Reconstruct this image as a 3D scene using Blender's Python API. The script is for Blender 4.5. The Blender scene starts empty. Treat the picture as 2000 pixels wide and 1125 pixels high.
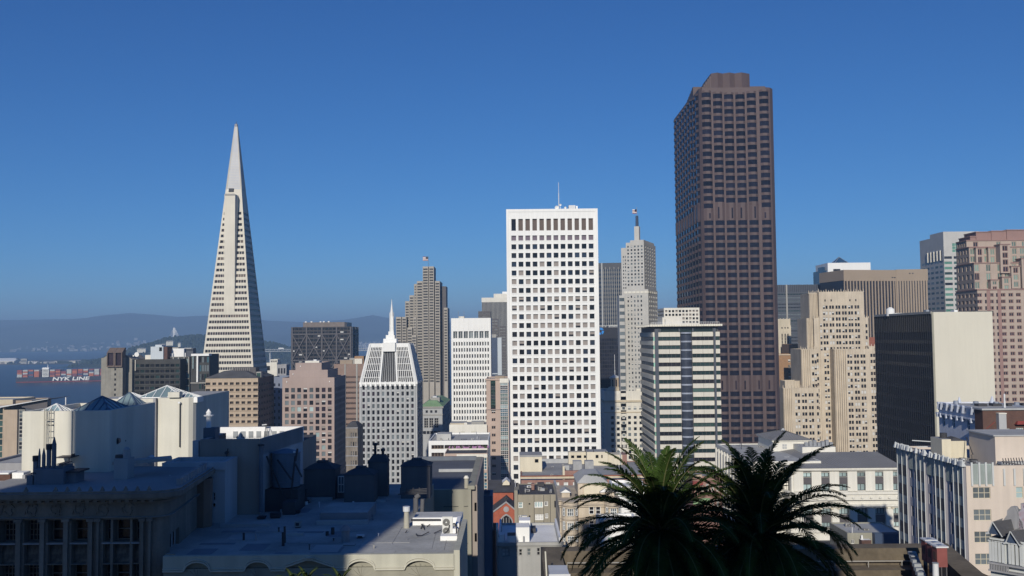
import bpy, math, random
from mathutils import Vector, Matrix, noise
R = math.radians
rnd = random.Random(7)
S = bpy.context.scene
COL = S.collection
# ---------------------------------------------------------------- camera, sky, sun, exposure
FPX, H = 1850.0, 105.0
PITCH, ROLL = 2.95, -0.55
cd = bpy.data.cameras.new('camera'); cam = bpy.data.objects.new('camera', cd); COL.objects.link(cam)
cd.sensor_width = 36; cd.lens = 36*FPX/2000; cd.clip_start = 0.5; cd.clip_end = 60000
CM = Matrix.Rotation(R(90+PITCH), 4, 'X') @ Matrix.Rotation(R(ROLL), 4, 'Z')
cam.matrix_world = Matrix.Translation((0, 0, H)) @ CM
S.camera = cam
SUN_EL, SUN_AZ = 22.0, 8.2            # light travels away from the camera, 8 degrees to the right
w = bpy.data.worlds.new('World'); S.world = w; w.use_nodes = True
nt = w.node_tree; bg = nt.nodes['Background']
sky = nt.nodes.new('ShaderNodeTexSky'); sky.sky_type = 'NISHITA'; sky.sun_disc = False
sky.sun_elevation = R(SUN_EL); sky.sun_rotation = R(180+SUN_AZ)
sky.altitude = 3000; sky.air_density = 1.0; sky.dust_density = 0.25; sky.ozone_density = 10.0
def _vm(op, a, v):
    n = nt.nodes.new('ShaderNodeVectorMath'); n.operation = op; nt.links.new(a, n.inputs[0]); n.inputs[1].default_value = v; return n.outputs[0]
_c = _vm('MULTIPLY', sky.outputs[0], (0.08, 0.08, 0.08)); _c = _vm('POWER', _c, (1.4, 1.1, 0.85)); _c = _vm('MULTIPLY', _c, (23.9, 12.5, 9.6))
nt.links.new(_c, bg.inputs[0]); bg.inputs[1].default_value = 0.10          # the clear deep blue of this sea air
sl = bpy.data.lights.new('sun', 'SUN'); sl.energy = 4.2; sl.angle = R(0.55); sl.color = (1.0, 0.93, 0.82)
so = bpy.data.objects.new('sun', sl); COL.objects.link(so)
sdir = Vector((math.sin(R(SUN_AZ))*math.cos(R(SUN_EL)), math.cos(R(SUN_AZ))*math.cos(R(SUN_EL)), -math.sin(R(SUN_EL))))
so.rotation_euler = sdir.to_track_quat('-Z', 'Y').to_euler(); so.location = (-60, -200, 300)
S.view_settings.view_transform = 'Standard'; S.view_settings.look = 'None'
S.view_settings.exposure = 0.0; S.view_settings.gamma = 1.0
S.cycles.volume_bounces = 1; S.cycles.max_bounces = 6; S.cycles.diffuse_bounces = 3; S.cycles.glossy_bounces = 3
# ---------------------------------------------------------------- helpers
CM3 = CM.to_3x3()
def ray(px, py): return CM3 @ Vector(((px-1000)/FPX, -(py-562.5)/FPX, -1.0))
def P(px, py, d):
    r = ray(px, py); return Vector((0, 0, H)) + r*(d/r.y)
M = {}
def mat(key, col, rough=0.8, var=0.10, scale=0.25, streak=0.0, metal=0.0, spec=0.3, col2=None, fine=0.0, bump=0.0):
    m = bpy.data.materials.new(key); m.use_nodes = True; t = m.node_tree; b = t.nodes['Principled BSDF']
    b.inputs['Roughness'].default_value = rough; b.inputs['Metallic'].default_value = metal
    b.inputs['Specular IOR Level'].default_value = spec
    c = (*col, 1)
    tc = t.nodes.new('ShaderNodeTexCoord')
    n = t.nodes.new('ShaderNodeTexNoise'); n.inputs['Scale'].default_value = scale; n.inputs['Detail'].default_value = 6
    t.links.new(tc.outputs['Object'], n.inputs['Vector'])
    r = t.nodes.new('ShaderNodeValToRGB')
    r.color_ramp.elements[0].position = 0.3; r.color_ramp.elements[1].position = 0.7
    lo = tuple(x*(1-var*1.6) for x in col) if col2 is None else col2
    r.color_ramp.elements[0].color = (*lo, 1); r.color_ramp.elements[1].color = (*[min(1, x*(1+var*0.5)) for x in col], 1)
    t.links.new(n.outputs['Fac'], r.inputs['Fac']); out = r.outputs['Color']
    def mul(out, sc, amt, det=4):
        mp = t.nodes.new('ShaderNodeMapping'); mp.inputs['Scale'].default_value = sc
        t.links.new(tc.outputs['Object'], mp.inputs['Vector'])
        n2 = t.nodes.new('ShaderNodeTexNoise'); n2.inputs['Scale'].default_value = 1; n2.inputs['Detail'].default_value = det
        t.links.new(mp.outputs[0], n2.inputs['Vector'])
        mr = t.nodes.new('ShaderNodeMapRange'); mr.inputs[1].default_value = 0.35; mr.inputs[2].default_value = 0.65
        mr.inputs[3].default_value = 1-amt; mr.inputs[4].default_value = 1
        t.links.new(n2.outputs['Fac'], mr.inputs[0])
        mx = t.nodes.new('ShaderNodeMix'); mx.data_type = 'RGBA'; mx.blend_type = 'MULTIPLY'; mx.inputs[0].default_value = 1
        t.links.new(out, mx.inputs[6]); t.links.new(mr.outputs[0], mx.inputs[7]); return mx.outputs[2], n2.outputs['Fac']
    if streak: out, _ = mul(out, (1.3, 1.3, 0.06), streak)
    if fine: out, _ = mul(out, (4, 4, 4), fine)
    if bump:
        n3 = t.nodes.new('ShaderNodeTexNoise'); n3.inputs['Scale'].default_value = 3; n3.inputs['Detail'].default_value = 5
        t.links.new(tc.outputs['Object'], n3.inputs['Vector'])
        bp = t.nodes.new('ShaderNodeBump'); bp.inputs['Strength'].default_value = bump; bp.inputs['Distance'].default_value = 0.1
        t.links.new(n3.outputs['Fac'], bp.inputs['Height']); t.links.new(bp.outputs[0], b.inputs['Normal'])
    t.links.new(out, b.inputs['Base Color']); M[key] = m; return m
def glass(key, col, rough=0.08, spec=0.32, var=0.5):
    m = bpy.data.materials.new(key); m.use_nodes = True; t = m.node_tree; b = t.nodes['Principled BSDF']
    b.inputs['Roughness'].default_value = rough; b.inputs['Specular IOR Level'].default_value = spec
    oi = t.nodes.new('ShaderNodeObjectInfo'); tc = t.nodes.new('ShaderNodeTexCoord')
    n = t.nodes.new('ShaderNodeTexNoise'); n.inputs['Scale'].default_value = 0.6; n.noise_dimensions = '4D'
    t.links.new(tc.outputs['Object'], n.inputs['Vector']); t.links.new(oi.outputs['Random'], n.inputs['W'])
    ad = t.nodes.new('ShaderNodeMath'); ad.operation = 'ADD'
    t.links.new(n.outputs['Fac'], ad.inputs[0]); t.links.new(oi.outputs['Random'], ad.inputs[1])
    r = t.nodes.new('ShaderNodeValToRGB'); r.color_ramp.elements[0].position = 0.3; r.color_ramp.elements[1].position = 1.0
    dv = t.nodes.new('ShaderNodeMath'); dv.operation = 'MULTIPLY'; dv.inputs[1].default_value = 0.66
    t.links.new(ad.outputs[0], dv.inputs[0]); t.links.new(dv.outputs[0], r.inputs['Fac'])
    r.color_ramp.elements[0].color = (*[x*(1-var) for x in col], 1); r.color_ramp.elements[1].color = (*[x*(1+var) for x in col], 1)
    t.links.new(r.outputs[0], b.inputs['Base Color']); M[key] = m; return m
class MB:
    def __init__(s): s.v = []; s.f = []; s.m = []
    def q(s, pts, m):
        n = len(s.v); s.v += [tuple(p) for p in pts]; s.f.append(tuple(range(n, n+len(pts)))); s.m.append(m)
    def box(s, x0, x1, y0, y1, z0, z1, m, top=None):
        if x0 > x1: x0, x1 = x1, x0
        if y0 > y1: y0, y1 = y1, y0
        s.prism([(x0, y0), (x1, y0), (x1, y1), (x0, y1)], z0, z1, m, top)
    def prism(s, poly, z0, z1, m, top=None, poly2=None):
        n = len(s.v); k = len(poly); p2 = poly2 or poly
        s.v += [(x, y, z0) for x, y in poly] + [(x, y, z1) for x, y in p2]
        for i in range(k):
            j = (i+1) % k; s.f.append((n+i, n+j, n+k+j, n+k+i)); s.m.append(m)
        s.f.append(tuple(n+k+i for i in range(k))); s.m.append(top or m)
        s.f.append(tuple(n+i for i in reversed(range(k)))); s.m.append(m)
    def cyl(s, cx, cy, z0, z1, r0, r1=None, n=12, m='', top=None):
        r1 = r0 if r1 is None else max(r1, 0.001)
        c = [(math.cos(2*math.pi*i/n), math.sin(2*math.pi*i/n)) for i in range(n)]
        s.prism([(cx+r0*a, cy+r0*b) for a, b in c], z0, z1, m, top, [(cx+r1*a, cy+r1*b) for a, b in c])
    def bar(s, a, b, r, m, n=4, r2=None):
        a = Vector(a); b = Vector(b); d = (b-a)
        if d.length < 1e-6: return
        d.normalize(); u = d.cross(Vector((0, 0, 1)))
        if u.length < 1e-3: u = d.cross(Vector((0, 1, 0)))
        u.normalize(); w_ = d.cross(u); r2 = r if r2 is None else r2
        k = len(s.v); o = math.pi/n
        for c, rr in ((a, r), (b, r2)):
            for i in range(n):
                t = 2*math.pi*i/n+o; s.v.append(tuple(c+u*(rr*math.cos(t))+w_*(rr*math.sin(t))))
        for i in range(n):
            j = (i+1) % n; s.f.append((k+j, k+i, k+n+i, k+n+j)); s.m.append(m)
        s.f.append(tuple(k+i for i in range(n))); s.m.append(m)
        s.f.append(tuple(k+n+i for i in reversed(range(n)))); s.m.append(m)
    def tube(s, pts, r, m, n=5):
        for a, b in zip(pts, pts[1:]): s.bar(a, b, r, m, n)
    def hip(s, x0, x1, y0, y1, z, h, m, ov=0.0, rx=None, ry=None):
        x0 -= ov; x1 += ov; y0 -= ov; y1 += ov
        w_, l = x1-x0, y1-y0; i = min(w_, l)/2*0.999
        ix = i if rx is None else rx; iy = i if ry is None else ry
        s.prism([(x0, y0), (x1, y0), (x1, y1), (x0, y1)], z, z+h, m, None,
                [(x0+ix, y0+iy), (x1-ix, y0+iy), (x1-ix, y1-iy), (x0+ix, y1-iy)])
    def mesh(s, name):
        me = bpy.data.meshes.new(name); me.from_pydata(s.v, [], s.f)
        keys = sorted(set(s.m)); ix = {k: i for i, k in enumerate(keys)}
        for k in keys: me.materials.append(M[k])
        me.polygons.foreach_set('material_index', [ix[k] for k in s.m]); me.update(); return me
    def build(s, name, parent=None, smooth=False, **kw):
        me = s.mesh(name)
        if smooth: me.polygons.foreach_set('use_smooth', [True]*len(me.polygons))
        return link(name, me, parent, **kw)
def link(name, me, parent=None, label=None, cat=None, group=None, kind=None):
    o = bpy.data.objects.new(name, me); COL.objects.link(o)
    if parent: o.parent = parent
    if label: o['label'] = label
    if cat: o['category'] = cat
    if group: o['group'] = group
    if kind: o['kind'] = kind
    return o
def thing(name, label, cat, loc=(0, 0, 0), rz=0, group=None):
    o = link(name, None, None, label, cat, group); o.location = loc; o.rotation_euler = (0, 0, rz)
    o.empty_display_size = 1; return o
def ground_z(x, y):
    k = [(-400, 80), (40, 80), (70, 74), (130, 68), (250, 48), (330, 36), (450, 22), (700, 8), (1000, 3.5), (1440, 2.5), (1500, -3), (9e9, -3)]
    for (a, za), (b, zb) in zip(k, k[1:]):
        if y <= b: return za+(zb-za)*max(0, (y-a))/(b-a)
    return -3
WT = {}
def wtemplate(w_, h_, kind):
    """one window: glass pane plus its frame, rails or blind; x along the wall, y into the wall"""
    key = (round(w_, 1), round(h_, 1), kind)
    if key in WT: return WT[key]
    mb = MB(); wmesh(mb, 0, 0, 0, w_, h_, kind, (1, 0), (0, 1)); WT[key] = mb.mesh('window'); return WT[key]
def wmesh(mb, ox, oy, oz, w_, h_, kind, U, I):
    """kind: 'glass' | 'glass:blindmat:frac' | 'glass/frame/nx/ny/thick'"""
    def bx(u0, u1, i0, i1, z0, z1, m):
        c = [(u0, i0), (u1, i0), (u1, i1), (u0, i1)]
        mb.prism([(ox+U[0]*u+I[0]*i, oy+U[1]*u+I[1]*i) for u, i in c], oz+z0, oz+z1, m)
    if '/' in kind:
        g, fr, nx, ny, th = kind.split('/'); nx = int(nx); ny = int(ny); th = float(th); bl = None
        if ':' in g: g, bl, fc = g.split(':')
        bx(0, w_, 0.06, 0.14, 0, h_, g)
        if bl: bx(th, w_-th, 0.03, 0.06, h_*(1-float(fc)), h_-0.01, bl)
        bx(0, w_, -0.02, 0.03, 0, th, fr); bx(0, w_, -0.02, 0.03, h_-th, h_, fr)
        for i in range(nx+1):
            x = (w_-th)*i/nx; bx(x, x+th, -0.04, 0.026, th*0.9, h_-th*0.9, fr)
        for j in range(1, ny): bx(th, w_-th, -0.01, 0.022, h_*j/ny-th/2, h_*j/ny+th/2, fr)
    elif ':' in kind:
        g, b, fc = kind.split(':'); fc = float(fc)
        if fc < 0.97: bx(0, w_, 0.0, 0.1, 0, h_*(1-fc), g)
        bx(0, w_, 0.02, 0.1, h_*(1-fc), h_, b)
    else: bx(0, w_, 0.0, 0.1, 0, h_, kind)
class Bd:
    """a building placed from the photograph: front wall from xl to xr at distance d, top at row yt, turned by yaw"""
    def __init__(s, name, label, cat, xl, xr, yt, d, yaw=0.0, z0=None, wall='conc', group=None):
        a = R(yaw); A = P(xl, yt, d); D = Vector((math.cos(a), math.sin(a)))
        r = ray(xr, yt); det = D.x*(-r.y)-(-r.x)*D.y
        t = ((-A.x)*(-r.y)-(-r.x)*(-A.y))/det
        s.W = t; s.z0 = ground_z(A.x, A.y)-1 if z0 is None else z0
        s.H = A.z-s.z0; s.A = A; s.a = a
        s.o = thing(name, label, cat, (A.x, A.y, s.z0), a, group)
        s.inv = (Matrix.Translation((A.x, A.y, s.z0)) @ Matrix.Rotation(a, 4, 'Z')).inverted()
        s.cl = s.inv @ Vector((0, 0, H)); s.mb = MB(); s.wall = wall; s.win = []; s.xl = xl; s.yt = yt; s.n = 0
    def hit(s, px, py, ax, val):
        r = s.inv.to_3x3() @ ray(px, py); t = (val-s.cl[ax])/r[ax]; return s.cl+r*t
    def X(s, px, py=None, y=0.0): return s.hit(px, s.yt if py is None else py, 1, y).x
    def Z(s, py, px=None, y=0.0): return s.hit(s.xl if px is None else px, py, 1, y).z
    def Y(s, px, side='R', py=None):
        return s.hit(px, s.yt if py is None else py, 0, s.W if side == 'R' else 0.0).y
    def face(s, O, U, w_, h_, ops=(), m=None, dep=0.3, wins=True):
        m = m or s.wall; O = Vector(O); U = Vector((U[0], U[1], 0)); N = Vector((U.y, -U.x, 0)); mb = s.mb
        pt = lambda u, v, k=0.0: tuple(O+U*u+Vector((0, 0, v))-N*k)
        ops = [o for o in ops if o[1]-o[0] > 0.02 and o[3]-o[2] > 0.02]
        vs = sorted(set([0.0, h_]+[round(o[2], 3) for o in ops]+[round(o[3], 3) for o in ops]))
        vs = [v for v in vs if -1e-6 <= v <= h_+1e-6]
        for v0, v1 in zip(vs, vs[1:]):
            if v1-v0 < 1e-4: continue
            mid = (v0+v1)/2; cut = sorted([(o[0], o[1]) for o in ops if o[2] < mid < o[3]]); u = 0.0
            for a, b in cut:
                if a > u+1e-4: mb.q([pt(u, v0), pt(a, v0), pt(a, v1), pt(u, v1)], m)
                u = max(u, b)
            if u < w_-1e-4: mb.q([pt(u, v0), pt(w_, v0), pt(w_, v1), pt(u, v1)], m)
        for o in ops:
            u0, u1, v0, v1 = o[:4]; k = o[5] if len(o) > 5 and o[5] is not None else dep; v0 = round(v0, 3); v1 = round(v1, 3)
            mb.q([pt(u0, v0), pt(u1, v0), pt(u1, v0, k), pt(u0, v0, k)], m)
            mb.q([pt(u0, v1, k), pt(u1, v1, k), pt(u1, v1), pt(u0, v1)], m)
            mb.q([pt(u0, v0), pt(u0, v0, k), pt(u0, v1, k), pt(u0, v1)], m)
            mb.q([pt(u1, v0, k), pt(u1, v0), pt(u1, v1), pt(u1, v1, k)], m)
            s.win.append((Vector(pt(u0, v0, k)), U, u1-u0, v1-v0, o[4], o[6] if len(o) > 6 else 'window'))
    def block(s, x0, x1, y0, y1, z0, z1, F=(), R_=(), L=(), B=(), m=None, dep=0.3, par=0.8, roof='roof', ml=None, mr=None):
        """walls with window openings on each side, a parapet and a roof deck behind it"""
        m = m or s.wall; w_ = x1-x0; l = y1-y0; h_ = z1-z0
        s.face((x0, y0, z0), (1, 0), w_, h_, F, m, dep); s.face((x1, y0, z0), (0, 1), l, h_, R_, mr or m, dep)
        s.face((x0, y1, z0), (0, -1), l, h_, L, ml or m, dep); s.face((x1, y1, z0), (-1, 0), w_, h_, B, m, dep)
        t = min(0.35, w_/6, l/6); mb = s.mb; o = [(x0, y0), (x1, y0), (x1, y1), (x0, y1)]
        i = [(x0+t, y0+t), (x1-t, y0+t), (x1-t, y1-t), (x0+t, y1-t)]
        if par > 0:
            for k in range(4):
                j = (k+1) % 4
                mb.q([(*o[k], z1), (*o[j], z1), (*i[j], z1), (*i[k], z1)], m)
                mb.q([(*i[k], z1), (*i[j], z1), (*i[j], z1-par), (*i[k], z1-par)], m)
            mb.q([(*p, z1-par) for p in i], roof)
        else: mb.q([(*p, z1) for p in o], roof)
    def grid(s, u0, u1, n, fu, v0, v1, k, fv, kinds, dep=None, name='window', skip=None, off=0.5):
        ops = []; pu = (u1-u0)/n; pv = (v1-v0)/k
        for j in range(k):
            for i in range(n):
                if skip and skip(i, j): continue
                a = u0+pu*i+pu*(1-fu)*off; b = v0+pv*j+pv*(1-fv)/2
                kd = kinds if isinstance(kinds, str) else rnd.choice(kinds)
                ops.append((a, a+pu*fu, b, b+pv*fv, kd, dep, name))
        return ops
    def done(s, walln='wall', extra=()):
        s.mb.build(walln, s.o)
        big = sorted(s.win, key=lambda t: (-(t[1].x > 0.5), -t[0].z))
        cnt = {}; rest = {}
        for p, U, w_, h_, kd, nm in big:
            cnt[nm] = cnt.get(nm, 0)+1
            if cnt[nm] <= 100:
                o = link(nm, wtemplate(w_, h_, kd), s.o); o.location = p; o.rotation_euler = (0, 0, math.atan2(U.y, U.x))
            else:
                rest.setdefault(nm, MB()); wmesh(rest[nm], p.x, p.y, p.z, w_, h_, kd, (U.x, U.y), (-U.y, U.x))
        for nm, mb in rest.items(): mb.build(nm, s.o, kind='stuff')
        return s.o
    def part(s, name, fn, **kw):
        mb = MB(); fn(mb); return mb.build(name, s.o, **kw)
def clutter(b, x0, x1, y0, y1, z, n, seed, big=1.0):
    r = random.Random(seed)
    for i in range(n):
        m = MB(); x = r.uniform(x0, x1); y = r.uniform(y0, y1); k = r.random(); mt = r.choice(['metal', 'conc', 'iron', 'metalpaint', 'stonegrey'])
        if k < .35:
            h_ = r.uniform(.4, 1.1)*big; m.cyl(x, y, z, z+h_, .1*big, .1*big, 8, mt); m.cyl(x, y, z+h_-.02, z+h_+.1*big, .17*big, .05, 8, mt); m.build('vent_pipe', b.o)
        elif k < .75:
            w_ = r.uniform(.5, 1.5)*big; l = r.uniform(.5, 1.2)*big; h_ = r.uniform(.3, 1.0)*big
            m.box(x, x+w_, y, y+l, z+.08, z+h_, mt); m.box(x+.05, x+w_-.05, y+.05, y+l-.05, z, z+.08, 'iron'); m.box(x+w_*.2, x+w_*.8, y-.02, y-.002, z+h_*.35, z+h_*.8, 'iron'); m.build('roof_unit', b.o)
        else:
            dx, dy = r.uniform(-3, 3)*big, r.uniform(-1, 3)*big; xe = min(max(x+dx, x0), x1); ye = min(max(y+dy, y0), y1)
            m.tube([(x, y, z+.15), (xe, y, z+.15), (xe, ye, z+.15)], .05*big, mt, 5); m.build('roof_pipe', b.o)
# ---------------------------------------------------------------- materials
mat('white', (0.80, 0.80, 0.77), 0.6, 0.03, 0.05, 0.06)
mat('whitewarm', (0.74, 0.71, 0.62), 0.8, 0.06, 0.2, 0.10)
mat('cream', (0.62, 0.59, 0.49), 0.8, 0.04, 0.04, 0.04)
mat('beige', (0.60, 0.52, 0.38), 0.85, 0.06, 0.2, 0.12)
mat('tan', (0.47, 0.375, 0.275), 0.85, 0.06, 0.2, 0.1)
mat('deco', (0.63, 0.545, 0.425), 0.85, 0.10, 0.12, 0.18)
mat('conc', (0.36, 0.35, 0.32), 0.85, 0.08, 0.15, 0.12)
mat('concgrey', (0.42, 0.43, 0.43), 0.8, 0.06, 0.15, 0.1)
mat('quartz', (0.66, 0.62, 0.52), 0.75, 0.05, 0.1, 0.06)
mat('quartzrib', (0.50, 0.51, 0.53), 0.75, 0.05, 0.1, 0.06)
mat('paleblue', (0.52, 0.57, 0.60), 0.8, 0.04, 0.1, 0.05)
mat('pinkstone', (0.39, 0.305, 0.27), 0.7, 0.08, 0.08, 0.05)
mat('pinkpale', (0.48, 0.37, 0.30), 0.8, 0.06, 0.2, 0.05)
mat('rose', (0.30, 0.19, 0.165), 0.8, 0.06, 0.2, 0.05)
mat('rosepale', (0.42, 0.34, 0.28), 0.8, 0.06, 0.2, 0.05)
mat('carnelian', (0.104, 0.074, 0.072), 0.6, 0.10, 0.05, 0.04, spec=0.3)
mat('brownband', (0.27, 0.19, 0.15), 0.8, 0.06, 0.2)
mat('brownstone', (0.34, 0.27, 0.20), 0.8, 0.06, 0.05, 0.05)
mat('brick', (0.32, 0.12, 0.075), 0.9, 0.12, 0.6, 0.08, fine=0.15)
mat('brickpale', (0.34, 0.20, 0.165), 0.9, 0.12, 0.6, 0.08, fine=0.15)
mat('brickdark', (0.13, 0.075, 0.06), 0.9, 0.12, 0.6, 0.08, fine=0.15)
mat('bricktan', (0.36, 0.22, 0.12), 0.9, 0.12, 0.6, 0.08)
mat('steelblack', (0.030, 0.026, 0.027), 0.5, 0.1, 0.2)
mat('steelgrey', (0.10, 0.092, 0.095), 0.6, 0.1, 0.2)
mat('darkribs', (0.05, 0.055, 0.065), 0.5, 0.1, 0.1)
mat('lightribs', (0.30, 0.28, 0.25), 0.7, 0.08, 0.1)
mat('navy', (0.018, 0.020, 0.032), 0.4, 0.1, 0.1)
mat('slateface', (0.018, 0.018, 0.023), 0.5, 0.15, 0.1, 0.1)
mat('roof', (0.36, 0.36, 0.355), 0.95, 0.15, 0.15, 0, fine=0.1)
mat('roofdark', (0.10, 0.10, 0.105), 0.95, 0.2, 0.15, 0, fine=0.1)
mat('roofpale', (0.46, 0.46, 0.44), 0.95, 0.12, 0.2, 0, fine=0.08)
mat('roofwhite', (0.84, 0.84, 0.82), 0.9, 0.08, 0.3, 0, fine=0.05)
mat('roofmetal', (0.19, 0.19, 0.185), 0.6, 0.06, 0.1)
mat('copper', (0.27, 0.42, 0.22), 0.8, 0.12, 0.1, 0.1)
mat('stonedark', (0.27, 0.235, 0.195), 0.9, 0.15, 0.4, 0.25, fine=0.12, bump=0.3)
mat('stonegrey', (0.34, 0.34, 0.35), 0.9, 0.12, 0.4, 0.15)
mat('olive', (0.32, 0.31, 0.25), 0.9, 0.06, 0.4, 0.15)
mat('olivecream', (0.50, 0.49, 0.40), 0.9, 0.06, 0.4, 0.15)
mat('stuccobrown', (0.34, 0.295, 0.255), 0.9, 0.06, 0.3, 0.12)
mat('lavender', (0.62, 0.645, 0.70), 0.85, 0.06, 0.3, 0.1)
mat('mauve', (0.46, 0.44, 0.45), 0.85, 0.06, 0.3, 0.1)  # greying of the shaded left wall, put into the colour
mat('peach', (0.60, 0.52, 0.44), 0.85, 0.05, 0.3, 0.08)
mat('teal', (0.34, 0.39, 0.37), 0.6, 0.1, 0.5, 0.1)
mat('metal', (0.45, 0.46, 0.47), 0.4, 0.1, 1.0, 0, 0.8)
mat('metalpaint', (0.62, 0.63, 0.63), 0.5, 0.06, 1.0)
mat('iron', (0.05, 0.05, 0.055), 0.6, 0.1, 1.0)
mat('redpaint', (0.26, 0.055, 0.045), 0.7, 0.15, 1.0, 0.1)
mat('blind', (0.29, 0.26, 0.24), 0.8, 0.08, 0.2)
mat('blindpale', (0.60, 0.60, 0.58), 0.8, 0.08, 0.2)
mat('signblue', (0.02, 0.22, 0.62), 0.5, 0.02, 0.2)
glass('gdark', (0.022, 0.022, 0.026)); glass('gblue', (0.025, 0.035, 0.055)); glass('gbrown', (0.035, 0.026, 0.024))
glass('ggreen', (0.05, 0.09, 0.08)); glass('gblack', (0.008, 0.009, 0.011), 0.12); glass('ggrey', (0.12, 0.14, 0.15))
glass('gpale', (0.28, 0.36, 0.36), 0.15); glass('gsky', (0.06, 0.13, 0.17), 0.1); glass('gviolet', (0.03, 0.022, 0.03))
# ---------------------------------------------------------------- land, water, hills, haze
def grid_mesh(name, xs, ys, zf, m, smooth=True, **kw):
    mb = MB(); nx = len(xs); mb.v = [(x, y, zf(x, y)) for y in ys for x in xs]
    for j in range(len(ys)-1):
        for i in range(nx-1):
            k = j*nx+i; mb.f.append((k, k+1, k+nx+1, k+nx)); mb.m.append(m)
    return mb.build(name, None, smooth, **kw)
mat('cityground', (0.07, 0.07, 0.072), 0.9, 0.2, 0.05)
mat('shore', (0.13, 0.11, 0.09), 0.9, 0.3, 0.01)
mat('islandscrub', (0.045, 0.055, 0.035), 0.95, 0.4, 0.02)
mat('farhill', (0.085, 0.095, 0.075), 0.95, 0.4, 0.0015)
mat('leaffar', (0.03, 0.042, 0.022), 0.9, 0.4, 0.05)
L_ = lambda a, b, n: [a+(b-a)*i/n for i in range(n+1)]
grid_mesh('ground', L_(-1500, 2500, 20), L_(-300, 1560, 62), lambda x, y: ground_z(x, y), 'cityground', kind='structure')
wm = mat('water', (0.014, 0.026, 0.040), 0.38, 0.25, 0.004, spec=0.35)
t = wm.node_tree; tc = t.nodes.new('ShaderNodeTexCoord'); n1 = t.nodes.new('ShaderNodeTexNoise'); n1.inputs['Scale'].default_value = 0.06
n1.inputs['Detail'].default_value = 8; bp = t.nodes.new('ShaderNodeBump'); bp.inputs['Strength'].default_value = 0.6; bp.inputs['Distance'].default_value = 2.0
t.links.new(tc.outputs['Object'], n1.inputs['Vector']); t.links.new(n1.outputs['Fac'], bp.inputs['Height']); t.links.new(bp.outputs[0], t.nodes['Principled BSDF'].inputs['Normal'])
grid_mesh('water', L_(-14000, 14000, 6), L_(1400, 24000, 6), lambda x, y: 0.0, 'water', False, kind='structure')
def hill_line(px):   # ridge row of the far hills in the photograph
    k = [(-900, 650), (-300, 632), (0, 626), (90, 624), (170, 622), (205, 615), (250, 611), (300, 614), (350, 619), (400, 616), (470, 619), (520, 626),
         (620, 630), (680, 624), (730, 615), (760, 622), (900, 632), (1400, 630), (2000, 622), (3000, 625)]
    for (a, ya), (b, yb) in zip(k, k[1:]):
        if px <= b: return ya+(yb-ya)*(px-a)/(b-a)
    return 625
def hills():
    xs = L_(-12000, 12500, 170); ys = L_(9000, 15500, 26)
    def zf(x, y):
        px = 1000+x/14000*FPX; ridge = P(px, hill_line(px), 14000).z
        t = max(0, min(1, (y-9000)/5000)); t2 = t*t*(3-2*t)*0.75+0.25*t
        if y > 14000: t2 = 1-(y-14000)/3000*0.5
        n = noise.fractal(Vector((x/1700, y/1700, 0)), 1.0, 2.0, 6)
        return -2+ridge*t2+n*95*t*(1-t)*2.5+(14*n if t > 0.8 else 0)
    grid_mesh('hills', xs, ys, zf, 'farhill', kind='structure')
hills()
def far_town():
    mb = MB()
    for i in range(520):
        px = rnd.uniform(-60, 900); d = rnd.uniform(9300, 11000); x = (px-1000)/FPX*d
        t = (d-9000)/5000; z = -2+350*(t*t*(3-2*t)*0.75+0.25*t)
        s = rnd.uniform(12, 45); h = rnd.uniform(6, 16)*(3 if rnd.random() < 0.05 else 1)
        mb.box(x, x+s, d, d+s, z-10, z+h, rnd.choice(['stonegrey', 'stonegrey', 'stonedark']))
    mb.build('far_town', None, label='pale scattered town buildings along the foot of the hazy hills across the bay', cat='town', kind='stuff')
far_town()
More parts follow.
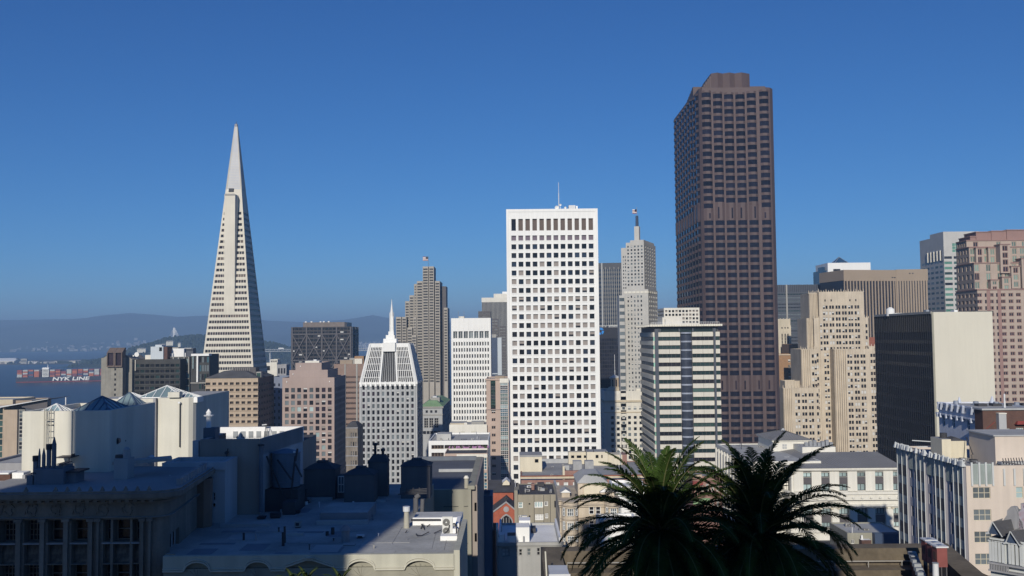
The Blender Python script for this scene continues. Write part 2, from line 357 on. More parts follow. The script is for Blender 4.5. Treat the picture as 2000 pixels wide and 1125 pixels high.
def island():
    C0 = P(395, 690, 3700)
    def zf(x, y):
        px = 1000+x/4000*FPX
        k = [(150, 4), (185, 8), (215, 28), (250, 62), (290, 92), (330, 112), (365, 120), (400, 119), (450, 108), (500, 92), (540, 72), (580, 45), (640, 10), (700, 2)]
        if px < 150: h = 3
        elif px > 700: h = -3
        else:
            for (a, ya), (b, yb) in zip(k, k[1:]):
                if px <= b: h = ya+(yb-ya)*(px-a)/(b-a); break
        t = (y-3700)/400; s = 1-(t-1)**2 if t < 2 else 0
        s = max(0, min(1, s))**0.7
        n = noise.fractal(Vector((x/90, y/90, 0)), 1.0, 2.0, 5)
        return -3+h*s+(n*5 if h*s > 10 else n*0.5)
    grid_mesh('island_hill', L_(P(130, 700, 4000).x, P(720, 700, 4000).x, 150), L_(3700, 4600, 36), zf, 'islandscrub', kind='structure')
    mb = MB()
    for i in range(2600):
        px = rnd.uniform(188, 600); y = rnd.uniform(3740, 4160); x = (px-1000)/FPX*4000
        z = zf(x, y)
        if z < 14 and rnd.random() < 0.7: continue
        r = rnd.uniform(4, 9); h = r*rnd.uniform(1.0, 1.9)
        n = 6; a0 = rnd.random()*6
        ring = [(x+r*math.cos(a0+i_*6.283/n)*rnd.uniform(.7, 1.2), y+r*math.sin(a0+i_*6.283/n)*rnd.uniform(.7, 1.2)) for i_ in range(n)]
        top = [(x+(a-x)*0.35+rnd.uniform(-1, 1), y+(b-y)*0.35) for a, b in ring]
        mb.prism([(x+(a-x)*.6, y+(b-y)*.6) for a, b in ring], z-3, z+h*.35, 'leaffar', None, ring); mb.prism(ring, z+h*.35, z+h, 'leaffar', None, top)
    mb.build('island_trees', None, label='dark trees covering the island hill in front of the hazy far shore', cat='trees', kind='stuff')
    for i, (px, py, w_, h_) in enumerate([(318, 675, 16, 5), (331, 669, 28, 5), (350, 672, 10, 4), (276, 683, 34, 4), (300, 687, 16, 4)]):
        p = P(px, py, 3760+8*i); b = MB(); b.box(-w_/2, w_/2, 0, 14, -12, h_, 'cream'); b.hip(-w_/2, w_/2, 0, 14, h_, 3, 'conc', 1, 5)
        for k in range(int(w_/6)): b.box(-w_/2+2+k*6, -w_/2+5+k*6, -0.2, 0, h_*0.35, h_*0.75, 'gdark')
        o = b.build('island_house', None, label=['small cream house on the island slope left of the white bridge tower', 'long cream house just below the foot of the white bridge tower', 'small pale house on the slope right of the bridge tower foot',
            'low pale building at the left foot of the wooded island', 'pale building low on the island slope beside the white rooftop box'][i], cat='house', group='houses on the wooded island'); o.location = p
island()
def flat_island():
    def zf(x, y): return 3.2+noise.noise(Vector((x/60, y/60, 0)))*0.6 if 4320 < y < 5200 else -3
    grid_mesh('flat_island', L_(-3600, P(640, 700, 4400).x, 90), [4300, 4310, 4330]+L_(4360, 5160, 12)+[5190, 5210], zf, 'shore', kind='structure')
    mb = MB()
    for i in range(420):
        px = rnd.uniform(-20, 600); y = rnd.uniform(4340, 4460); x = (px-1000)/FPX*y; r = rnd.uniform(4, 11)*(1.3 if px > 160 else 0.8)
        ring = [(x+r*math.cos(k*1.047)*rnd.uniform(.7, 1.2), y+r*math.sin(k*1.047)) for k in range(6)]
        mb.prism(ring, 2, 4+r*1.1, 'leaffar', None, [(x+(a-x)*.45, y+(b-y)*.45) for a, b in ring])
    mb.build('shore_trees', None, label='low dark trees scattered along the flat island shore', cat='trees', kind='stuff')
    # hangars
    lab = ['big cream hangar with a bright roof at the left edge of the flat island', 'long cream hangar with vaulted roof nearest the water at the left edge']
    for i, (x0, x1, yb, h_, d) in enumerate([(-40, 26, 704, 20, 4480), (-60, 27, 712, 17, 4360)]):
        p = P(x0, yb, d); W = P(x1, yb, d).x-p.x; b = MB(); n = 8
        b.box(0, W, 0, 70, -2, h_*0.7, 'cream')
        pts = [(0, h_*.7)]+[(70*k/n, h_*.7+h_*.5*math.sin(math.pi*k/n)) for k in range(1, n)]+[(70, h_*.7)]
        for (ya, za), (yb_, zb) in zip(pts, pts[1:]): b.q([(-2, ya, za), (W+2, ya, za), (W+2, yb_, zb), (-2, yb_, zb)], 'roofwhite')
        b.q([(W+0.1, y_, z_) for y_, z_ in pts], 'cream'); 
        for k in range(6): b.box(W*(k+.2)/6, W*(k+.75)/6, -0.3, 0, 1, h_*.5, 'stonedark')
        o = b.build('hangar', None, label=lab[i], cat='hangar', group='hangars on the flat island'); o.location = (p.x, p.y, 3)
    for i in range(26):
        px = [40, 38, 50, 57, 63, 70, 78, 88, 95, 103, 60, 135, 140, 152, 160, 172, 180, 188, 115, 122, 45, 30, 84, 99, 128, 146][i]; d = 4345+i*5
        w_ = rnd.uniform(10, 34); h_ = rnd.uniform(5, 11)+(14 if i == 0 else 0); p = P(px, 710, d); b = MB()
        b.box(0, w_, 0, 14, -2, h_, rnd.choice(['white', 'cream', 'conc'])); b.hip(0, w_, 0, 14, h_, 2.5, 'roof', 0.8)
        for k in range(int(w_/5)): b.box(1.5+k*5, 4+k*5, -0.15, 0, h_*.4, h_*.75, 'gdark')
        o = b.build('shore_building', None, label='small pale low building in the row along the flat island shore', cat='building', group='small buildings along the flat island shore'); o.location = (p.x, p.y, 3)
flat_island()
def bridge_tower():
    p = P(340, 700, 5300); o = thing('bridge_tower', 'white suspension bridge tower with fanned cables behind the wooded island', 'bridge tower', (p.x, p.y, 0))
    s = 5300/FPX; zt = P(340, 640, 5300).z; mb = MB()
    for k in (-1, 1):
        mb.bar((k*4.5, 0, 0), (k*3.0, 0, zt), 3.6, 'white', 4, 3.0)
    for z in L_(30, zt-8, 7): mb.box(-4, 4, -2, 2, z, z+3, 'white')
    mb.build('tower', o)
    for k in (-1, 1):
        for j in range(7):
            c = MB(); c.bar((k*2, 0, zt-2), (k*(14+j*11), -10, zt*0.18), 0.5, 'white', 3); c.build('cable', o)
    d = MB(); d.box(-110, 300, -14, 10, 50, 54, 'concgrey'); d.build('deck', o)
bridge_tower()
def viaduct():
    a = P(500, 690, 3500); o = thing('bridge', 'grey double deck bay bridge roadway crossing the water right of the pyramid', 'bridge', (a.x, a.y, 0))
    z1 = P(540, 682, 3500).z; L = P(770, 690, 3500).x-a.x; d = MB(); d.box(-60, L, 0, 20, z1-9, z1-7, 'concgrey'); d.box(-60, L, 0, 20, z1-1.5, z1, 'concgrey')
    n = 70
    for k in range(n):
        x = -60+(L+60)*k/n; x2 = -60+(L+60)*(k+1)/n; d.bar((x, 0, z1-7), (x2, 0, z1-1.5) if k % 2 else (x2, 0, z1-7), 0.5, 'concgrey'); d.bar((x, 0, z1-7), (x, 0, z1-1.5), 0.5, 'concgrey')
    d.build('deck', o)
    for k in range(4):
        b = MB(); x = L*(k+.4)/4
        for s in (2, 18): b.box(x-2, x+2, s-2, s+2, -5, z1-9, 'concgrey')
        b.box(x-3, x+3, 0, 20, z1-14, z1-9, 'concgrey'); b.build('pier', o)
    p = P(548, 678, 3500); t_ = MB(); t_.box(-9, 9, 0, 3, 0, 4.2, 'white'); t_.box(9.3, 11.8, 0.2, 2.8, 0, 3, 'white')
    for k in (-6, 6, 10.5): t_.cyl(k, -0.1, -0.9, 0, 0.6, None, 8, 'iron')
    q = t_.build('truck', None, label='white truck on the bridge roadway right of the pyramid', cat='truck'); q.location = (p.x, p.y+3, z1+0.9)
viaduct()
def cranes():
    for i, px in enumerate([703, 712, 720, 729, 738, 747]):
        p = P(px, 672, 8200); o = MB(); h = 38
        for a in (-10, 10):
            for b in (0, 16): o.bar((a, b, 0), (a, b, h), 1.3, 'metalpaint')
        o.box(-12, 12, -2, 18, h, h+3, 'metalpaint'); o.bar((0, -30, h+3), (0, 18, h+3), 1.6, 'metalpaint'); o.bar((-4, 0, h), (18, -6, h+34), 1.3, 'metalpaint'); o.bar((4, 4, h), (0, 0, h+24), 1.3, 'metalpaint'); o.bar((0, 0, h+24), (18, -6, h+34), 0.8, 'metalpaint')
        q = o.build('port_crane', None, label='pale dock crane in the distant port row behind the black braced tower', cat='crane', group='dock cranes in the far port'); q.location = (p.x, p.y, 3)
    grid_mesh('port_land', L_(P(560, 670, 8200).x, P(1100, 670, 8200).x, 20), L_(8100, 8700, 4), lambda x, y: 3.0, 'shore', False, kind='structure')
cranes()
def ship():
    A = P(35, 746, 2446); B_ = P(225, 744, 2500); D = (B_-A); D.z = 0; L = D.length; rz = math.atan2(D.y, D.x)
    s = L/300.0
    o = thing('container_ship', 'dark blue container ship with white lettering and stacked orange, grey and red containers', 'ship', (A.x, A.y, 0), rz)
    m = MB(); hd = P(100, 736, 2446).z; bw = 20
    zt = hd
    pl = [(0, -bw), (L*.93, -bw), (L, 0), (L*.93, bw), (0, bw)]
    m.prism([(x+2, y*.92) for x, y in pl], -2, 2.2, 'redhull', None, pl); m.prism([(x, y) for x, y in pl], 2.2, zt, 'bluehull'); m.build('hull', o)
    cols = ['corange', 'corange', 'cred', 'cred', 'cgrey', 'cpale', 'cnavy', 'cdarkred', 'corange']
    x = 6; bays = 0; cw = 0; pxs = L/190.0
    names = []
    bridge0, bridge1 = 50*pxs, 64*pxs
    x = 2*pxs
    while x < L*.9:
        if bridge0-9*pxs < x < bridge1: x = bridge1+1; continue
        tiers = rnd.choice([4, 5, 5, 5]) if x > bridge1 else 5
        if x > 120*pxs: tiers = rnd.choice([5, 6])
        for k in range(tiers):
            c = MB(); col = rnd.choice(cols); th = (P(100, 719, 2446).z-zt)/6.0
            for r_ in range(2):
                y0 = -bw+0.6+r_*(bw-0.6); c.box(x, x+10.8*pxs-2, y0, y0+bw-1.0, zt+k*th+.02, zt+(k+1)*th-.15, rnd.choice(cols) if r_ else col)
            c.build('container', o)
        x += 10.8*pxs
    w_ = MB(); zb = P(85, 718, 2446).z; w_.box(bridge0, bridge1-2, -bw+1, bw-1, zt, zb, 'white')
    for k in range(6): w_.box(bridge0+1, bridge1-3, -bw+0.7, -bw+1, zt+2+k*(zb-zt-3)/6, zt+3.4+k*(zb-zt-3)/6, 'gdark')
    w_.box(bridge0-1, bridge1-1, -bw-1, bw+1, zb-4, zb-2.5, 'white'); w_.cyl((bridge0+bridge1)/2, 0, zb, zb+7, 1, .5, 8, 'white'); w_.build('deckhouse', o)
    cu = bpy.data.curves.new('lettering', 'FONT'); cu.body = 'NYK LINE'; cu.size = 1; cu.extrude = 0.02; cu.offset = 0.028
    tm = bpy.data.objects.new('t', cu); COL.objects.link(tm); dg = bpy.context.evaluated_depsgraph_get(); me = bpy.data.meshes.new_from_object(tm.evaluated_get(dg))
    bpy.data.objects.remove(tm); me.materials.clear(); me.materials.append(M['white'])
    xs = [v.co.x for v in me.vertices]; ys_ = [v.co.y for v in me.vertices]; tw = max(xs)-min(xs); th = max(ys_)-min(ys_)
    TW = 71*pxs; TH = (zt-2.2)*0.80
    for v in me.vertices:
        a, b, c = v.co; v.co = ((a-min(xs))/tw*TW+(b-min(ys_))/th*TH*0.22, -c*5-bw-0.35, (b-min(ys_))/th*TH)
    t = link('lettering', me, o); t.location = (70*pxs, 0, 2.2+(zt-2.2)*0.12)
mat('redhull', (0.28, 0.05, 0.04), 0.6, 0.1, .1); mat('bluehull', (0.012, 0.014, 0.03), 0.5, 0.1, .1); mat('corange', (0.42, 0.13, 0.06), 0.6, 0.1, .1)
mat('cred', (0.26, 0.06, 0.05), 0.6, 0.1, .1); mat('cgrey', (0.42, 0.44, 0.43), 0.6, 0.1, .1); mat('cpale', (0.45, 0.46, 0.44), 0.6, 0.1, .1)
mat('cnavy', (0.04, 0.07, 0.14), 0.6, 0.1, .1); mat('cdarkred', (0.18, 0.05, 0.06), 0.6, 0.1, .1)
ship()
def haze():
    mb = MB(); mb.box(-15000, 15500, -420, 24500, -6, 500, 'water'); me = mb.mesh('haze'); me.materials.clear()
    m = bpy.data.materials.new('haze'); m.use_nodes = True; t = m.node_tree; t.nodes.clear()
    out = t.nodes.new('ShaderNodeOutputMaterial'); v = t.nodes.new('ShaderNodeVolumePrincipled')
    v.inputs['Color'].default_value = (0.36, 0.57, 0.84, 1); v.inputs['Density'].default_value = 0.00014; v.inputs['Anisotropy'].default_value = 0.0
    t.links.new(v.outputs[0], out.inputs['Volume']); me.materials.append(m); link('haze', me, None, kind='stuff')
haze()
mat('brownshade0', (0.20, 0.17, 0.15), 0.9, 0.1, 0.2)
mat('blindviolet', (0.17, 0.14, 0.17), 0.8, 0.1, 0.2); mat('blinddark', (0.13, 0.10, 0.085), 0.8, 0.1, 0.2)
# ---------------------------------------------------------------- the towers, left to right
def pyramid():
    d = 746; c = P(459, 700, d); zg = 6.0; apex = P(459, 243, d).z
    o = thing('pyramid_skyscraper', 'tall slender pyramid skyscraper of pale quartz panels with a pointed windowless tip', 'skyscraper', (c.x, c.y, zg), R(0))
    Hh = apex-zg+6; hw = lambda z: 27.0*(1-z/Hh)+0.45
    zof = lambda py: P(459, py, d).z-zg
    z_low = 30.0; fl = 11.1*d/FPX; ztop = zof(414); n = int((ztop-z_low)/fl)
    wall = MB(); zz = ztop
    def ring(z, k=0.0): a = hw(z)-k; return [(-a, -a), (a, -a), (a, a), (-a, a)]
    wall.prism(ring(0), 0, z_low, 'quartz', None, ring(z_low))
    floors = []
    z = ztop
    while z-fl > z_low: floors.append((z-fl, z)); z -= fl
    wall.prism(ring(z_low), z_low, z, 'quartz', None, ring(z))
    wb = MB()
    for i, (a, b) in enumerate(floors):
        w0 = a+fl*0.28; w1 = a+fl*0.76
        wall.prism(ring(a), a, w0, 'quartz', None, ring(w0)); wall.prism(ring(w1), w1, b, 'quartz', None, ring(b))
        wall.prism(ring(w0, .75), w0, w1, 'iron', None, ring(w1, .75))
        for sx, sy in ((-1, -1), (1, -1), (1, 1), (-1, 1)):          # corner piers
            a0, a1 = hw(w0)-.01, hw(w1)-.01; t_ = 1.1
            wall.prism([(sx*a0, sy*a0), (sx*(a0-t_), sy*a0), (sx*(a0-t_), sy*(a0-t_)), (sx*a0, sy*(a0-t_))][::(1 if sx*sy < 0 else -1)], w0, w1, 'quartz', None,
                       [(sx*a1, sy*a1), (sx*(a1-t_), sy*a1), (sx*(a1-t_), sy*(a1-t_)), (sx*a1, sy*(a1-t_))][::(1 if sx*sy < 0 else -1)])
    # spire above the last office floor
    wall.prism(ring(ztop), ztop, zof(372), 'quartz', None, ring(zof(372)))
    wall.build('wall', o)
    sp = MB(); z0 = zof(372); zt = Hh-8
    sp.prism(ring(z0, .45), z0, zt, 'quartzrib', None, ring(zt, .3))
    for sx, sy in ((-1, -1), (1, -1), (1, 1), (-1, 1)):
        a0, a1 = hw(z0), hw(zt); sp.bar((sx*(a0-.45), sy*(a0-.45), z0), (sx*(a1-.45), sy*(a1-.45), zt), .62, 'quartz', 4, 0.5)
    for k in range(1, 40):
        z = z0+(zt-z0)*k/40; sp.prism(ring(z, .36), z, z+.25, 'quartz', None, ring(z+.25, .36))
    sp.prism(ring(zt, .2), zt, zt+2.2, 'stonegrey'); sp.bar((0, 0, zt+2), (0, 0, zt+4), .25, 'iron')
    sp.build('spire', o)
    cm = MB(); zc = zof(374); cm.box(-3.6, 0.2, -hw(zc)-1.0, -hw(zc)+.4, zc-1.2, zc+1.4, 'iron'); cm.box(-4.2, -3.6, -hw(zc)-1.3, -hw(zc)+.4, zc-.4, zc+.3, 'metal'); cm.build('hatch', o)
    # the projecting lift shafts on the near and far sides
    zb, zu = zof(613), zof(385); yf = hw(zb)
    X = lambda px: (px-1000)/FPX*(d-yf)-c.x
    for s in (-1, 1):
        wg = MB(); x0, x1 = X(436.5), X(457.5)
        pts = [(x0, s*yf), (x1, s*yf), (x1, s*1.0), (x0, s*1.0)]
        if s > 0: pts = pts[::-1]
        wg.prism(pts, zb-1, zu, 'quartz', 'roof'); wg.box(x0+.3, x1-.3, s*yf-.15 if s < 0 else yf, s*yf if s < 0 else yf+.15, zu-1.2, zu+.35, 'conc')
        wg.build('wing', o)
    # window bands: floor by floor
    rest = MB()
    for i, (a, b) in enumerate(floors[::-1]):
        w0 = a+fl*0.28; w1 = a+fl*0.76; A0, A1 = hw(w0), hw(w1)
        nb = max(1, int((2*A0-2.2)/1.85)); wing = w1 > zb
        for face in range(4):
            rot = Matrix.Rotation(face*math.pi/2, 3, 'Z'); seg = [(-A1+1.15, A1-1.15)]
            if face == 0 and wing: seg = [(-A1+1.15, X(436.5)), (X(457.5), A1-1.15)]
            for s0, s1 in seg:
                if s1-s0 < 0.8: continue
                mb = rest if face in (2, 3) else MB(); k = max(1, int((s1-s0)/1.85)); p = (s1-s0)/k
                gl = ['gbrown', 'gdark', 'gviolet', 'blinddark'][[0, 1, 2, 0, 1, 2, 3, 0, 1][rnd.randrange(9)]]
                for j in range(k):
                    g = gl if rnd.random() < .75 else rnd.choice(['gdark', 'gbrown', 'gviolet'])
                    u0 = s0+p*j+p*.09; u1 = s0+p*(j+1)-p*.09
                    pts = [(u0, -A0+.5, w0), (u1, -A0+.5, w0), (u1, -A1+.5, w1), (u0, -A1+.5, w1)]
                    mb.q([rot @ Vector(q_) for q_ in pts], g)
                    pts = [(u1, -A0+.32, w0), (u1+p*.18, -A0+.32, w0), (u1+p*.18, -A1+.32, w1), (u1, -A1+.32, w1)]
                    mb.q([rot @ Vector(q_) for q_ in pts], 'quartz')
                if mb is not rest: mb.build('window_band', o)
    rest.build('window_band', o, kind='stuff')
pyramid()

def black_braced():
    b = Bd('braced_skyscraper', 'black steel skyscraper with large diagonal cross bracing on the far waterfront', 'skyscraper', 568.6, 686, 639, 1150, 0, wall='steelblack')
    Ld = b.Y(699); W, T = b.W, b.H; zz = [b.Z(653), b.Z(704), b.Z(755), b.Z(806)]
    fh = (zz[0]-zz[1])/7
    ops = []
    for k in range(30):
        v = b.Z(640)-fh*(k+1)
        if v < 5: break
        n = 16
        for i in range(n):
            ops.append((W*i/n+.35, W*(i+1)/n-.35, v+fh*.3, v+fh*.9, rnd.choice(['gblack', 'gblack', 'gdark', 'gdark', 'gbrown', 'gblack:blindpale:0.6'] if rnd.random() < .35 else ['gblack']), .3, 'window'))
    opr = [(Ld*i/6+.4, Ld*(i+1)/6-.4, b.Z(640)-fh*(k+1)+fh*.3, b.Z(640)-fh*(k+1)+fh*.9, 'gblack', .3, 'window') for k in range(22) for i in range(6)]
    b.block(0, W, 0, Ld, 0, T, ops, opr, roof='roofdark')
    fr = MB(); xs = [b.X(571), b.X(599), b.X(629), b.X(657.5), b.X(685)]
    for x in xs: fr.box(x-.8, x+.8, -1.2, -.05, 0, T, 'steelgrey')
    for z in zz: fr.box(0, W, -1.35, -1.21, z-.7, z+.7, 'steelgrey')
    for (x0, x1) in zip(xs, xs[1:]):
        for (z0, z1) in zip(zz, zz[1:]):
            for a, c_ in (((x0, -1.45, z0), (x1, -1.45, z1)), ((x1, -1.5, z0), (x0, -1.5, z1))): fr.bar(a, c_, .75, 'steelgrey')
    for y in (Ld*.05, Ld*.5, Ld*.95): fr.box(W+.05, W+1.2, y-.8, y+.8, 0, T, 'steelgrey')
    for z in zz: fr.box(W+1.2, W+1.35, 0, Ld, z-.7, z+.7, 'steelgrey')
    fr.build('bracing', b.o)
    x0, x1 = b.X(592, y=8), b.X(673, y=8); h = b.Z(630, y=8)
    b.part('penthouse', lambda m: (m.box(x0, x1, 8, Ld-6, T-.7, h, 'brownshade0', 'roof'), m.box(x1+.05, x1+3, 7, Ld-8, T-.7, h-.4, 'navy'), [m.box(x0+q, x0+q+2, 9, 11, h, h+1.2, 'white') for q in (2, 9, 20, 24, 30)]))
    b.done()
black_braced()

def pink_stepped():
    b = Bd('office_tower', 'rose granite office tower with stepped top and square dark windows', 'tower', 551.5, 653, 738, 560, 0, wall='pinkstone')
    W, T = b.W, b.H; Ld = b.Y(675); kinds = ['gdark', 'gbrown', 'gbrown', 'gviolet', 'gdark', 'gpale', 'ggrey', 'gdark:blindpale:0.35', 'gbrown:blind:0.5', 'ggrey']
    p = b.Z(757.8)-b.Z(757.8+12.45); z1 = b.Z(756); n = int(z1/p)
    ops = b.grid(b.X(554.5), b.X(650), 8, .62, z1-n*p, z1, n, .68, kinds, .35)
    opr = b.grid(Ld*.06, Ld*.94, 8, .6, z1-n*p, z1, n, .68, ['gblack', 'gdark'], .35)
    b.block(0, W, 0, Ld, 0, T, ops, opr, mr='pinkstone')
    t1, t2 = b.Z(723, y=2), b.Z(709, y=4)
    b.block(b.X(565, y=2), b.X(640, y=2), 2, Ld-3, T-.8, t1); b.block(b.X(577, y=4), b.X(628, y=4), 4, Ld-6, t1-.8, t2)
    b.part('roof_unit', lambda m: (m.box(b.X(590), b.X(618), 8, 16, t2-.8, t2+1.0, 'whitewarm', 'roofwhite'), m.box(b.X(606), b.X(612), 9, 12, t2, t2+1.8, 'metalpaint')))
    b.part('floodlight', lambda m: [m.box(b.X(q)-.25, b.X(q)+.25, yy-.5, yy, z-.3, z+.3, 'white') for q, yy, z in ((560.5, 0, b.Z(746)), (644, 0, b.Z(746)), (571, 2, b.Z(731)), (584, 4, b.Z(716)))])
    b.done()
pink_stepped()

def brown_banded():
    b = Bd('office_tower', 'brown office tower with horizontal window bands and two pale vertical piers', 'tower', 652, 712, 711, 760, 0, wall='brownband')
    W, T = b.W, b.H; p = b.Z(734)-b.Z(744.2); n = int(b.Z(732)/p); z1 = b.Z(732)
    ops = []
    xs = [0.5, b.X(672.6), b.X(675.6), b.X(695.5), b.X(698.5), W-.5]
    for a, c in ((0, 1), (2, 3), (4, 5)):
        ops += b.grid(xs[a], xs[c], 1, 1, z1-n*p, z1, n, .45, ['gblack/brownband/10/1/0.25', 'gbrown/brownband/10/1/0.25'], .4, 'window_band')
    b.block(0, W, 0, 30, 0, T, ops)
    b.part('pier', lambda m: [m.box(xs[q], xs[q+1], -.5, -.01, 0, T-.3, 'conc') for q in (1, 3)])
    b.part('roof_unit', lambda m: (m.box(4, 14, 5, 14, T-.7, T+3, 'brownstone', 'roof'), m.box(16, 22, 4, 10, T-.7, T+4, 'whitewarm', 'roofwhite'), m.box(b.X(690), b.X(708), 6, 20, T-.7, T+6, 'bricktan', 'roof'), m.box(b.X(680), b.X(690), 6, 16, T-.7, T+4.5, 'conc', 'roofpale')))
    b.done()
brown_banded()

def mansard_tower():
    b = Bd('spired_tower', 'pale grey tower with ribbed white mansard top and white needle spire', 'tower', 701.8, 814.7, 749.5, 480, 0, wall='concgrey')
    W, T = b.W, b.H; Ld = b.Y(825.5); p = b.Z(752.6)-b.Z(764.65); z1 = b.Z(751.4); n = int(z1/p)
    kinds = ['gblack', 'gdark', 'gdark', 'gviolet', 'gdark', 'gdark:blindpale:0.4', 'gblack', 'ggrey']
    ops = b.grid(b.X(705.4), b.X(810.2), 11, .50, z1-n*p, z1, n, .66, kinds, .5)
    opr = b.grid(Ld*.05, Ld*.95, 9, .5, z1-n*p, z1, n, .66, ['gblack', 'gdark'], .5)
    b.block(0, W, 0, Ld, 0, T, ops, opr, roof='roofdark', par=.3)
    # piers between window columns
    pw = (b.X(810.2)-b.X(705.4))/11
    b.part('pier', lambda m: [m.box(b.X(705.4)+pw*k-pw*.10, b.X(705.4)+pw*k+pw*.10, -.35, -.01, 0, T-.5, 'concgrey') for k in range(12)])
    # mansard
    z0, zt = T-.2, b.Z(672.7, y=5); x0, x1 = b.X(704, y=0), b.X(813, y=0); xt0, xt1 = b.X(723.5, y=5), b.X(798, y=5)
    y0, y1, yt0, yt1 = 0.3, Ld-.3, 5.5, Ld-5.5
    bot = [(x0, y0), (x1, y0), (x1, y1), (x0, y1)]; top = [(xt0, yt0), (xt1, yt0), (xt1, yt1), (xt0, yt1)]
    mr = MB(); q1 = [(a+(1.1 if a < 5 else -1.1), c+(1.1 if c < 5 else -1.1)) for a, c in bot]; q2 = [(a+(.8 if k in (0, 3) else -.8), c+(1.1 if k < 2 else -1.1)) for k, (a, c) in enumerate(top)]
    mr.prism(q1, z0, zt, 'gdark', 'roofpale', q2); mr.build('mansard', b.o)
    rb = MB(); lerp = lambda a, c, t: (a[0]+(c[0]-a[0])*t, a[1]+(c[1]-a[1])*t)
    for k in range(4):
        A, B_, C_, D_ = bot[k], bot[(k+1) % 4], top[k], top[(k+1) % 4]
        rb.bar((*A, z0), (*C_, zt), .75, 'white'); nn = 26
        for i in range(1, nn):
            t_ = i/nn; big = i in (9, 17); pb = lerp(A, B_, t_); pt_ = lerp(C_, D_, t_)
            if k == 0 and 9 < i < 17: rb.bar((*pb, z0), (*pt_, zt), .14, 'concgrey')
            else: rb.bar((*pb, z0), (*pt_, zt), .6 if big else .20, 'white')
        for j in range(1, 6):
            s_ = j/6; a_ = lerp(A, C_, s_); c_ = lerp(B_, D_, s_); z_ = z0+(zt-z0)*s_
            if k == 0:
                rb.bar((*a_, z_), (*lerp(a_, c_, 9/26), z_), .17, 'white'); rb.bar((*lerp(a_, c_, 17/26), z_), (*c_, z_), .17, 'white')
            else: rb.bar((*a_, z_), (*c_, z_), .28, 'white')
    rb.prism([(a*1.0, c) for a, c in [(x0-.6, y0-.6), (x1+.6, y0-.6), (x1+.6, y1+.6), (x0-.6, y1+.6)]], z0-.2, z0+.9, 'white')
    rb.prism([(xt0-.3, yt0-.4), (xt1+.3, yt0-.4), (xt1+.3, yt1+.4), (xt0-.3, yt1+.4)], zt-1.6, zt+.4, 'white', 'roofwhite'); rb.build('rib', b.o)
    for k in range(12):
        m = MB(); x = b.X(705.4)+pw*k; m.prism([(x-.55, -1.0), (x+.55, -1.0), (x+.55, .2), (x-.55, .2)], z0-1.3, z0+1.2, 'white', None, [(x-.3, -.6), (x+.3, -.6), (x+.3, .2), (x-.3, .2)]); m.build('finial', b.o)
    cy = Ld/2; X = lambda px: b.X(px, y=cy-4); Z = lambda py: b.Z(py, y=cy-4)
    def bx(m, p0, p1, r0, r1, mt='white', dd=None):
        xa, xb = b.X(p0, y=cy), b.X(p1, y=cy); hw_ = (xb-xa)/2 if dd is None else dd; m.box(xa, xb, cy-hw_, cy+hw_, b.Z(r1, y=cy), b.Z(r0, y=cy), mt)
    m = MB(); m.box(b.X(747.5, y=3), b.X(772, y=3), 2.6, cy, b.Z(687, y=3), b.Z(670, y=3), 'white'); bx(m, 750.6, 776, 662, 673); bx(m, 755, 772, 655, 662); bx(m, 759.5, 770, 648, 655); m.build('crown', b.o)
    s = MB(); cx = (b.X(761.5, y=cy)+b.X(769.5, y=cy))/2; zs = [b.Z(q, y=cy) for q in (650, 611, 597, 584.5)]
    s.cyl(cx, cy, zs[0], zs[1], .95, .75, 8, 'white')
    for a in range(4): s.cyl(cx+math.cos(a*1.571+.785)*1.15, cy+math.sin(a*1.571+.785)*1.15, zs[0], zs[1]-(2 if a % 2 else 0), .3, .2, 6, 'white')
    s.cyl(cx, cy, zs[1], zs[2], .75, .35, 8, 'white'); s.cyl(cx, cy, zs[2], zs[3], .3, .05, 6, 'white'); s.build('spire', b.o)
    b.done()
mansard_tower()

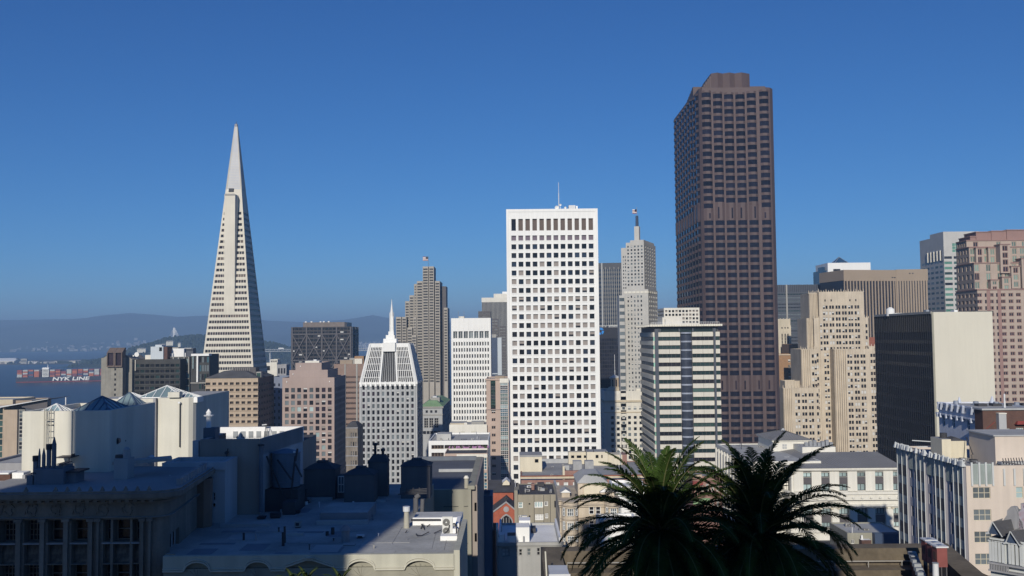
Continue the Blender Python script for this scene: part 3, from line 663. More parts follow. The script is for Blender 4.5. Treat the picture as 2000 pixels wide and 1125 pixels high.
mat('slabwall', (0.42, 0.385, 0.33), 0.85, 0.06, 0.15, 0.1); mat('slabframe', (0.30, 0.275, 0.235), 0.8, 0.08, 0.2)
def slab_tower():
    d = 950
    b = Bd('stepped_skyscraper', 'grey brown skyscraper of clustered stepped slabs with a flag on its top', 'skyscraper', 773, 878, 520, d, 0, wall='slabwall')
    
    p = b.Z(600)-b.Z(605.45); lab = ['gdark/slabframe/4/1/0.17', 'gblack/slabframe/4/1/0.17']
    # slabs: x0 x1 in the picture, top row, setback
    sl = [(825.5, 836.3, 521, 0, 12), (837.7, 847.2, 521, 0.6, 26), (814, 825, 549.5, 1.5, 26), (849.3, 858.6, 549.5, 1.5, 38), (808.5, 813.6, 555, 5, 20), (799.5, 808, 577, 6, 22), (791, 799, 588.5, 9, 24),
          (866.3, 873.5, 602, 5, 30), (784.7, 793.2, 619, 1.2, 24), (773, 783.2, 619, .8, 24), (807, 813, 620, 1.3, 4.5), (795, 804.5, 640, -1, 9), (803.5, 812.5, 655, -2.5, 6)]
    Tm = b.Z(522.5)
    for x0, x1, yt, y, L in sl:
        a, c = b.X(x0, y=y), b.X(x1, y=y); T = b.Z(yt, y=y); k0 = int((T-1.5)/p)
        ops = b.grid(.5, c-a-.5, 1, 1, T-1.5-k0*p, T-1.5, k0, .62, lab, .3, 'window_band', skip=lambda i, j: j < 20)
        b.block(a, c, y, y+L, 0, T, ops, (), par=.4, roof='roofdark')
    # dark recessed core between the slabs
    core = MB(); core.box(b.X(809), b.X(869), 13, 36, 0, b.Z(560, y=13), 'steelgrey'); core.box(b.X(774), b.X(812), 12, 30, 0, b.Z(623, y=12), 'steelgrey'); core.build('core', b.o)
    fp = MB(); x = b.X(836.5, y=6); zt = b.Z(501, y=6); fp.bar((x, 6, b.Z(524, y=6)), (x, 6, zt), .22, 'metal', 6)
    fp.build('flagpole', b.o)
    fl = MB(); h = 4.2
    for k in range(7): fl.box(x-.3-5.2, x-.3, 5.95, 6.05, zt-.4-h*(k+1)/7, zt-.4-h*k/7, 'redpaint' if k % 2 == 0 else 'white')
    fl.box(x-2.5, x-.28, 5.9, 6.1, zt-.4-h*.55, zt-.38, 'bluehull'); o = fl.build('flag', None, label='small striped flag flying above the stepped grey brown skyscraper', cat='flag'); o.matrix_world = b.o.matrix_basis.copy()
    b.done()
slab_tower()

def reserve_building():
    b = Bd('bank_building', 'classical grey stone building with a green copper roof below the stepped skyscraper', 'building', 822, 864, 797, 640, 0, wall='conc')
    W, T = b.W, b.H; Ld = b.Y(878, py=800); Z = b.Z
    mm = 'concgrey'
    ops = [(b.X(q)-.6, b.X(q)+.9, Z(806.5), Z(801.5), 'gdark', .3, 'window') for q in (833, 842, 851)]
    ops += [(b.X(q)-1.3, b.X(q)+1.5, Z(836), Z(817), 'gdark/conc/2/4/0.25', .8, 'window') for q in (832, 842, 852)]
    ops += [(b.X(q)-1, b.X(q)+1, Z(848), Z(842), 'gdark', .4, 'window') for q in (829, 836, 843, 850, 857)]
    opr = b.grid(4, Ld-4, 7, .4, Z(860), Z(800), 5, .5, 'gblack', .3)
    b.block(0, W, 0, Ld, 0, T, ops, opr, m=mm, par=0)
    b.part('cornice', lambda m: (m.box(-.8, W+.8, -.8, Ld+.8, T, T+1.0, 'conc'), m.box(-.3, W+.3, -.3, -.01, Z(811.5), Z(809.5), 'conc')))
    b.part('roof', lambda m: (m.hip(0, W, 0, Ld, T+1, 3.4, 'copper', .5, 5, 9), m.box(b.X(838), b.X(856), 12, 22, T+3, T+6.2, 'conc', 'roofpale'), m.box(b.X(842), b.X(850), 13, 20, T+6.2, T+7, 'metalpaint')))
    b.done()
reserve_building()

def white_slab():
    b = Bd('office_tower', 'narrow white office tower with blank top panel and tall glazed attic storey', 'tower', 881, 958.4, 621.6, 560, 0, wall='white')
    W, T = b.W, b.H; Z = b.Z; Ld = 28
    p = Z(667.6)-Z(679.63); z1 = Z(665.6); n = int(z1/p)
    ops = b.grid(b.X(884), b.X(955.6), 14, .5, z1-n*p, z1, n, .6, ['gdark', 'gdark', 'gblack', 'gblue', 'ggrey'], .45)
    ops += b.grid(b.X(884), b.X(955.6), 7, .8, Z(661.3), Z(647.3), 1, 1, 'ggrey/white/2/1/0.15', 1.2, 'attic_window')
    opr = b.grid(1, Ld-1, 6, .5, z1-n*p, z1, n, .6, 'gblack', .4)
    b.block(0, W, 0, Ld, 0, T, ops, opr, roof='roofpale')
    pw = (b.X(955.6)-b.X(884))/14
    b.part('pier', lambda m: [m.box(b.X(884)+pw*k-.22, b.X(884)+pw*k+.22, -.35, -.01, 0, Z(665), 'white') for k in range(15)]+[m.box(b.X(884)+pw*k-.12, b.X(884)+pw*k+.12, -.2, -.01, Z(644), T-.4, 'white') for k in range(0, 15, 2)])
    b.part('penthouse', lambda m: m.box(b.X(895), b.X(906), 6, 12, T-.7, T+1.2, 'whitewarm', 'roofwhite'))
    for q in (895, 906): b.part('flagpole', lambda m: m.bar((b.X(q), 2, T-.5), (b.X(q), 2, Z(608, y=2)), .1, 'metal', 5))
    b.done()
white_slab()

def behind_white():
    b = Bd('office_tower', 'plain dark blue tower with a pale edge strip half hidden behind the narrow white tower', 'tower', 950, 971.5, 659.5, 720, 0, wall='navy2')
    W, T = b.W, b.H
    ops = [(W-.01-1.2*0-6.0, W-.8, T-4-k*4.2, T-2.2-k*4.2, 'gblue', .15, 'window') for k in range(0, int(T/4.2)-1)]
    b.block(0, W, 0, 14, 0, T, [], []); b.block(W+.03, b.X(979.5), -.5, 14, 0, T, m='paleblue')
    b.part('penthouse', lambda m: m.box(2, W-1, 3, 9, T-.7, T+2.5, 'conc', 'roof')); b.part('ledge', lambda m: m.box(-.2, W-.1, -.35, -.01, b.Z(731), b.Z(729), 'paleblue'))
    b.done()
    b = Bd('ribbed_tower', 'dark pale-ribbed tower with a white cap left of the big white skyscraper', 'tower', 940.5, 1010, 581.5, 1200, 0, wall='whitewarm')
    W, T = b.W, b.H; b.block(0, W, 0, 40, b.Z(590.3), T); b.block(0.3, W-.3, .4, 39.6, 0, b.Z(590.3), m='darkribs', par=0)
    n = 28; b.part('rib', lambda m: [m.box(W*(k+.25)/n, W*(k+.62)/n, -.5, .38, 0, b.Z(590.3)-.02, 'conc') for k in range(n)])
    b.part('penthouse', lambda m: (m.box(b.X(964), b.X(996), 8, 30, T-.7, b.Z(574, y=8), 'whitewarm', 'roofwhite'), m.box(b.X(981), b.X(1000), 12, 30, T, b.Z(570, y=12), 'white')))
    b.done()
    b = Bd('stepped_tower', 'dark grey stepped slab tower in front of the ribbed tower with white cap', 'tower', 934, 958, 608, 980, 0, wall='steelgrey')
    p = b.Z(650)-b.Z(655.6)
    for x0, x1, yt, y, L in ((934, 958, 608, 4, 30), (958.2, 973, 622.6, 2, 28), (974.5, 988, 637.5, 0, 26)):
        a, c = b.X(x0, y=y), b.X(x1, y=y); T = b.Z(yt, y=y); n = int((T-1)/p)
        ops = b.grid(.6, c-a-.6, 2 if x0 > 940 else 3, .84, T-1-n*p, T-1, n, .42, ['gdark/conc/3/1/0.2', 'ggrey/conc/3/1/0.2'], .3, 'window_band')
        b.block(a, c, y, y+L, 0, T, ops, par=.4, roof='roofdark')
    b.done()
mat('navy2', (0.05, 0.075, 0.13), 0.5, 0.1, 0.1)
behind_white()

def glass_pink():
    b = Bd('corner_tower', 'narrow pink tower with green glass corner bay left of the big white tower', 'tower', 949.5, 993.5, 739.5, 436, 0, wall='pinkpale')
    W, T = b.W, b.H; Z, X = b.Z, b.X
    ops = []
    for k in range(9): ops.append((X(958), X(967.6), Z(749+k*6+5), Z(743+k*6+.3), rnd.choice(['gdark', 'ggreen', 'ggrey']), .25, 'window'))
    k = 0
    while True:
        y_ = 802+k*15.05
        if Z(y_+6.5) < 3: break
        ops.append((X(959.4), X(967.4), Z(y_+6.2), Z(y_), rnd.choice(['gdark/pinkpale/2/1/0.15', 'gdark:blindpale:0.4/pinkpale/2/1/0.15', 'gdark/pinkpale/2/1/0.15']), .35, 'window'))
        if k % 1 == 0: pass
        k += 1
    xg = X(976)
    ops += [(xg+.15, W-.4, Z(746+7.5*j+7.2), Z(746+7.5*j+.2), rnd.choice(['gsky/metalpaint/4/2/0.12', 'ggreen/metalpaint/4/2/0.12', 'gdark/metalpaint/4/2/0.12', 'gdark/metalpaint/4/2/0.12', 'gpale/metalpaint/4/2/0.12']), .2, 'glazing') for j in range(0, 31)]
    b.block(0, W, 0, 22, 0, T, ops, (), par=.5)
    b.part('cornice', lambda m: (m.box(-.5, xg, -.5, -.01, T-.8, T, 'pinkpale'), m.box(xg, W, -.3, -.01, T-2, T, 'whitewarm'), m.box(-.3, xg+.2, -.35, -.01, Z(800.5), Z(799), 'pinkstone'), m.box(4, W-2, 4, 14, T-.5, T+1, 'brownstone', 'roof')))
    b.done()
glass_pink()

def big_white():
    b = Bd('white_skyscraper', 'big bright white skyscraper with a regular grid of square windows', 'skyscraper', 989.6, 1166, 409.3, 440, 0, wall='white')
    W, T = b.W, b.H; Z = lambda y: b.Z(y, 1078); Ld = 38
    x0, x1 = b.X(996), b.X(1160.4); T_off = 0
    p = Z(460)-Z(477.02); z1 = Z(455.9); n = int(z1/p)
    dk = ['gdark', 'gblue', 'gblack', 'gdark', 'gblack']; bl = ['gdark:blind:1', 'gdark:blind:1', 'gbrown:blind:0.97', 'gdark:blind:0.6']
    ops = []; pu = (x1-x0)/12
    rows = 'bddddmmBBBBmmdBBdBdddBdddBBddd'
    for j in range(n):
        rk = rows[j] if j < len(rows) else 'd'
        for i in range(12):
            pr = {'b': .95, 'B': .72, 'm': .35, 'd': .12}[rk]
            kd = rnd.choice(bl) if rnd.random() < pr else rnd.choice(dk)
            if j == 0: kd = 'gviolet:blindviolet:1'
            zc = z1-p*(j+.5); ops.append((x0+pu*(i+.5)-pu*.335, x0+pu*(i+.5)+pu*.335, zc-p*.285, zc+p*.285, kd, .75, 'window'))
    for i in range(12): ops.append((x0+pu*(i+.5)-pu*.32, x0+pu*(i+.5)+pu*.32, Z(450), Z(427), 'gbrown:blinddark:1' if i else 'gdark', 1.0, 'attic_window'))
    opl = b.grid(2, Ld-2, 7, .6, z1-n*p, z1, n, .54, 'gdark', .5)
    b.block(0, W, 0, Ld, 0, T, ops, opl, opl, roof='roofpale', par=1.0)
    m = MB()
    for i in range(12):     # raised surround and sill beside every opening
        for j in range(n):
            zc = z1-p*(j+.5); a = x0+pu*(i+.5)-pu*.335; c = a+pu*.67
            m.box(a-.22, c+.22, -.18, -.005, zc-p*.285-.42, zc-p*.285-.02, 'white'); m.box(a-.22, c+.22, -.10, -.005, zc+p*.285+.02, zc+p*.285+.22, 'white')
    for i in range(13): m.box(x0+pu*i-.13, x0+pu*i+.13, -.12, -.004, 0, Z(424), 'white')
    m.build('sill', b.o, kind='stuff')
    m = MB(); m.box(-.25, .9, -.3, -.01, 0, T+.1, 'white'); m.box(W-.9, W+.25, -.3, -.01, 0, T+.1, 'white'); m.box(.9, W-.9, -.22, -.01, T-1.2, T+.1, 'white')
    for i in range(13): m.box(x0+pu*i-.04, x0+pu*i+.04, -.05, -.01, Z(423), T-1.25, 'metalpaint')
    m.build('trim', b.o)
    b.part('penthouse', lambda m: (m.box(b.X(1111, y=10), b.X(1124, y=10), 10, 16, T-1, Z(395.5), 'metalpaint', 'roofpale'), m.box(b.X(1125, y=11), b.X(1128, y=11), 10, 14, T-1, Z(397), 'metal'), m.box(b.X(1100), b.X(1110), 8, 14, T-1, T+1.2, 'white', 'roofwhite')))
    b.part('antenna', lambda m: (m.bar((b.X(1091.5, y=8), 8, T-1), (b.X(1091.5, y=8), 8, Z(372)), .22, 'metalpaint', 6), m.bar((b.X(1091.5, y=8), 8, Z(372)), (b.X(1091.5, y=8), 8, Z(351)), .12, 'metalpaint', 6)))
    for q, yy, r in ((1087.5, 402, 1.0), (1094.5, 396.5, .55), (1104, 402, .55)):
        dz = Z(yy); xx = b.X(q, y=7)
        def dish(m):
            for k in range(10):
                a0, a1 = k*.6283, (k+1)*.6283; m.q([(xx, 7.2, dz), (xx+r*math.cos(a0), 6.7, dz+r*math.sin(a0)), (xx+r*math.cos(a1), 6.7, dz+r*math.sin(a1))], 'white')
                m.q([(xx, 7.3, dz), (xx+r*math.cos(a1), 6.8, dz+r*math.sin(a1)), (xx+r*math.cos(a0), 6.8, dz+r*math.sin(a0))], 'metal')
            m.bar((xx, 7.3, dz), (xx, 7.3, T-1), .12, 'metal')
        b.part('dish', dish)
    b.done()
big_white()
def right_back():
    # dark ribbed tower behind the white one
    b = Bd('ribbed_tower', 'dark ribbed tower with pale fins just right of the big white skyscraper', 'tower', 1160, 1214, 514, 900, -6, wall='darkribs')
    W, T = b.W, b.H; b.block(0, W, 0, 30, 0, T, roof='roofdark'); n = 13
    b.part('rib', lambda m: [m.box(W*(k+.3)/n, W*(k+.52)/n, -.5, -.01, 0, T-(4 if k % 2 else 6), 'conc') for k in range(4, n)])
    b.part('light_pier', lambda m: m.box(b.X(1174), b.X(1176.5), -.8, -.01, 0, T, 'concgrey'))
    b.part('window_line', lambda m: [m.box(.2, W-.2, -.12, -.01, T-8-k*3.9, T-6.2-k*3.9, 'gblue') for k in range(30)])
    b.done()
    b = Bd('dark_tower', 'windowless looking dark navy tower with a round blue ring logo near its top', 'tower', 1160, 1219, 639.5, 700, 0, wall='navy')
    W, T = b.W, b.H; ops = b.grid(.6, W-.6, 12, .86, 2, T-8, 34, .8, 'gnavy', .08); b.block(0, W, 0, 34, 0, T, ops, roof='roofdark')
    lx, lz, r = b.X(1172.5), b.Z(647), 2.7
    lg = MB()
    for k in range(4):      # four ring segments round an open square
        a0 = math.radians(90*k+25); 
        pts = [(lx+r*math.cos(a0+t), lz+r*math.sin(a0+t)) for t in (0, .4, .8, 1.2)]; pin = [(lx+r*.42*math.cos(a0+t+.35), lz+r*.42*math.sin(a0+t+.35)) for t in (1.2, .4, -.1)]
        poly = pts+pin
        lg.q([(x, -.35, z) for x, z in poly[::-1]], 'signblue')
        for (xa, za), (xb, zb) in zip(poly, poly[1:]+poly[:1]): lg.q([(xa, -.35, za), (xb, -.35, zb), (xb, -.02, zb), (xa, -.02, za)], 'signblue')
    lg.build('logo_sign', b.o)
    b.part('roof_rail', lambda m: [m.box(2+k*3.2, 2.3+k*3.2, 1, 1.3, T-.5, T+1.5, 'metalpaint') for k in range(int(W/3.4))]+[m.box(2, W-2, 1, 1.2, T+1.3, T+1.5, 'metalpaint'), m.box(b.X(1189), b.X(1212), 3, 8, T-.5, T+1.8, 'concgrey')])
    b.done()
    b = Bd('dark_house', 'low dark slate tower top with slanted shoulder in front of the grey spired tower', 'tower', 1219.6, 1236, 706, 690, 0, wall='navy')
    W, T = b.W, b.H; m = MB(); x = [0, b.X(1224), b.X(1235), b.X(1240)]
    zz = [b.Z(700), b.Z(697), b.Z(716), b.Z(730)]
    m.v = []; front = [(0, 0), (x[3], 0), (x[3], zz[3]), (x[2], zz[2]), (x[1], zz[1]), (0, zz[0])]
    m.q([(a, 0, c) for a, c in front], 'navy'); m.q([(a, 14, c) for a, c in front[::-1]], 'navy')
    for (a, c), (e, f) in zip(front, front[1:]+front[:1]): m.q([(a, 0, c), (a, 14, c), (e, 14, f), (e, 0, f)], 'navy')
    for o_ in [m]: b.mb = m
    b.done()
glass('gnavy', (0.016, 0.018, 0.028), 0.2)
right_back()

def spired_grey():
    d = 650; b = Bd('spired_skyscraper', 'pale grey angular skyscraper with a dark topped mast and a small red flag', 'skyscraper', 1218.5, 1266, 566, d, -22, wall='concpale')
    W, T = b.W, b.H; Z, X = b.Z, b.X
    Ld = 40
    kinds = ['ggrey', 'gdark', 'ggrey', 'gdark', 'ggrey:blindpale:0.5']
    # lower shaft
    p = 8.7*d/FPX; z1 = Z(575, 1240); n = int(z1/p)
    opsF = b.grid(X(1224, 600), X(1256, 600), 5, .42, z1-n*p, z1, n, .5, kinds, .35)
    Lr = max(12, abs(b.Y(1284.5, 'R', 600)))
    opsR = b.grid(.8, Lr-.8, 5, .5, z1-n*p, z1, n, .55, ['gdark', 'ggrey', 'ggrey'], .35)
    b.block(0, W, 0, Lr, 0, T, opsF, opsR, par=.6)
    pl = [W*(k+.5)/6 for k in range(6)]
    b.part('panel', lambda m: [m.box(q-W*.068, q+W*.068, -.25, -.01, Z(573, 1240), T-1.2, 'whitewarm') for q in pl]+[m.box(W+.01, W+.25, Lr*(k+.12)/5, Lr*(k+.88)/5, Z(573, 1240), T-1.2, 'whitewarm') for k in range(5)])
    b.done()
    b2 = Bd('spired_skyscraper', 'x', 'x', 1213.5, 1257.5, 484, d+3, -22, wall='concpale'); o2 = b2.o
    # upper shaft: parts of the same building
    Z2, X2 = b2.Z, b2.X; W2, T2 = b2.W, b2.H; base = Z2(566.5, 1240); Lr2 = max(10, abs(b2.Y(1281, 'R', 520)))-.0
    p2 = 6.8*d/FPX; xm = X2(1223, 520); ztop = Z2(473.5, 1240)
    k = int((ztop-base-2)/p2)
    zz1 = ztop-1.6
    opsF = b2.grid(.3, W2-xm-.3, 5, .5, zz1-base-k*p2, zz1-base, k, .52, kinds, .35)
    opsR = b2.grid(.6, Lr2-.6, 5, .5, zz1-base-k*p2, zz1-base, k, .52, ['ggrey', 'ggrey', 'gdark'], .35)
    b2.block(xm, W2, 0, Lr2, base, ztop, opsF, opsR, par=.5)
    opsL = b2.grid(.3, xm-.1, 2, .5, 0.5, 0.5+(k-2)*p2, k-2, .52, kinds, .35)
    b2.block(-.5, xm-.02, 1.2, Lr2-2, base-6, T2, [(q[0]+.5, q[1]+.5, q[2]+6, q[3]+6, *q[4:]) for q in opsL], (), par=.4)
    cw = W2-xm
    b2.block(xm+cw*.20, W2-.6, 2, Lr2-2, ztop-.6, Z2(468.5, 1240), par=.3)
    sx = xm+cw*.55; sy = Lr2*.5; zc = Z2(468.5, 1240)-.4
    q = b2.hit(1244.5, 455, 1, sy); sx = q.x; zf = lambda y_: b2.hit(1244.5, y_, 1, sy).z
    b2.part('mast', lambda m: (m.cyl(sx, sy, zc, zc+1.2, 3.6, 3.2, 8, 'concpale'), m.box(sx-1.7, sx+1.7, sy-1.7, sy+1.7, zc, zf(442.5), 'concpale'), m.cyl(sx, sy, zf(442.4), zf(421.5), 1.15, 1.0, 10, 'navy2'), m.bar((sx, sy, zf(421.6)), (sx, sy, zf(404)), .16, 'metal', 6)))
    fl = MB()
    for r_ in range(6):
        a = math.radians(200+r_*0); fl.box(sx-3.2, sx-.2, sy-.03, sy+.03, zf(410)-r_*.5, zf(410)-r_*.5+.5, 'redpaint' if r_ % 2 else 'white')
    fl.box(sx-1.5, sx-.18, sy-.05, sy+.05, zf(410)-1.0, zf(410)+.52, 'bluehull')
    mw = b2.o.matrix_basis.copy(); fo = fl.build('flag', None, label='tiny red flag at the mast of the pale grey angular skyscraper', cat='flag'); fo.matrix_world = mw
    b2.done()
    # attach the upper shaft's parts to the one building
    M1 = (Matrix.Translation(b.o.location) @ Matrix.Rotation(b.o.rotation_euler.z, 4, 'Z')).inverted(); M2 = Matrix.Translation(o2.location) @ Matrix.Rotation(o2.rotation_euler.z, 4, 'Z')
    for c in list(bpy.data.objects):
        if c.parent == o2:
            c.parent = b.o; loc = M1 @ M2 @ Matrix.Translation(c.location) @ Matrix.Rotation(c.rotation_euler.z, 4, 'Z')
            c.matrix_local = loc
            if c.name.startswith('wall'): c.name = 'upper_wall'
    bpy.data.objects.remove(o2)
    b = Bd('banded_annex', 'small pale blue banded block on the left flank of the grey spired skyscraper', 'building', 1209.2, 1219.6, 577, 640, 0, wall='concpale')
    T = b.H; n = int(T/4.6); ops = b.grid(0.15, b.W-.1, 1, 1, T-n*4.6, T-.6, n, .5, 'ggrey', .2, 'window_band'); b.block(0, b.W, 0, 12, 0, T, ops); b.done()
mat('concpale', (0.50, 0.49, 0.46), 0.8, 0.06, 0.15, 0.08)
spired_grey()

def domed():
    b = Bd('domed_building', 'old beige stone building crowned by a small cupola with a pointed pole', 'building', 1180, 1262, 764, 640, 0, wall='whitewarm')
    W, T = b.W, b.H; Z, X = b.Z, b.X; Ld = max(20, b.Y(1171, 'L', 800)); pw = 11.05*640/FPX
    cx = [X(1150+q/3.307) for q in (150, 187, 223, 260, 297, 333, 370)]
    ops = []
    for yc, h in [(797.3, 6.5), (815.8, 5.6), (826.5, 5.6)]+[(838+11.2*k, 6) for k in range(16)]:
        z = Z(yc)
        if z < 4: break
        for c in cx: ops.append((c-.95, c+.95, z-h*.5*.346, z+h*.5*.346, rnd.choice(['gblack', 'gdark', 'gblack', 'ggrey']) if yc > 805 else rnd.choice(['gdark', 'ggrey:blindpale:0.6']), .35, 'window'))
    opl = b.grid(2, Ld-2, 8, .45, 4, Z(790), 14, .55, 'gdark', .35)
    b.block(0, W, 0, Ld, 0, T, ops, (), opl, par=.8, roof='roofpale')
    b.part('cornice', lambda m: (m.box(-1.0, W+.5, -1.0, -.01, Z(785.5), Z(782), 'beige'), m.box(-1.0, -.01, 0, Ld, Z(785.5), Z(782), 'beige'), m.box(-.4, W, -.45, -.01, Z(806.5), Z(804.5), 'beige')))
    y0 = 7; ZZ = lambda q: b.Z(q, y=y0); XX = lambda q: b.X(q, y=y0)
    b.part('white_penthouse', lambda m: (m.box(X(1186, y=2), X(1219, y=2), 2, 12, T-.8, b.Z(768.5, y=2), 'white', 'roofwhite'), [m.box(X(q, y=2)-.45, X(q, y=2)+.45, 1.85, 2, b.Z(776.5, y=2), b.Z(773.5, y=2), 'gblack') for q in (1187.5, 1191.8)]))
    b.part('roof_structure', lambda m: (m.box(X(1224, y=4), X(1242, y=4), 4, 14, T-.8, b.Z(765, y=4), 'beige', 'roofwhite'), m.box(X(1243, y=4), X(1260, y=4), 5, 14, T-.8, b.Z(760, y=4), 'whitewarm', 'roofpale'), m.box(X(1230, y=4), X(1236, y=4), 3, 5, T-.8, b.Z(772, y=4), 'white')))
    cxx = XX(1203.3); r = (XX(1222)-XX(1185))/2; n = 20; cy = y0+r
    m = MB(); zb, zt = ZZ(771), ZZ(757)
    m.cyl(cxx, cy, T-1, zb, r, r, n, 'beige'); pr = [(r, zb), (r*.97, zb+(zt-zb)*.4), (r*.85, zb+(zt-zb)*.75), (r*.62, zt), (r*.5, zt+.4)]
    for (r0, a), (r1, c) in zip(pr, pr[1:]): m.cyl(cxx, cy, a, c, r0, r1, n, 'beige')
    m.build('dome', b.o)
    m = MB(); r2 = (XX(1213)-XX(1194))/2; m.cyl(cxx, cy, zt, ZZ(738.5), r2, r2, 12, 'tan'); m.cyl(cxx, cy, ZZ(740), ZZ(738.3), r2*1.15, r2*1.15, 12, 'beige')
    for k in range(8):
        a = k*math.pi/4+.2; m.bar((cxx+r2*1.01*math.cos(a), cy+r2*1.01*math.sin(a), zt+.6), (cxx+r2*1.01*math.cos(a), cy+r2*1.01*math.sin(a), ZZ(742)), .45, 'gblack', 6)
    m.cyl(cxx, cy, ZZ(738.3), ZZ(733), r2*1.2, r2*.15, 12, 'metalpaint'); m.build('cupola', b.o)
    b.part('pole', lambda m: (m.bar((cxx, cy, ZZ(734)), (cxx, cy, ZZ(724)), .35, 'metalpaint', 6), m.bar((cxx, cy, ZZ(725)), (cxx, cy, ZZ(693)), .16, 'metalpaint', 6)))
    b.done()
domed()

def striped():
    d = 420; b = Bd('striped_tower', 'tower striped with cream bands and dark green glass under an overhanging flat white canopy', 'tower', 1275.5, 1405.5, 638, d, 0, wall='gpanel')
    W, T = b.W, b.H; Z, X = b.Z, b.X; Ld = b.Y(1251, 'L', 700)
    cr = MB(); 
    b.mb.box(.5, W-.5, .6, Ld-.5, 0, T-.2, 'steelgrey', 'roofpale')
    p = Z(649)-Z(665.78); n = int(Z(649)/p)
    zs = [Z(649)-k*p for k in range(n+1)]
    xa, xb_, xc, xd, xe, xf = X(1285), X(1328), X(1351), X(1392.5), X(1396.5), W
    xcol0 = X(1276.2)
    glk = ['ggreen/steelgrey/5/1/0.12', 'gdark/steelgrey/5/1/0.12', 'gteal/steelgrey/5/1/0.12', 'gteal/steelgrey/5/1/0.12']
    def band(x0, x1, z0, z1, side=None):   # cream spandrel with panel joints
        m = MB(); k = max(1, round((x1-x0)/4.2))
        for i in range(k):
            a = x0+(x1-x0)*i/k+.05; c = x0+(x1-x0)*(i+1)/k-.05
            if side is None: m.box(a, c, -.2, .55, z0, z1, 'creampanel')
            else: m.box(-.2, .45, a, c, z0, z1, 'creampanel')
        return m
    for k in range(n):
        zt = zs[k]; zb = zt-p*.53; zl = zt-p
        for x0, x1 in ((xa, xb_), (xc, xd), (xe, xf)): band(x0, x1, zb, zt).build('spandrel', b.o)
        band(0, Ld, zb, zt, 1).build('spandrel', b.o)
        for x0, x1, q in ((xa, xb_, None), (xc, xd, None), (xe, xf, 'gteal/steelgrey/1/1/0.12')):
            o = link('window_band', wtemplate(x1-x0, p*.47-.02, q or rnd.choice(glk)), b.o); o.location = (x0, .35, zl+.01)
        o = link('window_band', wtemplate(Ld-.6, p*.47-.02, 'gsage/steelgrey/8/1/0.15'), b.o); o.location = (.35, Ld-.1, zl+.01); o.rotation_euler = (0, 0, -math.pi/2)
        if k % 1 == 0:
            o = link('window', wtemplate(1.9, p*.47-.02, 'gmint' if rnd.random() < .7 else 'ggreen'), b.o); o.location = (.03, -.12, zl+.01)
        o = MB(); o.box(-.2, 2.0, -.2, -.11, zb, zt, 'creampanel'); o.build('spandrel', b.o)
    cc = MB(); cc.box(xcol0+.4, xa-.02, -.9, .59, 0, T-1, 'steelblue'); cc.build('column', b.o)
    cc = MB(); cc.box(xd+.02, xe-.02, -.9, .59, 0, T-1, 'steelblue'); cc.build('column', b.o)
    # the bowed bay in the middle
    nseg = 8; xm = (xb_+xc)/2; hwid = (xc-xb_)/2-.15
    arc = [(xm+hwid*math.cos(math.pi-math.pi*i/nseg), -1.9*math.sin(math.pi*i/nseg)-.2) for i in range(nseg+1)]
    poly = arc+[(xc-.15, .55), (xb_+.15, .55)]; poly = poly
    bay = MB(); bay.prism([(x, y*.86 if y < 0 else y) for x, y in poly], 0, T-3.6, 'gbay')
    for k in range(n):
        zt = zs[k]; bay.prism(poly, zt-p*.20, zt-p*.02, 'steelpale')
    bay.build('bow_window', b.o)
    # top storey and canopy
    b.part('attic', lambda m: (m.box(.8, W-1.2, .2, .58, zs[0]+.02, T-.6, 'gteal'), [m.box(x-.3, x+.3, -.5, .18, zs[0]+.02, T-.5, 'steelblue') for x in (xa, xb_-.4, xc+.4, xd, 3, W-2)]))
    cz = Z(638)
    def can(m):
        x0, x1 = X(1267), X(1408.5); m.box(x0, x1, -2.5, Ld+1, cz, cz+.9, 'whitewarm', 'roofwhite')
        k = 30
        for i in range(k): m.box(x0+(x1-x0)*(i+.15)/k, x0+(x1-x0)*(i+.55)/k, -3.3, -2.51, cz+.02, cz+.75, 'whitewarm')
        for i in range(14): m.box(x0-.7, x0-.01, -1+i*(Ld)/14, -.1+i*Ld/14, cz+.02, cz+.75, 'whitewarm')
        for i in range(k+1): m.bar((x0+1+(x1-x0-2)*i/k, -1, cz+.9), (x0+1+(x1-x0-2)*i/k, -1, cz+1.9), .05, 'metalpaint')
        m.bar((x0+1, -1, cz+1.9), (x1-1, -1, cz+1.9), .07, 'metalpaint'); m.bar((x0+1, -1, cz+1.4), (x1-1, -1, cz+1.4), .05, 'metalpaint')
    b.part('canopy', can)
    b.part('penthouse', lambda m: (m.box(X(1294, y=8), X(1331, y=8), 8, 22, cz+.9, b.Z(620, y=8), 'creampanel', 'roofpale'), m.box(X(1299, y=7), X(1310, y=7), 6, 8, cz+.9, b.Z(624, y=7), 'creampanel')))
    b.done()
mat('creampanel', (0.64, 0.61, 0.53), 0.7, 0.05, 0.1, 0.08); mat('steelblue', (0.075, 0.085, 0.105), 0.5, 0.08, 0.1); mat('steelpale', (0.30, 0.33, 0.40), 0.4, 0.08, 0.1)
mat('gpanel', (0.3, 0.3, 0.3)); glass('gteal', (0.02, 0.038, 0.038)); glass('gsage', (0.08, 0.10, 0.09), .2); glass('gmint', (0.22, 0.42, 0.33), .2); glass('gbay', (0.05, 0.058, 0.08), .25)
striped()

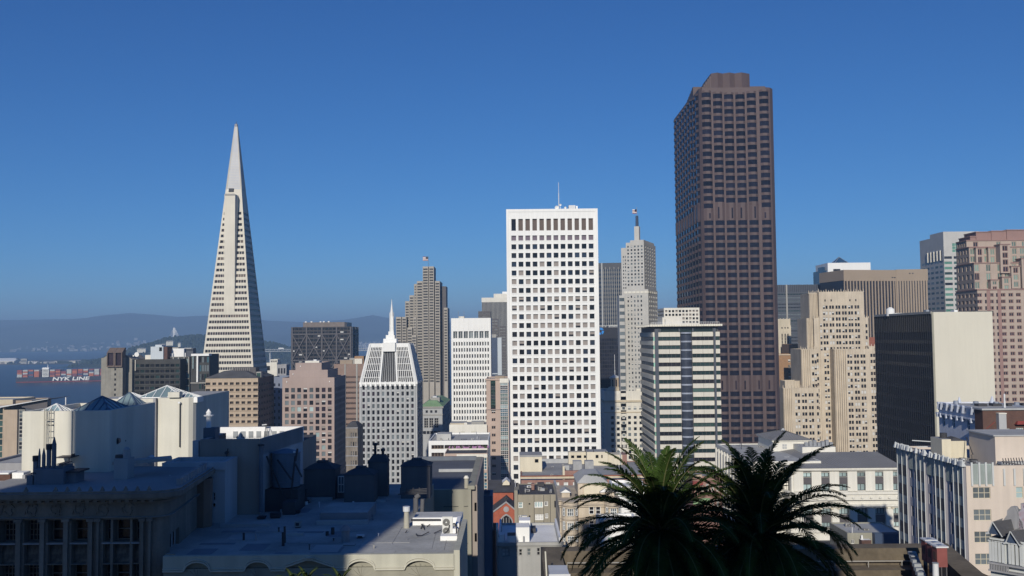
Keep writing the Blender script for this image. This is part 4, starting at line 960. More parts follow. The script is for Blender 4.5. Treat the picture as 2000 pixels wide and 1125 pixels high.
def lattice():
    b = Bd('lattice_tower', 'white concrete lattice block peeking above the striped tower', 'tower', 1296.5, 1366, 601.5, 520, 0, wall='whitewarm')
    W, T = b.W, b.H; p = b.Z(604)-b.Z(611.2); n = 12; Ld = b.Y(1284, 'L', 610)
    ops = b.grid(.4, W-.4, 10, .66, T-.8-n*p, T-.8, n, .6, ['gblack', 'gdark', 'blind'], 1.0); opl = b.grid(.5, Ld-.3, 1, 1, T-.8-n*p, T-.8, n, .45, 'gdark', .6, 'window_band')
    b.block(0, W, 0, Ld, 0, T, ops, (), opl, roof='roofpale', par=.3); b.done()
lattice()

def brown_tower():
    d = 570; b = Bd('brown_skyscraper', 'very tall dark reddish brown skyscraper with faceted bay windows and a stepped crown', 'skyscraper', 1366, 1512.5, 180, d, 0, z0=8, wall='carnelian')
    W = b.W; Z = lambda y, x=1440, yy=0.0: b.Z(y, x, y=yy); X = b.X
    Lf = b.Y(1316.5, 'L', 250); A1 = 20; T = Z(171.5, 1366); TR = Z(173, 1495)
    TB = b.hit(1316.5, 233, 0, 0).z
    p = Z(183)-Z(197.35)
    # the solid core
    ch = 2.6
    foot = [(0, ch), (ch*.6, 0), (W-ch*2.2, 0), (W-ch, ch*.35), (W, ch*1.6), (W, Lf), (0, Lf)]
    b.mb.prism([(x, y) for x, y in foot if y <= A1]+[(W, A1), (0, A1)], 0, T, 'carnelian', 'roofdark')
    b.mb.prism([(0.05, A1+.05), (W-.05, A1+.05), (W-.05, Lf), (0.05, Lf)], 0, TB, 'carnelian', 'roofdark')
    for k in range(6):
        ya = A1+.1+k*4.2; b.mb.box(.1, W-.1, ya, ya+4.1, TB, TB+max(.0, 4.4-k*.85), 'carnelian', 'roofdark')
    # six columns of angled bays on the near face, more on the left face
    top = {0: 182, 1: 184.5, 2: 186, 3: 186, 4: 184, 5: 181}
    blank = [(Z(430.5), Z(402.5)), (Z(764.5), Z(738.5))]
    def bay_poly(c, hw_, dep, inset=0.0):
        return [(c-hw_+inset, 0), (c-hw_*.42+inset*.6, -dep+inset), (c+hw_*.42-inset*.6, -dep+inset), (c+hw_-inset, 0)]
    cent = [X(1290+q/3.04, 400) for q in (285, 352, 418, 486, 553, 628)]; pitch = (cent[5]-cent[0])/5; hb = pitch*.43
    def bays(cs, hb, tops, xf, nm):
        for ci, c in enumerate(cs):
            m = MB(); z = tops[ci]; col = MB()
            frame = []
            zz = z; first = True
            col.prism([xf(*q) for q in bay_poly(c, hb, 1.25)], zz-.05, zz+1.3, 'carnelian')
            z = z-.1
            while z > 12:
                inb = [bk for bk in blank if bk[0] < z-p*.3 < bk[1]]
                if inb:
                    zl = inb[0][0]; col.prism([xf(*q) for q in bay_poly(c, hb, 1.25)], zl, z-.02, 'carnelian')
                    s = MB(); s.prism([xf(*q) for q in [(c-.55-(.9 if ci % 2 else -.6), -1.32), (c+.35-(.9 if ci % 2 else -.6), -1.32), (c+.35-(.9 if ci % 2 else -.6), -1.2), (c-.55-(.9 if ci % 2 else -.6), -1.2)]], zl+1.2, z-1.4, 'gviolet'); s.build('slit_window', b.o)
                    z = zl-.02; continue
                w0 = z-p*.62; w = MB()
                w.prism([xf(*q) for q in bay_poly(c, hb, 1.25, .22)], w0, z, 'gbayblue')
                for q in (-.42, 0, .42): pass
                yield_.append((w, z, nm))
                col.prism([xf(*q) for q in bay_poly(c, hb, 1.25)], z-p+.01, w0-.01, 'carnelian'); z -= p
            col.build('bay', b.o)
    yield_ = []
    bays(cent, hb, [Z(top[i], 1300) for i in range(6)], lambda x, y: (x, y), 'window')
    nL = 9; cl = [A1*.0+3.5+(Lf-6)*(k+.5)/nL for k in range(nL)]
    tl = [(T if c < A1 else TB)-3.4 for c in cl]
    front = yield_; yield_ = []
    bays(cl, (Lf-6)/nL*.40, tl, lambda x, y: (y, Lf-(Lf-x)), 'window')
    left = yield_
    allw = sorted(front, key=lambda t: -t[1])[:78]+sorted(left, key=lambda t: -t[1])[:22]; keep = set(id(t) for t in allw); rest = MB()
    for t_ in front+left:
        if id(t_) in keep: t_[0].build('window', b.o)
        else:
            k = len(rest.v); rest.v += t_[0].v; rest.f += [tuple(i+k for i in f) for f in t_[0].f]; rest.m += t_[0].m
    rest.build('window', b.o, kind='stuff')
    # tall pair of windows near the top, centre
    for c in (cent[2], cent[3]):
        m = MB(); m.prism(bay_poly(c, hb, 1.28, .16), Z(213, 1440), Z(187, 1440), 'gbayblue'); m.build('tall_window', b.o)
    # right shoulder and crown
    xs = X(1462.7, 175)
    b.part('parapet', lambda m: (m.prism([(xs, .01), (W-ch*2.2, .01), (W-ch, ch*.35+.01), (W-.01, ch*1.6), (W-.01, A1), (xs, A1)], T-.02, TR, 'carnelian', 'roofdark')))
    def crown(m):
        yy = 9; Zc = lambda y, x=1420: b.Z(y, x, y=yy); Xc = lambda x: b.X(x, 150, y=yy)
        zt = Zc(142.5); x0, x1 = Xc(1389), Xc(1459); k = 3
        pts = []
        n = 12
        for i in range(n+1):
            x = x0+(x1-x0)*i/n; pts.append((x, yy+1.1*math.cos(i*math.pi*2/4)))
        m.prism(pts+[(x1+2.2, yy+2.5), (x1+2.8, yy+5), (x1+2.8, yy+26), (x0, yy+26)], T-.1, zt, 'carnelian', 'roofdark')
        for i in range(7):     # steps down to the left
            a = Xc(1389-3.3*(i+1)); m.box(a, Xc(1389-3.3*i)+.02, yy+1+i*.8, yy+22, T-.1, zt-1.1-(zt-T-1)*(i+.4)/7.2, 'carnelian', 'roofdark')
    b.part('crown', crown)
    b.done()
glass('gbayblue', (0.014, 0.014, 0.024), 0.12, .22)
brown_tower()
def reb(ops, z): return [(q[0], q[1], q[2]-z, q[3]-z, *q[4:]) for q in ops]
def right_group():
    b = Bd('banded_tower', 'dark banded office tower with one pale vertical line right of the tall brown skyscraper', 'tower', 1500, 1608, 556.5, 850, 0, wall='navy')
    W, T = b.W, b.H; p = b.Z(580)-b.Z(586.5); n = 34; z1 = b.Z(572)
    ops = b.grid(.5, W-.5, 1, 1, z1-n*p, z1, n, .5, ['ggrey/steelblue/18/1/0.3', 'gteal/steelblue/18/1/0.3', 'gdark/steelblue/18/1/0.3'], .3, 'window_band')
    b.block(0, W, 0, 30, 0, T, ops, m='steelblue', roof='roofdark')
    b.part('light_pier', lambda m: [m.box(b.X(q), b.X(q+3.0), -.9, -.01, 0, T, 'conc') for q in (1534,)])
    b.part('attic', lambda m: [m.box(.3+k*(W/30), .3+k*(W/30)+.5, -.2, -.01, b.Z(571), T-.5, 'navy') for k in range(30)])
    b.done()
    b = Bd('white_tower', 'white tower with a small blue glass pyramid on its roof behind the golden stone tower', 'tower', 1616.5, 1700, 513.5, 1000, 0, wall='white')
    W, T = b.W, b.H; Ld = 40
    ops = b.grid(b.X(1618), b.X(1648), 5, .6, b.Z(600), b.Z(536), 6, .34, ['gdark', 'gdark', 'gviolet'], .5)
    ops.append((b.X(1627), b.X(1641), b.Z(529.5), b.Z(525.5), 'gdark', .6, 'window'))
    b.block(0, W, 0, Ld, 0, T, ops, roof='roofwhite')
    gx0, gx1 = b.X(1606.5, y=4), -.02
    b.part('glass_wing', lambda m: (m.box(gx0, gx1, 4, Ld-4, 0, b.Z(528, y=4), 'gskyblue'), m.box(gx0, gx0+3, 6, 20, b.Z(528, y=4), b.Z(521, y=4), 'gskyblue')))
    py = MB(); x0, x1 = b.X(1629, y=6), b.X(1660, y=6); c = (x0+x1)/2; r = (x1-x0)/2; zt = b.Z(502.5, y=6+r)
    py.prism([(x0, 6), (x1, 6), (x1, 6+2*r), (x0, 6+2*r)], T-.8, zt, 'gskyblue', None, [(c-.2, 6+r-.2), (c+.2, 6+r-.2), (c+.2, 6+r+.2), (c-.2, 6+r+.2)])
    for a in ((x0, 6), (x1, 6), (x1, 6+2*r), (x0, 6+2*r)): py.bar((*a, T-.8), (c, 6+r, zt+.1), .4, 'metal')
    py.build('glass_pyramid', b.o); b.done()
    b = Bd('ribbed_tower', 'wide brownish grey tower with close vertical ribs under a blank brown crown', 'tower', 1647.5, 1750, 527, 800, 10, wall='brownstone')
    W, T = b.W, b.H; Lr = 42
    zc = b.Z(547.5, 1700); b.block(0, W, 0, Lr, zc, T); 
    b.mb.box(.5, W-.5, .5, Lr-.5, 0, zc-.02, 'navy')
    b.mb.box(0, W, 0, .49, zc-.6, zc-.03, 'brownstone')
    n = 17; b.part('rib', lambda m: [m.box(W*k/n-.35 if k else 0, W*k/n+.75, -.35, .48, 0, zc-.01, 'brownstone') for k in range(n)]+[m.box(W-1, W, .01, .5, 0, zc-.01, 'brownstone')])
    b.part('slot', lambda m: [m.box(b.X(q), b.X(q+3), -.08, -.01, b.Z(543), b.Z(541), 'navy') for q in (1741, 1745.5)])
    b.done()
    b2 = Bd('ribbed_wing', 'second ribbed brownish tower face turned away beside the wide ribbed tower', 'tower', 1750.2, 1812, 526.5, 808, -8, wall='brownstone')
    W, T = b2.W, b2.H; zc = b2.Z(549); b2.block(0, W, 0, 40, zc, T); b2.mb.box(.3, W-.3, .5, 39, 0, zc-.02, 'navy'); n = 12
    b2.part('rib', lambda m: [m.box(W*(k+.05)/n, W*(k+.70)/n, -.2, .49, 0, zc-.01, 'brownstone') for k in range(n)])
    b2.part('slot', lambda m: [m.box(b2.X(q), b2.X(q+3), -.08, -.01, b2.Z(535.5), b2.Z(533.5), 'navy') for q in (1775, 1781)]); b2.done()
    # pale deco far, brown brick pair
    b = Bd('stone_tower', 'slim pale stone tower with arched top windows squeezed beside the brown skyscraper', 'tower', 1515, 1543.5, 623, 790, 0, wall='deco2')
    W, T = b.W, b.H; Z, X = b.Z, b.X
    ops = []
    for q in (1527, 1533, 1538.5):
        ops += [(X(q)-.5, X(q)+.5, Z(642), Z(639), 'gdark', .3, 'window'), (X(q)-.65, X(q)+.65, Z(672), Z(652), 'gdark/deco2/1/3/0.2', .5, 'window'), (X(q)-.5, X(q)+.5, Z(690), Z(680), 'gdark', .3, 'window')]
    b.block(0, W, 0, 16, 0, T, ops); b.part('shoulder', lambda m: (m.box(W+.02, X(1545), 1, 14, 0, Z(636), 'deco2'), [m.box(X(q)-.25, X(q)+.25, -.3, -.01, Z(650), T+.5, 'deco2') for q in (1524, 1530, 1536, 1542.5)])); b.done()
    b = Bd('brick_building', 'brown brick building with paired windows between the brown and golden towers', 'building', 1512, 1563, 691.5, 750, 0, wall='bricktan')
    W, T = b.W, b.H; Z, X = b.Z, b.X; ops = []
    for q in (1541, 1548.5):
        for k in range(12): ops.append((X(q)-.8, X(q)+1, Z(708+10.9*k), Z(702+10.9*k), rnd.choice(['gdark/whitewarm/2/1/0.15', 'gdark:blindpale:0.5/whitewarm/2/1/0.15']), .3, 'window'))
    b.block(0, W, 0, 14, 0, T, ops); b.block(X(1540, y=15), X(1577, y=15), 14.1, 34, 0, b.Z(672.5, y=15)); b.part('cornice', lambda m: m.box(-.3, W+.3, -.5, -.01, T-1, T-.2, 'deco')); b.done()
    b = Bd('tile_roof_building', 'brick building with a red tile roof right of the golden stone tower', 'building', 1690, 1722, 676, 780, 0, wall='deco')
    W, T = b.W, b.H; b.block(0, W, 0, 20, 0, T, b.grid(1, W-1, 8, .5, T-40, T-.5, 9, .6, ['gdark', 'ggrey'], .3), par=0)
    b.part('roof', lambda m: m.hip(0, W, 0, 20, T, 7.2, 'brick', .8, 1.5, 1.5)); b.done()
glass('gskyblue', (0.03, 0.08, 0.16), 0.1); mat('deco2', (0.62, 0.55, 0.42), 0.85, 0.08, 0.12, 0.15)
right_group()

def deco_tower():
    d = 690
    b = Bd('golden_tower', 'golden beige setback tower with pinnacled parapets and rows of paired windows', 'tower', 1599, 1686.5, 570, d, 0, wall='deco')
    W, T = b.W, b.H; Z, X = b.Z, b.X; s = d/FPX
    kinds = ['gdark', 'gdark', 'gblack', 'gdark:blindpale:0.5', 'gdark:blindpale:0.97', 'gblack', 'gbrown']
    p = 11.6*s
    def col(ops, px, ytop, nrow, w_=5.0, pair=True, y=0.0, off=0.0, pp=11.6, h_=6.4):
        for k in range(nrow):
            yc = ytop+pp*k; z1 = b.Z(yc, y=y); z0 = b.Z(yc+h_, y=y)
            if z0 < 1: break
            cs = (-.52, .52) if pair else (0,)
            for q in cs:
                c = X(px, y=y)+q*w_*s; ops.append((c-w_*s*.40-off, c+w_*s*.40-off, z0, z1, rnd.choice(kinds), .35, 'window'))
    pins = MB()
    def crest(x0, x1, y, z, n, hh=1.6, m=None):
        for k in range(n+1):
            x = x0+(x1-x0)*k/n; pins.prism([(x-.35, y-.35), (x+.35, y-.35), (x+.35, y+.35), (x-.35, y+.35)], z-.4, z+hh*(1.3 if k % 3 == 0 else .8), 'deco', None, [(x-.1, y-.1), (x+.1, y-.1), (x+.1, y+.1), (x-.1, y+.1)])
    def ribs(m, x0, x1, n, y, z0, z1, dp=.9):
        for k in range(n): m.box(x0+(x1-x0)*(k+.2)/n, x0+(x1-x0)*(k+.62)/n, y-dp, y-.01, z0, z1, 'deco')
    # main shaft: near face
    ops = []
    for c in range(6): col(ops, 1611+12.35*c, 597.0, 9 if c < 2 else 40)
    for c in range(2): col(ops, 1611+12.35*c-1.5*(c == 1), 597.0+11.6*9, 30)
    for c in (1603.2,): col(ops, c-1.2, 632, 5, 4.5, False)
    for c in (0, 1, 4, 5):
        x = X([1611, 1623, 1647, 1659][c] if c < 4 else (1659.5 if c == 4 else 1671)); ops.append((x-.45, x+.45, Z(589), Z(585), 'gblack', .4, 'window'))
    Lm = 26
    xl = X(1577.5, y=6)
    b.block(0, W, 0, Lm, 0, T, ops, roof='roofdark'); crest(0, W, .3, T, 18)
    b.block(xl, -.02, 3.5, Lm-2, 0, T-.8, m='deco'); rm = MB(); ribs(rm, xl, -.1, 6, 3.5, 0, T-1.2, 1.0); crest(xl, 0, 3.8, T-.8, 6)
    # mid tier
    ops = []
    xa, xb = X(1588, y=.5), X(1694.5, y=.5)
    cols = [(1601.5, 1), (1611.5, 2), (1617.5, 0)]
    def rel(o, dx): return [(q[0]-dx, q[1]-dx, q[2], q[3], *q[4:]) for q in o]
    col(ops, 1593.5, 690, 40, 4.6, False, .5); col(ops, 1690.3, 634, 60, 4.6, False, .5)
    b.block(xa, xb, .5, Lm-1, 0, b.Z(621, y=.5), rel(ops, xa), roof='roofdark'); crest(xa, X(1598), .8, b.Z(621, y=.5), 2); crest(X(1688), xb, .8, b.Z(621, y=.5), 2)
    ribs(rm, X(1573.5, y=4), xa-.1, 4, 4, 0, b.Z(622, y=4)); b.block(X(1573.5, y=4), xa-.02, 4, Lm, 0, b.Z(621.5, y=4))
    # left wing with ribs then windows
    y = -4; x0, x1, x2 = X(1561.5, y=y), X(1580.5, y=y), X(1592, y=y); ops = []
    col(ops, 1586.8, 692, 40, 5, True, y)
    b.block(x0, x2, y, Lm-4, 0, b.Z(681.5, y=y), rel(ops, x0)); ribs(rm, x0, x1, 5, y, 0, b.Z(682.5, y=y)); crest(x0, x2, y+.2, b.Z(681.5, y=y), 7)
    # lowest left wing
    y = -7; x0, x1, x2 = X(1525, y=y), X(1543, y=y), X(1594, y=y); ops = []
    for c in (1552.5, 1566, 1579): col(ops, c, 768, 30, 5, True, y, 0, 12.4)
    col(ops, 1591.5, 768, 30, 4.6, False, y, 0, 12.4)
    b.block(x0, x2, y, Lm-10, 0, b.Z(757, y=y), rel(ops, x0), roof='roofdark'); ribs(rm, x0, x1, 5, y, 0, b.Z(758, y=y)); crest(x0, x2, y+.2, b.Z(757, y=y), 12)
    b.block(X(1528, y=2), X(1560, y=2), 1, Lm-12, 0, b.Z(743, y=2))
    # right forward wing
    y = -9; x0, x1, x2, x3 = X(1625.5, y=y), X(1650, y=y), X(1695, y=y), X(1708, y=y); ops = []
    for c in (1656, 1669.3, 1681.8): col(ops, c, 693, 40, 5, True, y, 0, 11.75)
    b.block(x0, x2, y, Lm-6, 0, b.Z(682, y=y), rel(ops, x0), roof='roofdark'); ribs(rm, x0, x1, 6, y, 0, b.Z(683, y=y), 1.2); crest(x0, x2, y+.2, b.Z(682, y=y), 12, 1.9)
    ops = []; y = -6; col(ops, 1701, 692, 40, 5, True, y, 0, 11.75)
    b.block(x2+.02, x3, y, Lm-8, 0, b.Z(677, y=y), rel(ops, x2+.02)); crest(x2+.3, x3, y+.2, b.Z(677, y=y), 2, 2)
    rm.build('rib', b.o); pins.build('pinnacle', b.o, kind='stuff')
    b.done()
deco_tower()

def dark_cream():
    b = Bd('blank_wall_block', 'large block with a blank cream end wall and a dark slatted glass side', 'office block', 1820, 1938, 609.5, 350, 0, wall='cream')
    W, T = b.W, b.H; Ld = b.Y(1709, 'L', 615); Z = lambda y: b.Z(y)
    b.block(0, W, 0, Ld, 0, T, roof='roofpale', ml='slateface', par=.6)
    p = (Z(680)-Z(703.4)); sd = MB(); gl = []
    nb = 30
    sd.box(-.5, -.02, 0, Ld, T-.6, T+.25, 'conc'); sd.box(-.2, 0.5, -.16, -.01, 0, T, 'olive')
    for k in range(nb+1): y = Ld*k/nb; sd.box(-.38, -.02, y-.07, y+.07, 0, T-.65, 'slateface')
    sd.build('mullion', b.o)
    z = T-.7; zs = [(z-6.6, z)]; z -= 6.6
    for k in range(60):
        z -= p
        if z < 2: break
        zs.append((z, z+1.35))
    for i, (a, c) in enumerate(zs):
        m = MB(); n = 15
        for j in range(n): m.box(-.12, -.03, Ld*j/n+.3, Ld*(j+1)/n-.1, a, c, 'gdeep')
        m.build('window_band', b.o)
    fn = MB()
    for (a0, c0), (a1, c1) in zip(zs, zs[1:]):
        for k in range(6): fn.box(-.22, -.03, 0.1, Ld-.1, c1+(a0-c1)*(k+.15)/6, c1+(a0-c1)*(k+.6)/6, 'slateface')
    fn.build('louvre', b.o)
    zt = T
    b.part('roof_tank', lambda m: (m.cyl(b.X(1739, y=40), 40, T-.6, T+2.2, 1.6, 1.6, 14, 'white'), m.cyl(b.X(1739, y=40), 40, T+2.2, T+3.0, 1.6, .5, 14, 'white'), m.box(b.X(1744, y=40), b.X(1782, y=40), 40, 41, T-.6, T+.6, 'white')))
    b.part('roof_screen', lambda m: (m.box(b.X(1832), b.X(1838), 10, 12, T-.6, T+1.1, 'metal'), m.box(b.X(1895, y=14), b.X(1930, y=14), 10, 16, T-.6, T+.5, 'iron'), m.box(b.X(1886), b.X(1893), 9, 12, T-.6, T+.9, 'white')))
    b.done()
glass('gdeep', (0.010, 0.012, 0.018), 0.15)
dark_cream()

def right_far():
    b = Bd('white_tower', 'pale grey tower with green glass corner bands and slanted fins near its top', 'tower', 1842, 1912, 452.5, 835, 0, wall='concpale')
    W, T = b.W, b.H; Z, X = b.Z, b.X; Ld = b.Y(1797, 'L', 500); p = Z(520)-Z(530.3)
    n = 18; z1 = Z(498)
    ops = b.grid(X(1842.5), X(1857.5), 1, 1, z1-n*p, z1, n, .48, ['gmintd', 'ggreen', 'gdark', 'gmintd'], .25, 'window_band')+b.grid(X(1861), X(1873.5), 1, 1, z1-n*p, z1, n, .48, ['gdark', 'ggreen'], .25, 'window_band')+b.grid(X(1877), X(1900), 2, .8, z1-n*p, z1, n, .48, ['gdark', 'ggreen'], .25, 'window_band')
    ops += [(X(1858.5), X(1871), Z(493), Z(475), 'gmintd/whitewarm/2/3/0.2', .3, 'attic_window'), (X(1874), X(1886), Z(493), Z(475), 'gmintd/whitewarm/2/3/0.2', .3, 'attic_window')]
    opl = b.grid(2.5, Ld-1, 5, .62, z1-n*p-2, z1-3, n, .42, ['gdark', 'ggreen', 'ggrey'], .4)
    zl = Z(452.5)-4
    b.block(0, W, 0, Ld*.55, 0, T, ops, (), (), par=.5); 
    b.block(0, W-2, Ld*.55+.02, Ld, 0, T-3.5, par=.5)
    b.part('fin', lambda m: [m.prism([(-.9, Ld*q), (-.05, Ld*q), (-.05, Ld*q+2.4), (-.9, Ld*q+1.0)], Z(508), Z(488), 'whitewarm') for q in (.12, .25, .38, .51, .64)])
    b.part('louvre', lambda m: [m.box(-.04, -.01, Ld*q-2.0, Ld*q-.1, Z(507), Z(489), 'navy') for q in (.12, .25, .38, .51, .64)])
    # windows on the left face as parts of the same wall
    for q in opl:
        o = link('window', wtemplate(q[1]-q[0], q[3]-q[2], q[4]), b.o); o.location = (-.06, Ld-q[0], q[2]); o.rotation_euler = (0, 0, -math.pi/2)
    b.done()
    b = Bd('rose_tower', 'rose and cream postmodern tower with many stepped bays and a reddish crown', 'tower', 1908.6, 2075, 565, 500, 0, wall='rosepale')
    W, T = b.W, b.H; Z = b.Z; X = b.X; s = 500/FPX
    Ld = b.Y(1868, 'L', 600); p = 12.72*s; z1 = T-1.4
    n = int(z1/p); ops = []
    kd = ['gdark/rose/2/1/0.28', 'gviolet/rose/2/1/0.28', 'gbrown/rose/2/1/0.28']
    def cc(px, y=0.0): return X(px, 700, y=y)
    for j in range(n):
        z0 = z1-p*(j+1)+p*.22
        for q in (1917.5, 1940.5, 1963.5, 1978.8, 1993.5, 2010, 2026, 2042, 2058): ops.append((cc(q)-1.25, cc(q)+1.25, z0, z0+p*.56, rnd.choice(kd), .35, 'window'))
        for q in (1929.5, 1951.5): ops.append((cc(q)-.45, cc(q)+.45, z0, z0+p*.56, 'gviolet', .3, 'window'))
    opl = b.grid(1, Ld-1, 5, .55, z1-n*p, z1, n, .56, 'gviolet/rose/2/1/0.28', .3)
    b.block(0, W, 0, Ld, 0, T, ops, (), opl)
    tr = MB()
    def cor(x0, x1, y0, y1, z, t_=.5, m='rose'): tr.box(x0-.35, x1+.35, y0-.4, y1, z-t_, z+.12, m)
    cor(0, W, 0, Ld, T)
    for q in (1934.8, 1956): tr.box(cc(q)-.9, cc(q)+.9, -.12, -.01, 0, T-.6, 'rose')
    # upper tiers: rows of bays stepping back
    def tier(px0, px1, pyt, pyb, y, L, bays, kx=None, wm='rosepale', nr=2):
        x0, x1 = X(px0, pyt, y=y), X(px1, pyt, y=y); za, zb = b.Z(pyb, 1930, y=y)-3, b.Z(pyt, 1930, y=y)
        ops = []; rp = (zb-za-3.4)/nr
        for q in bays:
            c = X(q, pyt, y=y)-x0
            for k in range(nr): ops.append((c-1.3, c+1.3, za+3+rp*k+.3, za+3+rp*(k+1)-.5, rnd.choice(kx or ['gdark/rose/2/1/0.28', 'gpalegreen/rosepale/2/1/0.28', 'gpalegreen/rosepale/2/1/0.28']), .3, 'window'))
        opl = b.grid(1, L-.6, 4, .5, 3.0, zb-za-.5, nr, .6, 'gviolet', .3)
        b.block(x0, x1, y, y+L, za, zb, reb(ops, za), (), opl, m=wm, mr=wm); cor(x0, x1, y, y+L, zb, .4); return x0, x1, zb
    tier(1902.3, 2080, 513, 565, 3.6, Ld-3.8, (1907.5, 1930, 1952, 1966, 1980, 1995, 2012), nr=3)
    tier(1892.5, 2080, 482, 513, 9.0, Ld-9.2, (1899, 1922, 1944, 1964, 1981, 1996, 2012), nr=2)
    tier(1887.5, 2080, 469, 483, 12, Ld-12.2, (1905, 1950, 1980, 2000), nr=1)
    for (px0, px1, pyt, pyb, y, bay) in [(1906, 1921, 483, 512, 7.0, 1913.5), (1930, 1946, 483, 512, 7.0, 1938), (1953, 1972, 477, 530, 2.2, 1962), (1975, 1992, 520, 560, .8, 1984), (1995, 2015, 505, 560, .4, 2004), (1935, 1950, 546, 566, .6, 1943), (1957, 1974, 541, 566, .6, 1966)]:
        x0, x1 = X(px0, pyt, y=y), X(px1, pyt, y=y); za, zb = b.Z(pyb, 1930, y=y)-1, b.Z(pyt, 1930, y=y); n_ = max(1, round((zb-za)/3.6)); h_ = (zb-za-.6)/n_
        b.block(x0, x1, y, y+6, za, zb, [((x1-x0)*.22, (x1-x0)*.78, .1+h_*k+.5, h_*(k+1)-.2, rnd.choice(kd+['gpalegreen/rosepale/2/1/0.28']), .3, 'window') for k in range(n_)], par=.3); cor(x0, x1, y, y+6, zb, .35)
    x0, x1 = X(1907, 450, y=14), X(1995, 450, y=14)
    for a, c, q, yy in ((x0, x0+(x1-x0)*.33, 451.5, 14.5), (x0+(x1-x0)*.33, x0+(x1-x0)*.66, 450, 14), (x0+(x1-x0)*.66, x1+6, 448.5, 13.4), (x0-3, x1+8, 460, 15)):
        b.block(a, c, yy, Ld+4, b.Z(470, 1930, y=14), b.Z(q+1, 1930, y=14), m='rose'); cor(a, c, yy, Ld+4, b.Z(q+1, 1930, y=14), .4)
    tr.build('cornice', b.o); b.done()
glass('gmintd', (0.10, 0.22, 0.17), 0.15); glass('gpalegreen', (0.16, 0.22, 0.19), 0.2)
right_far()

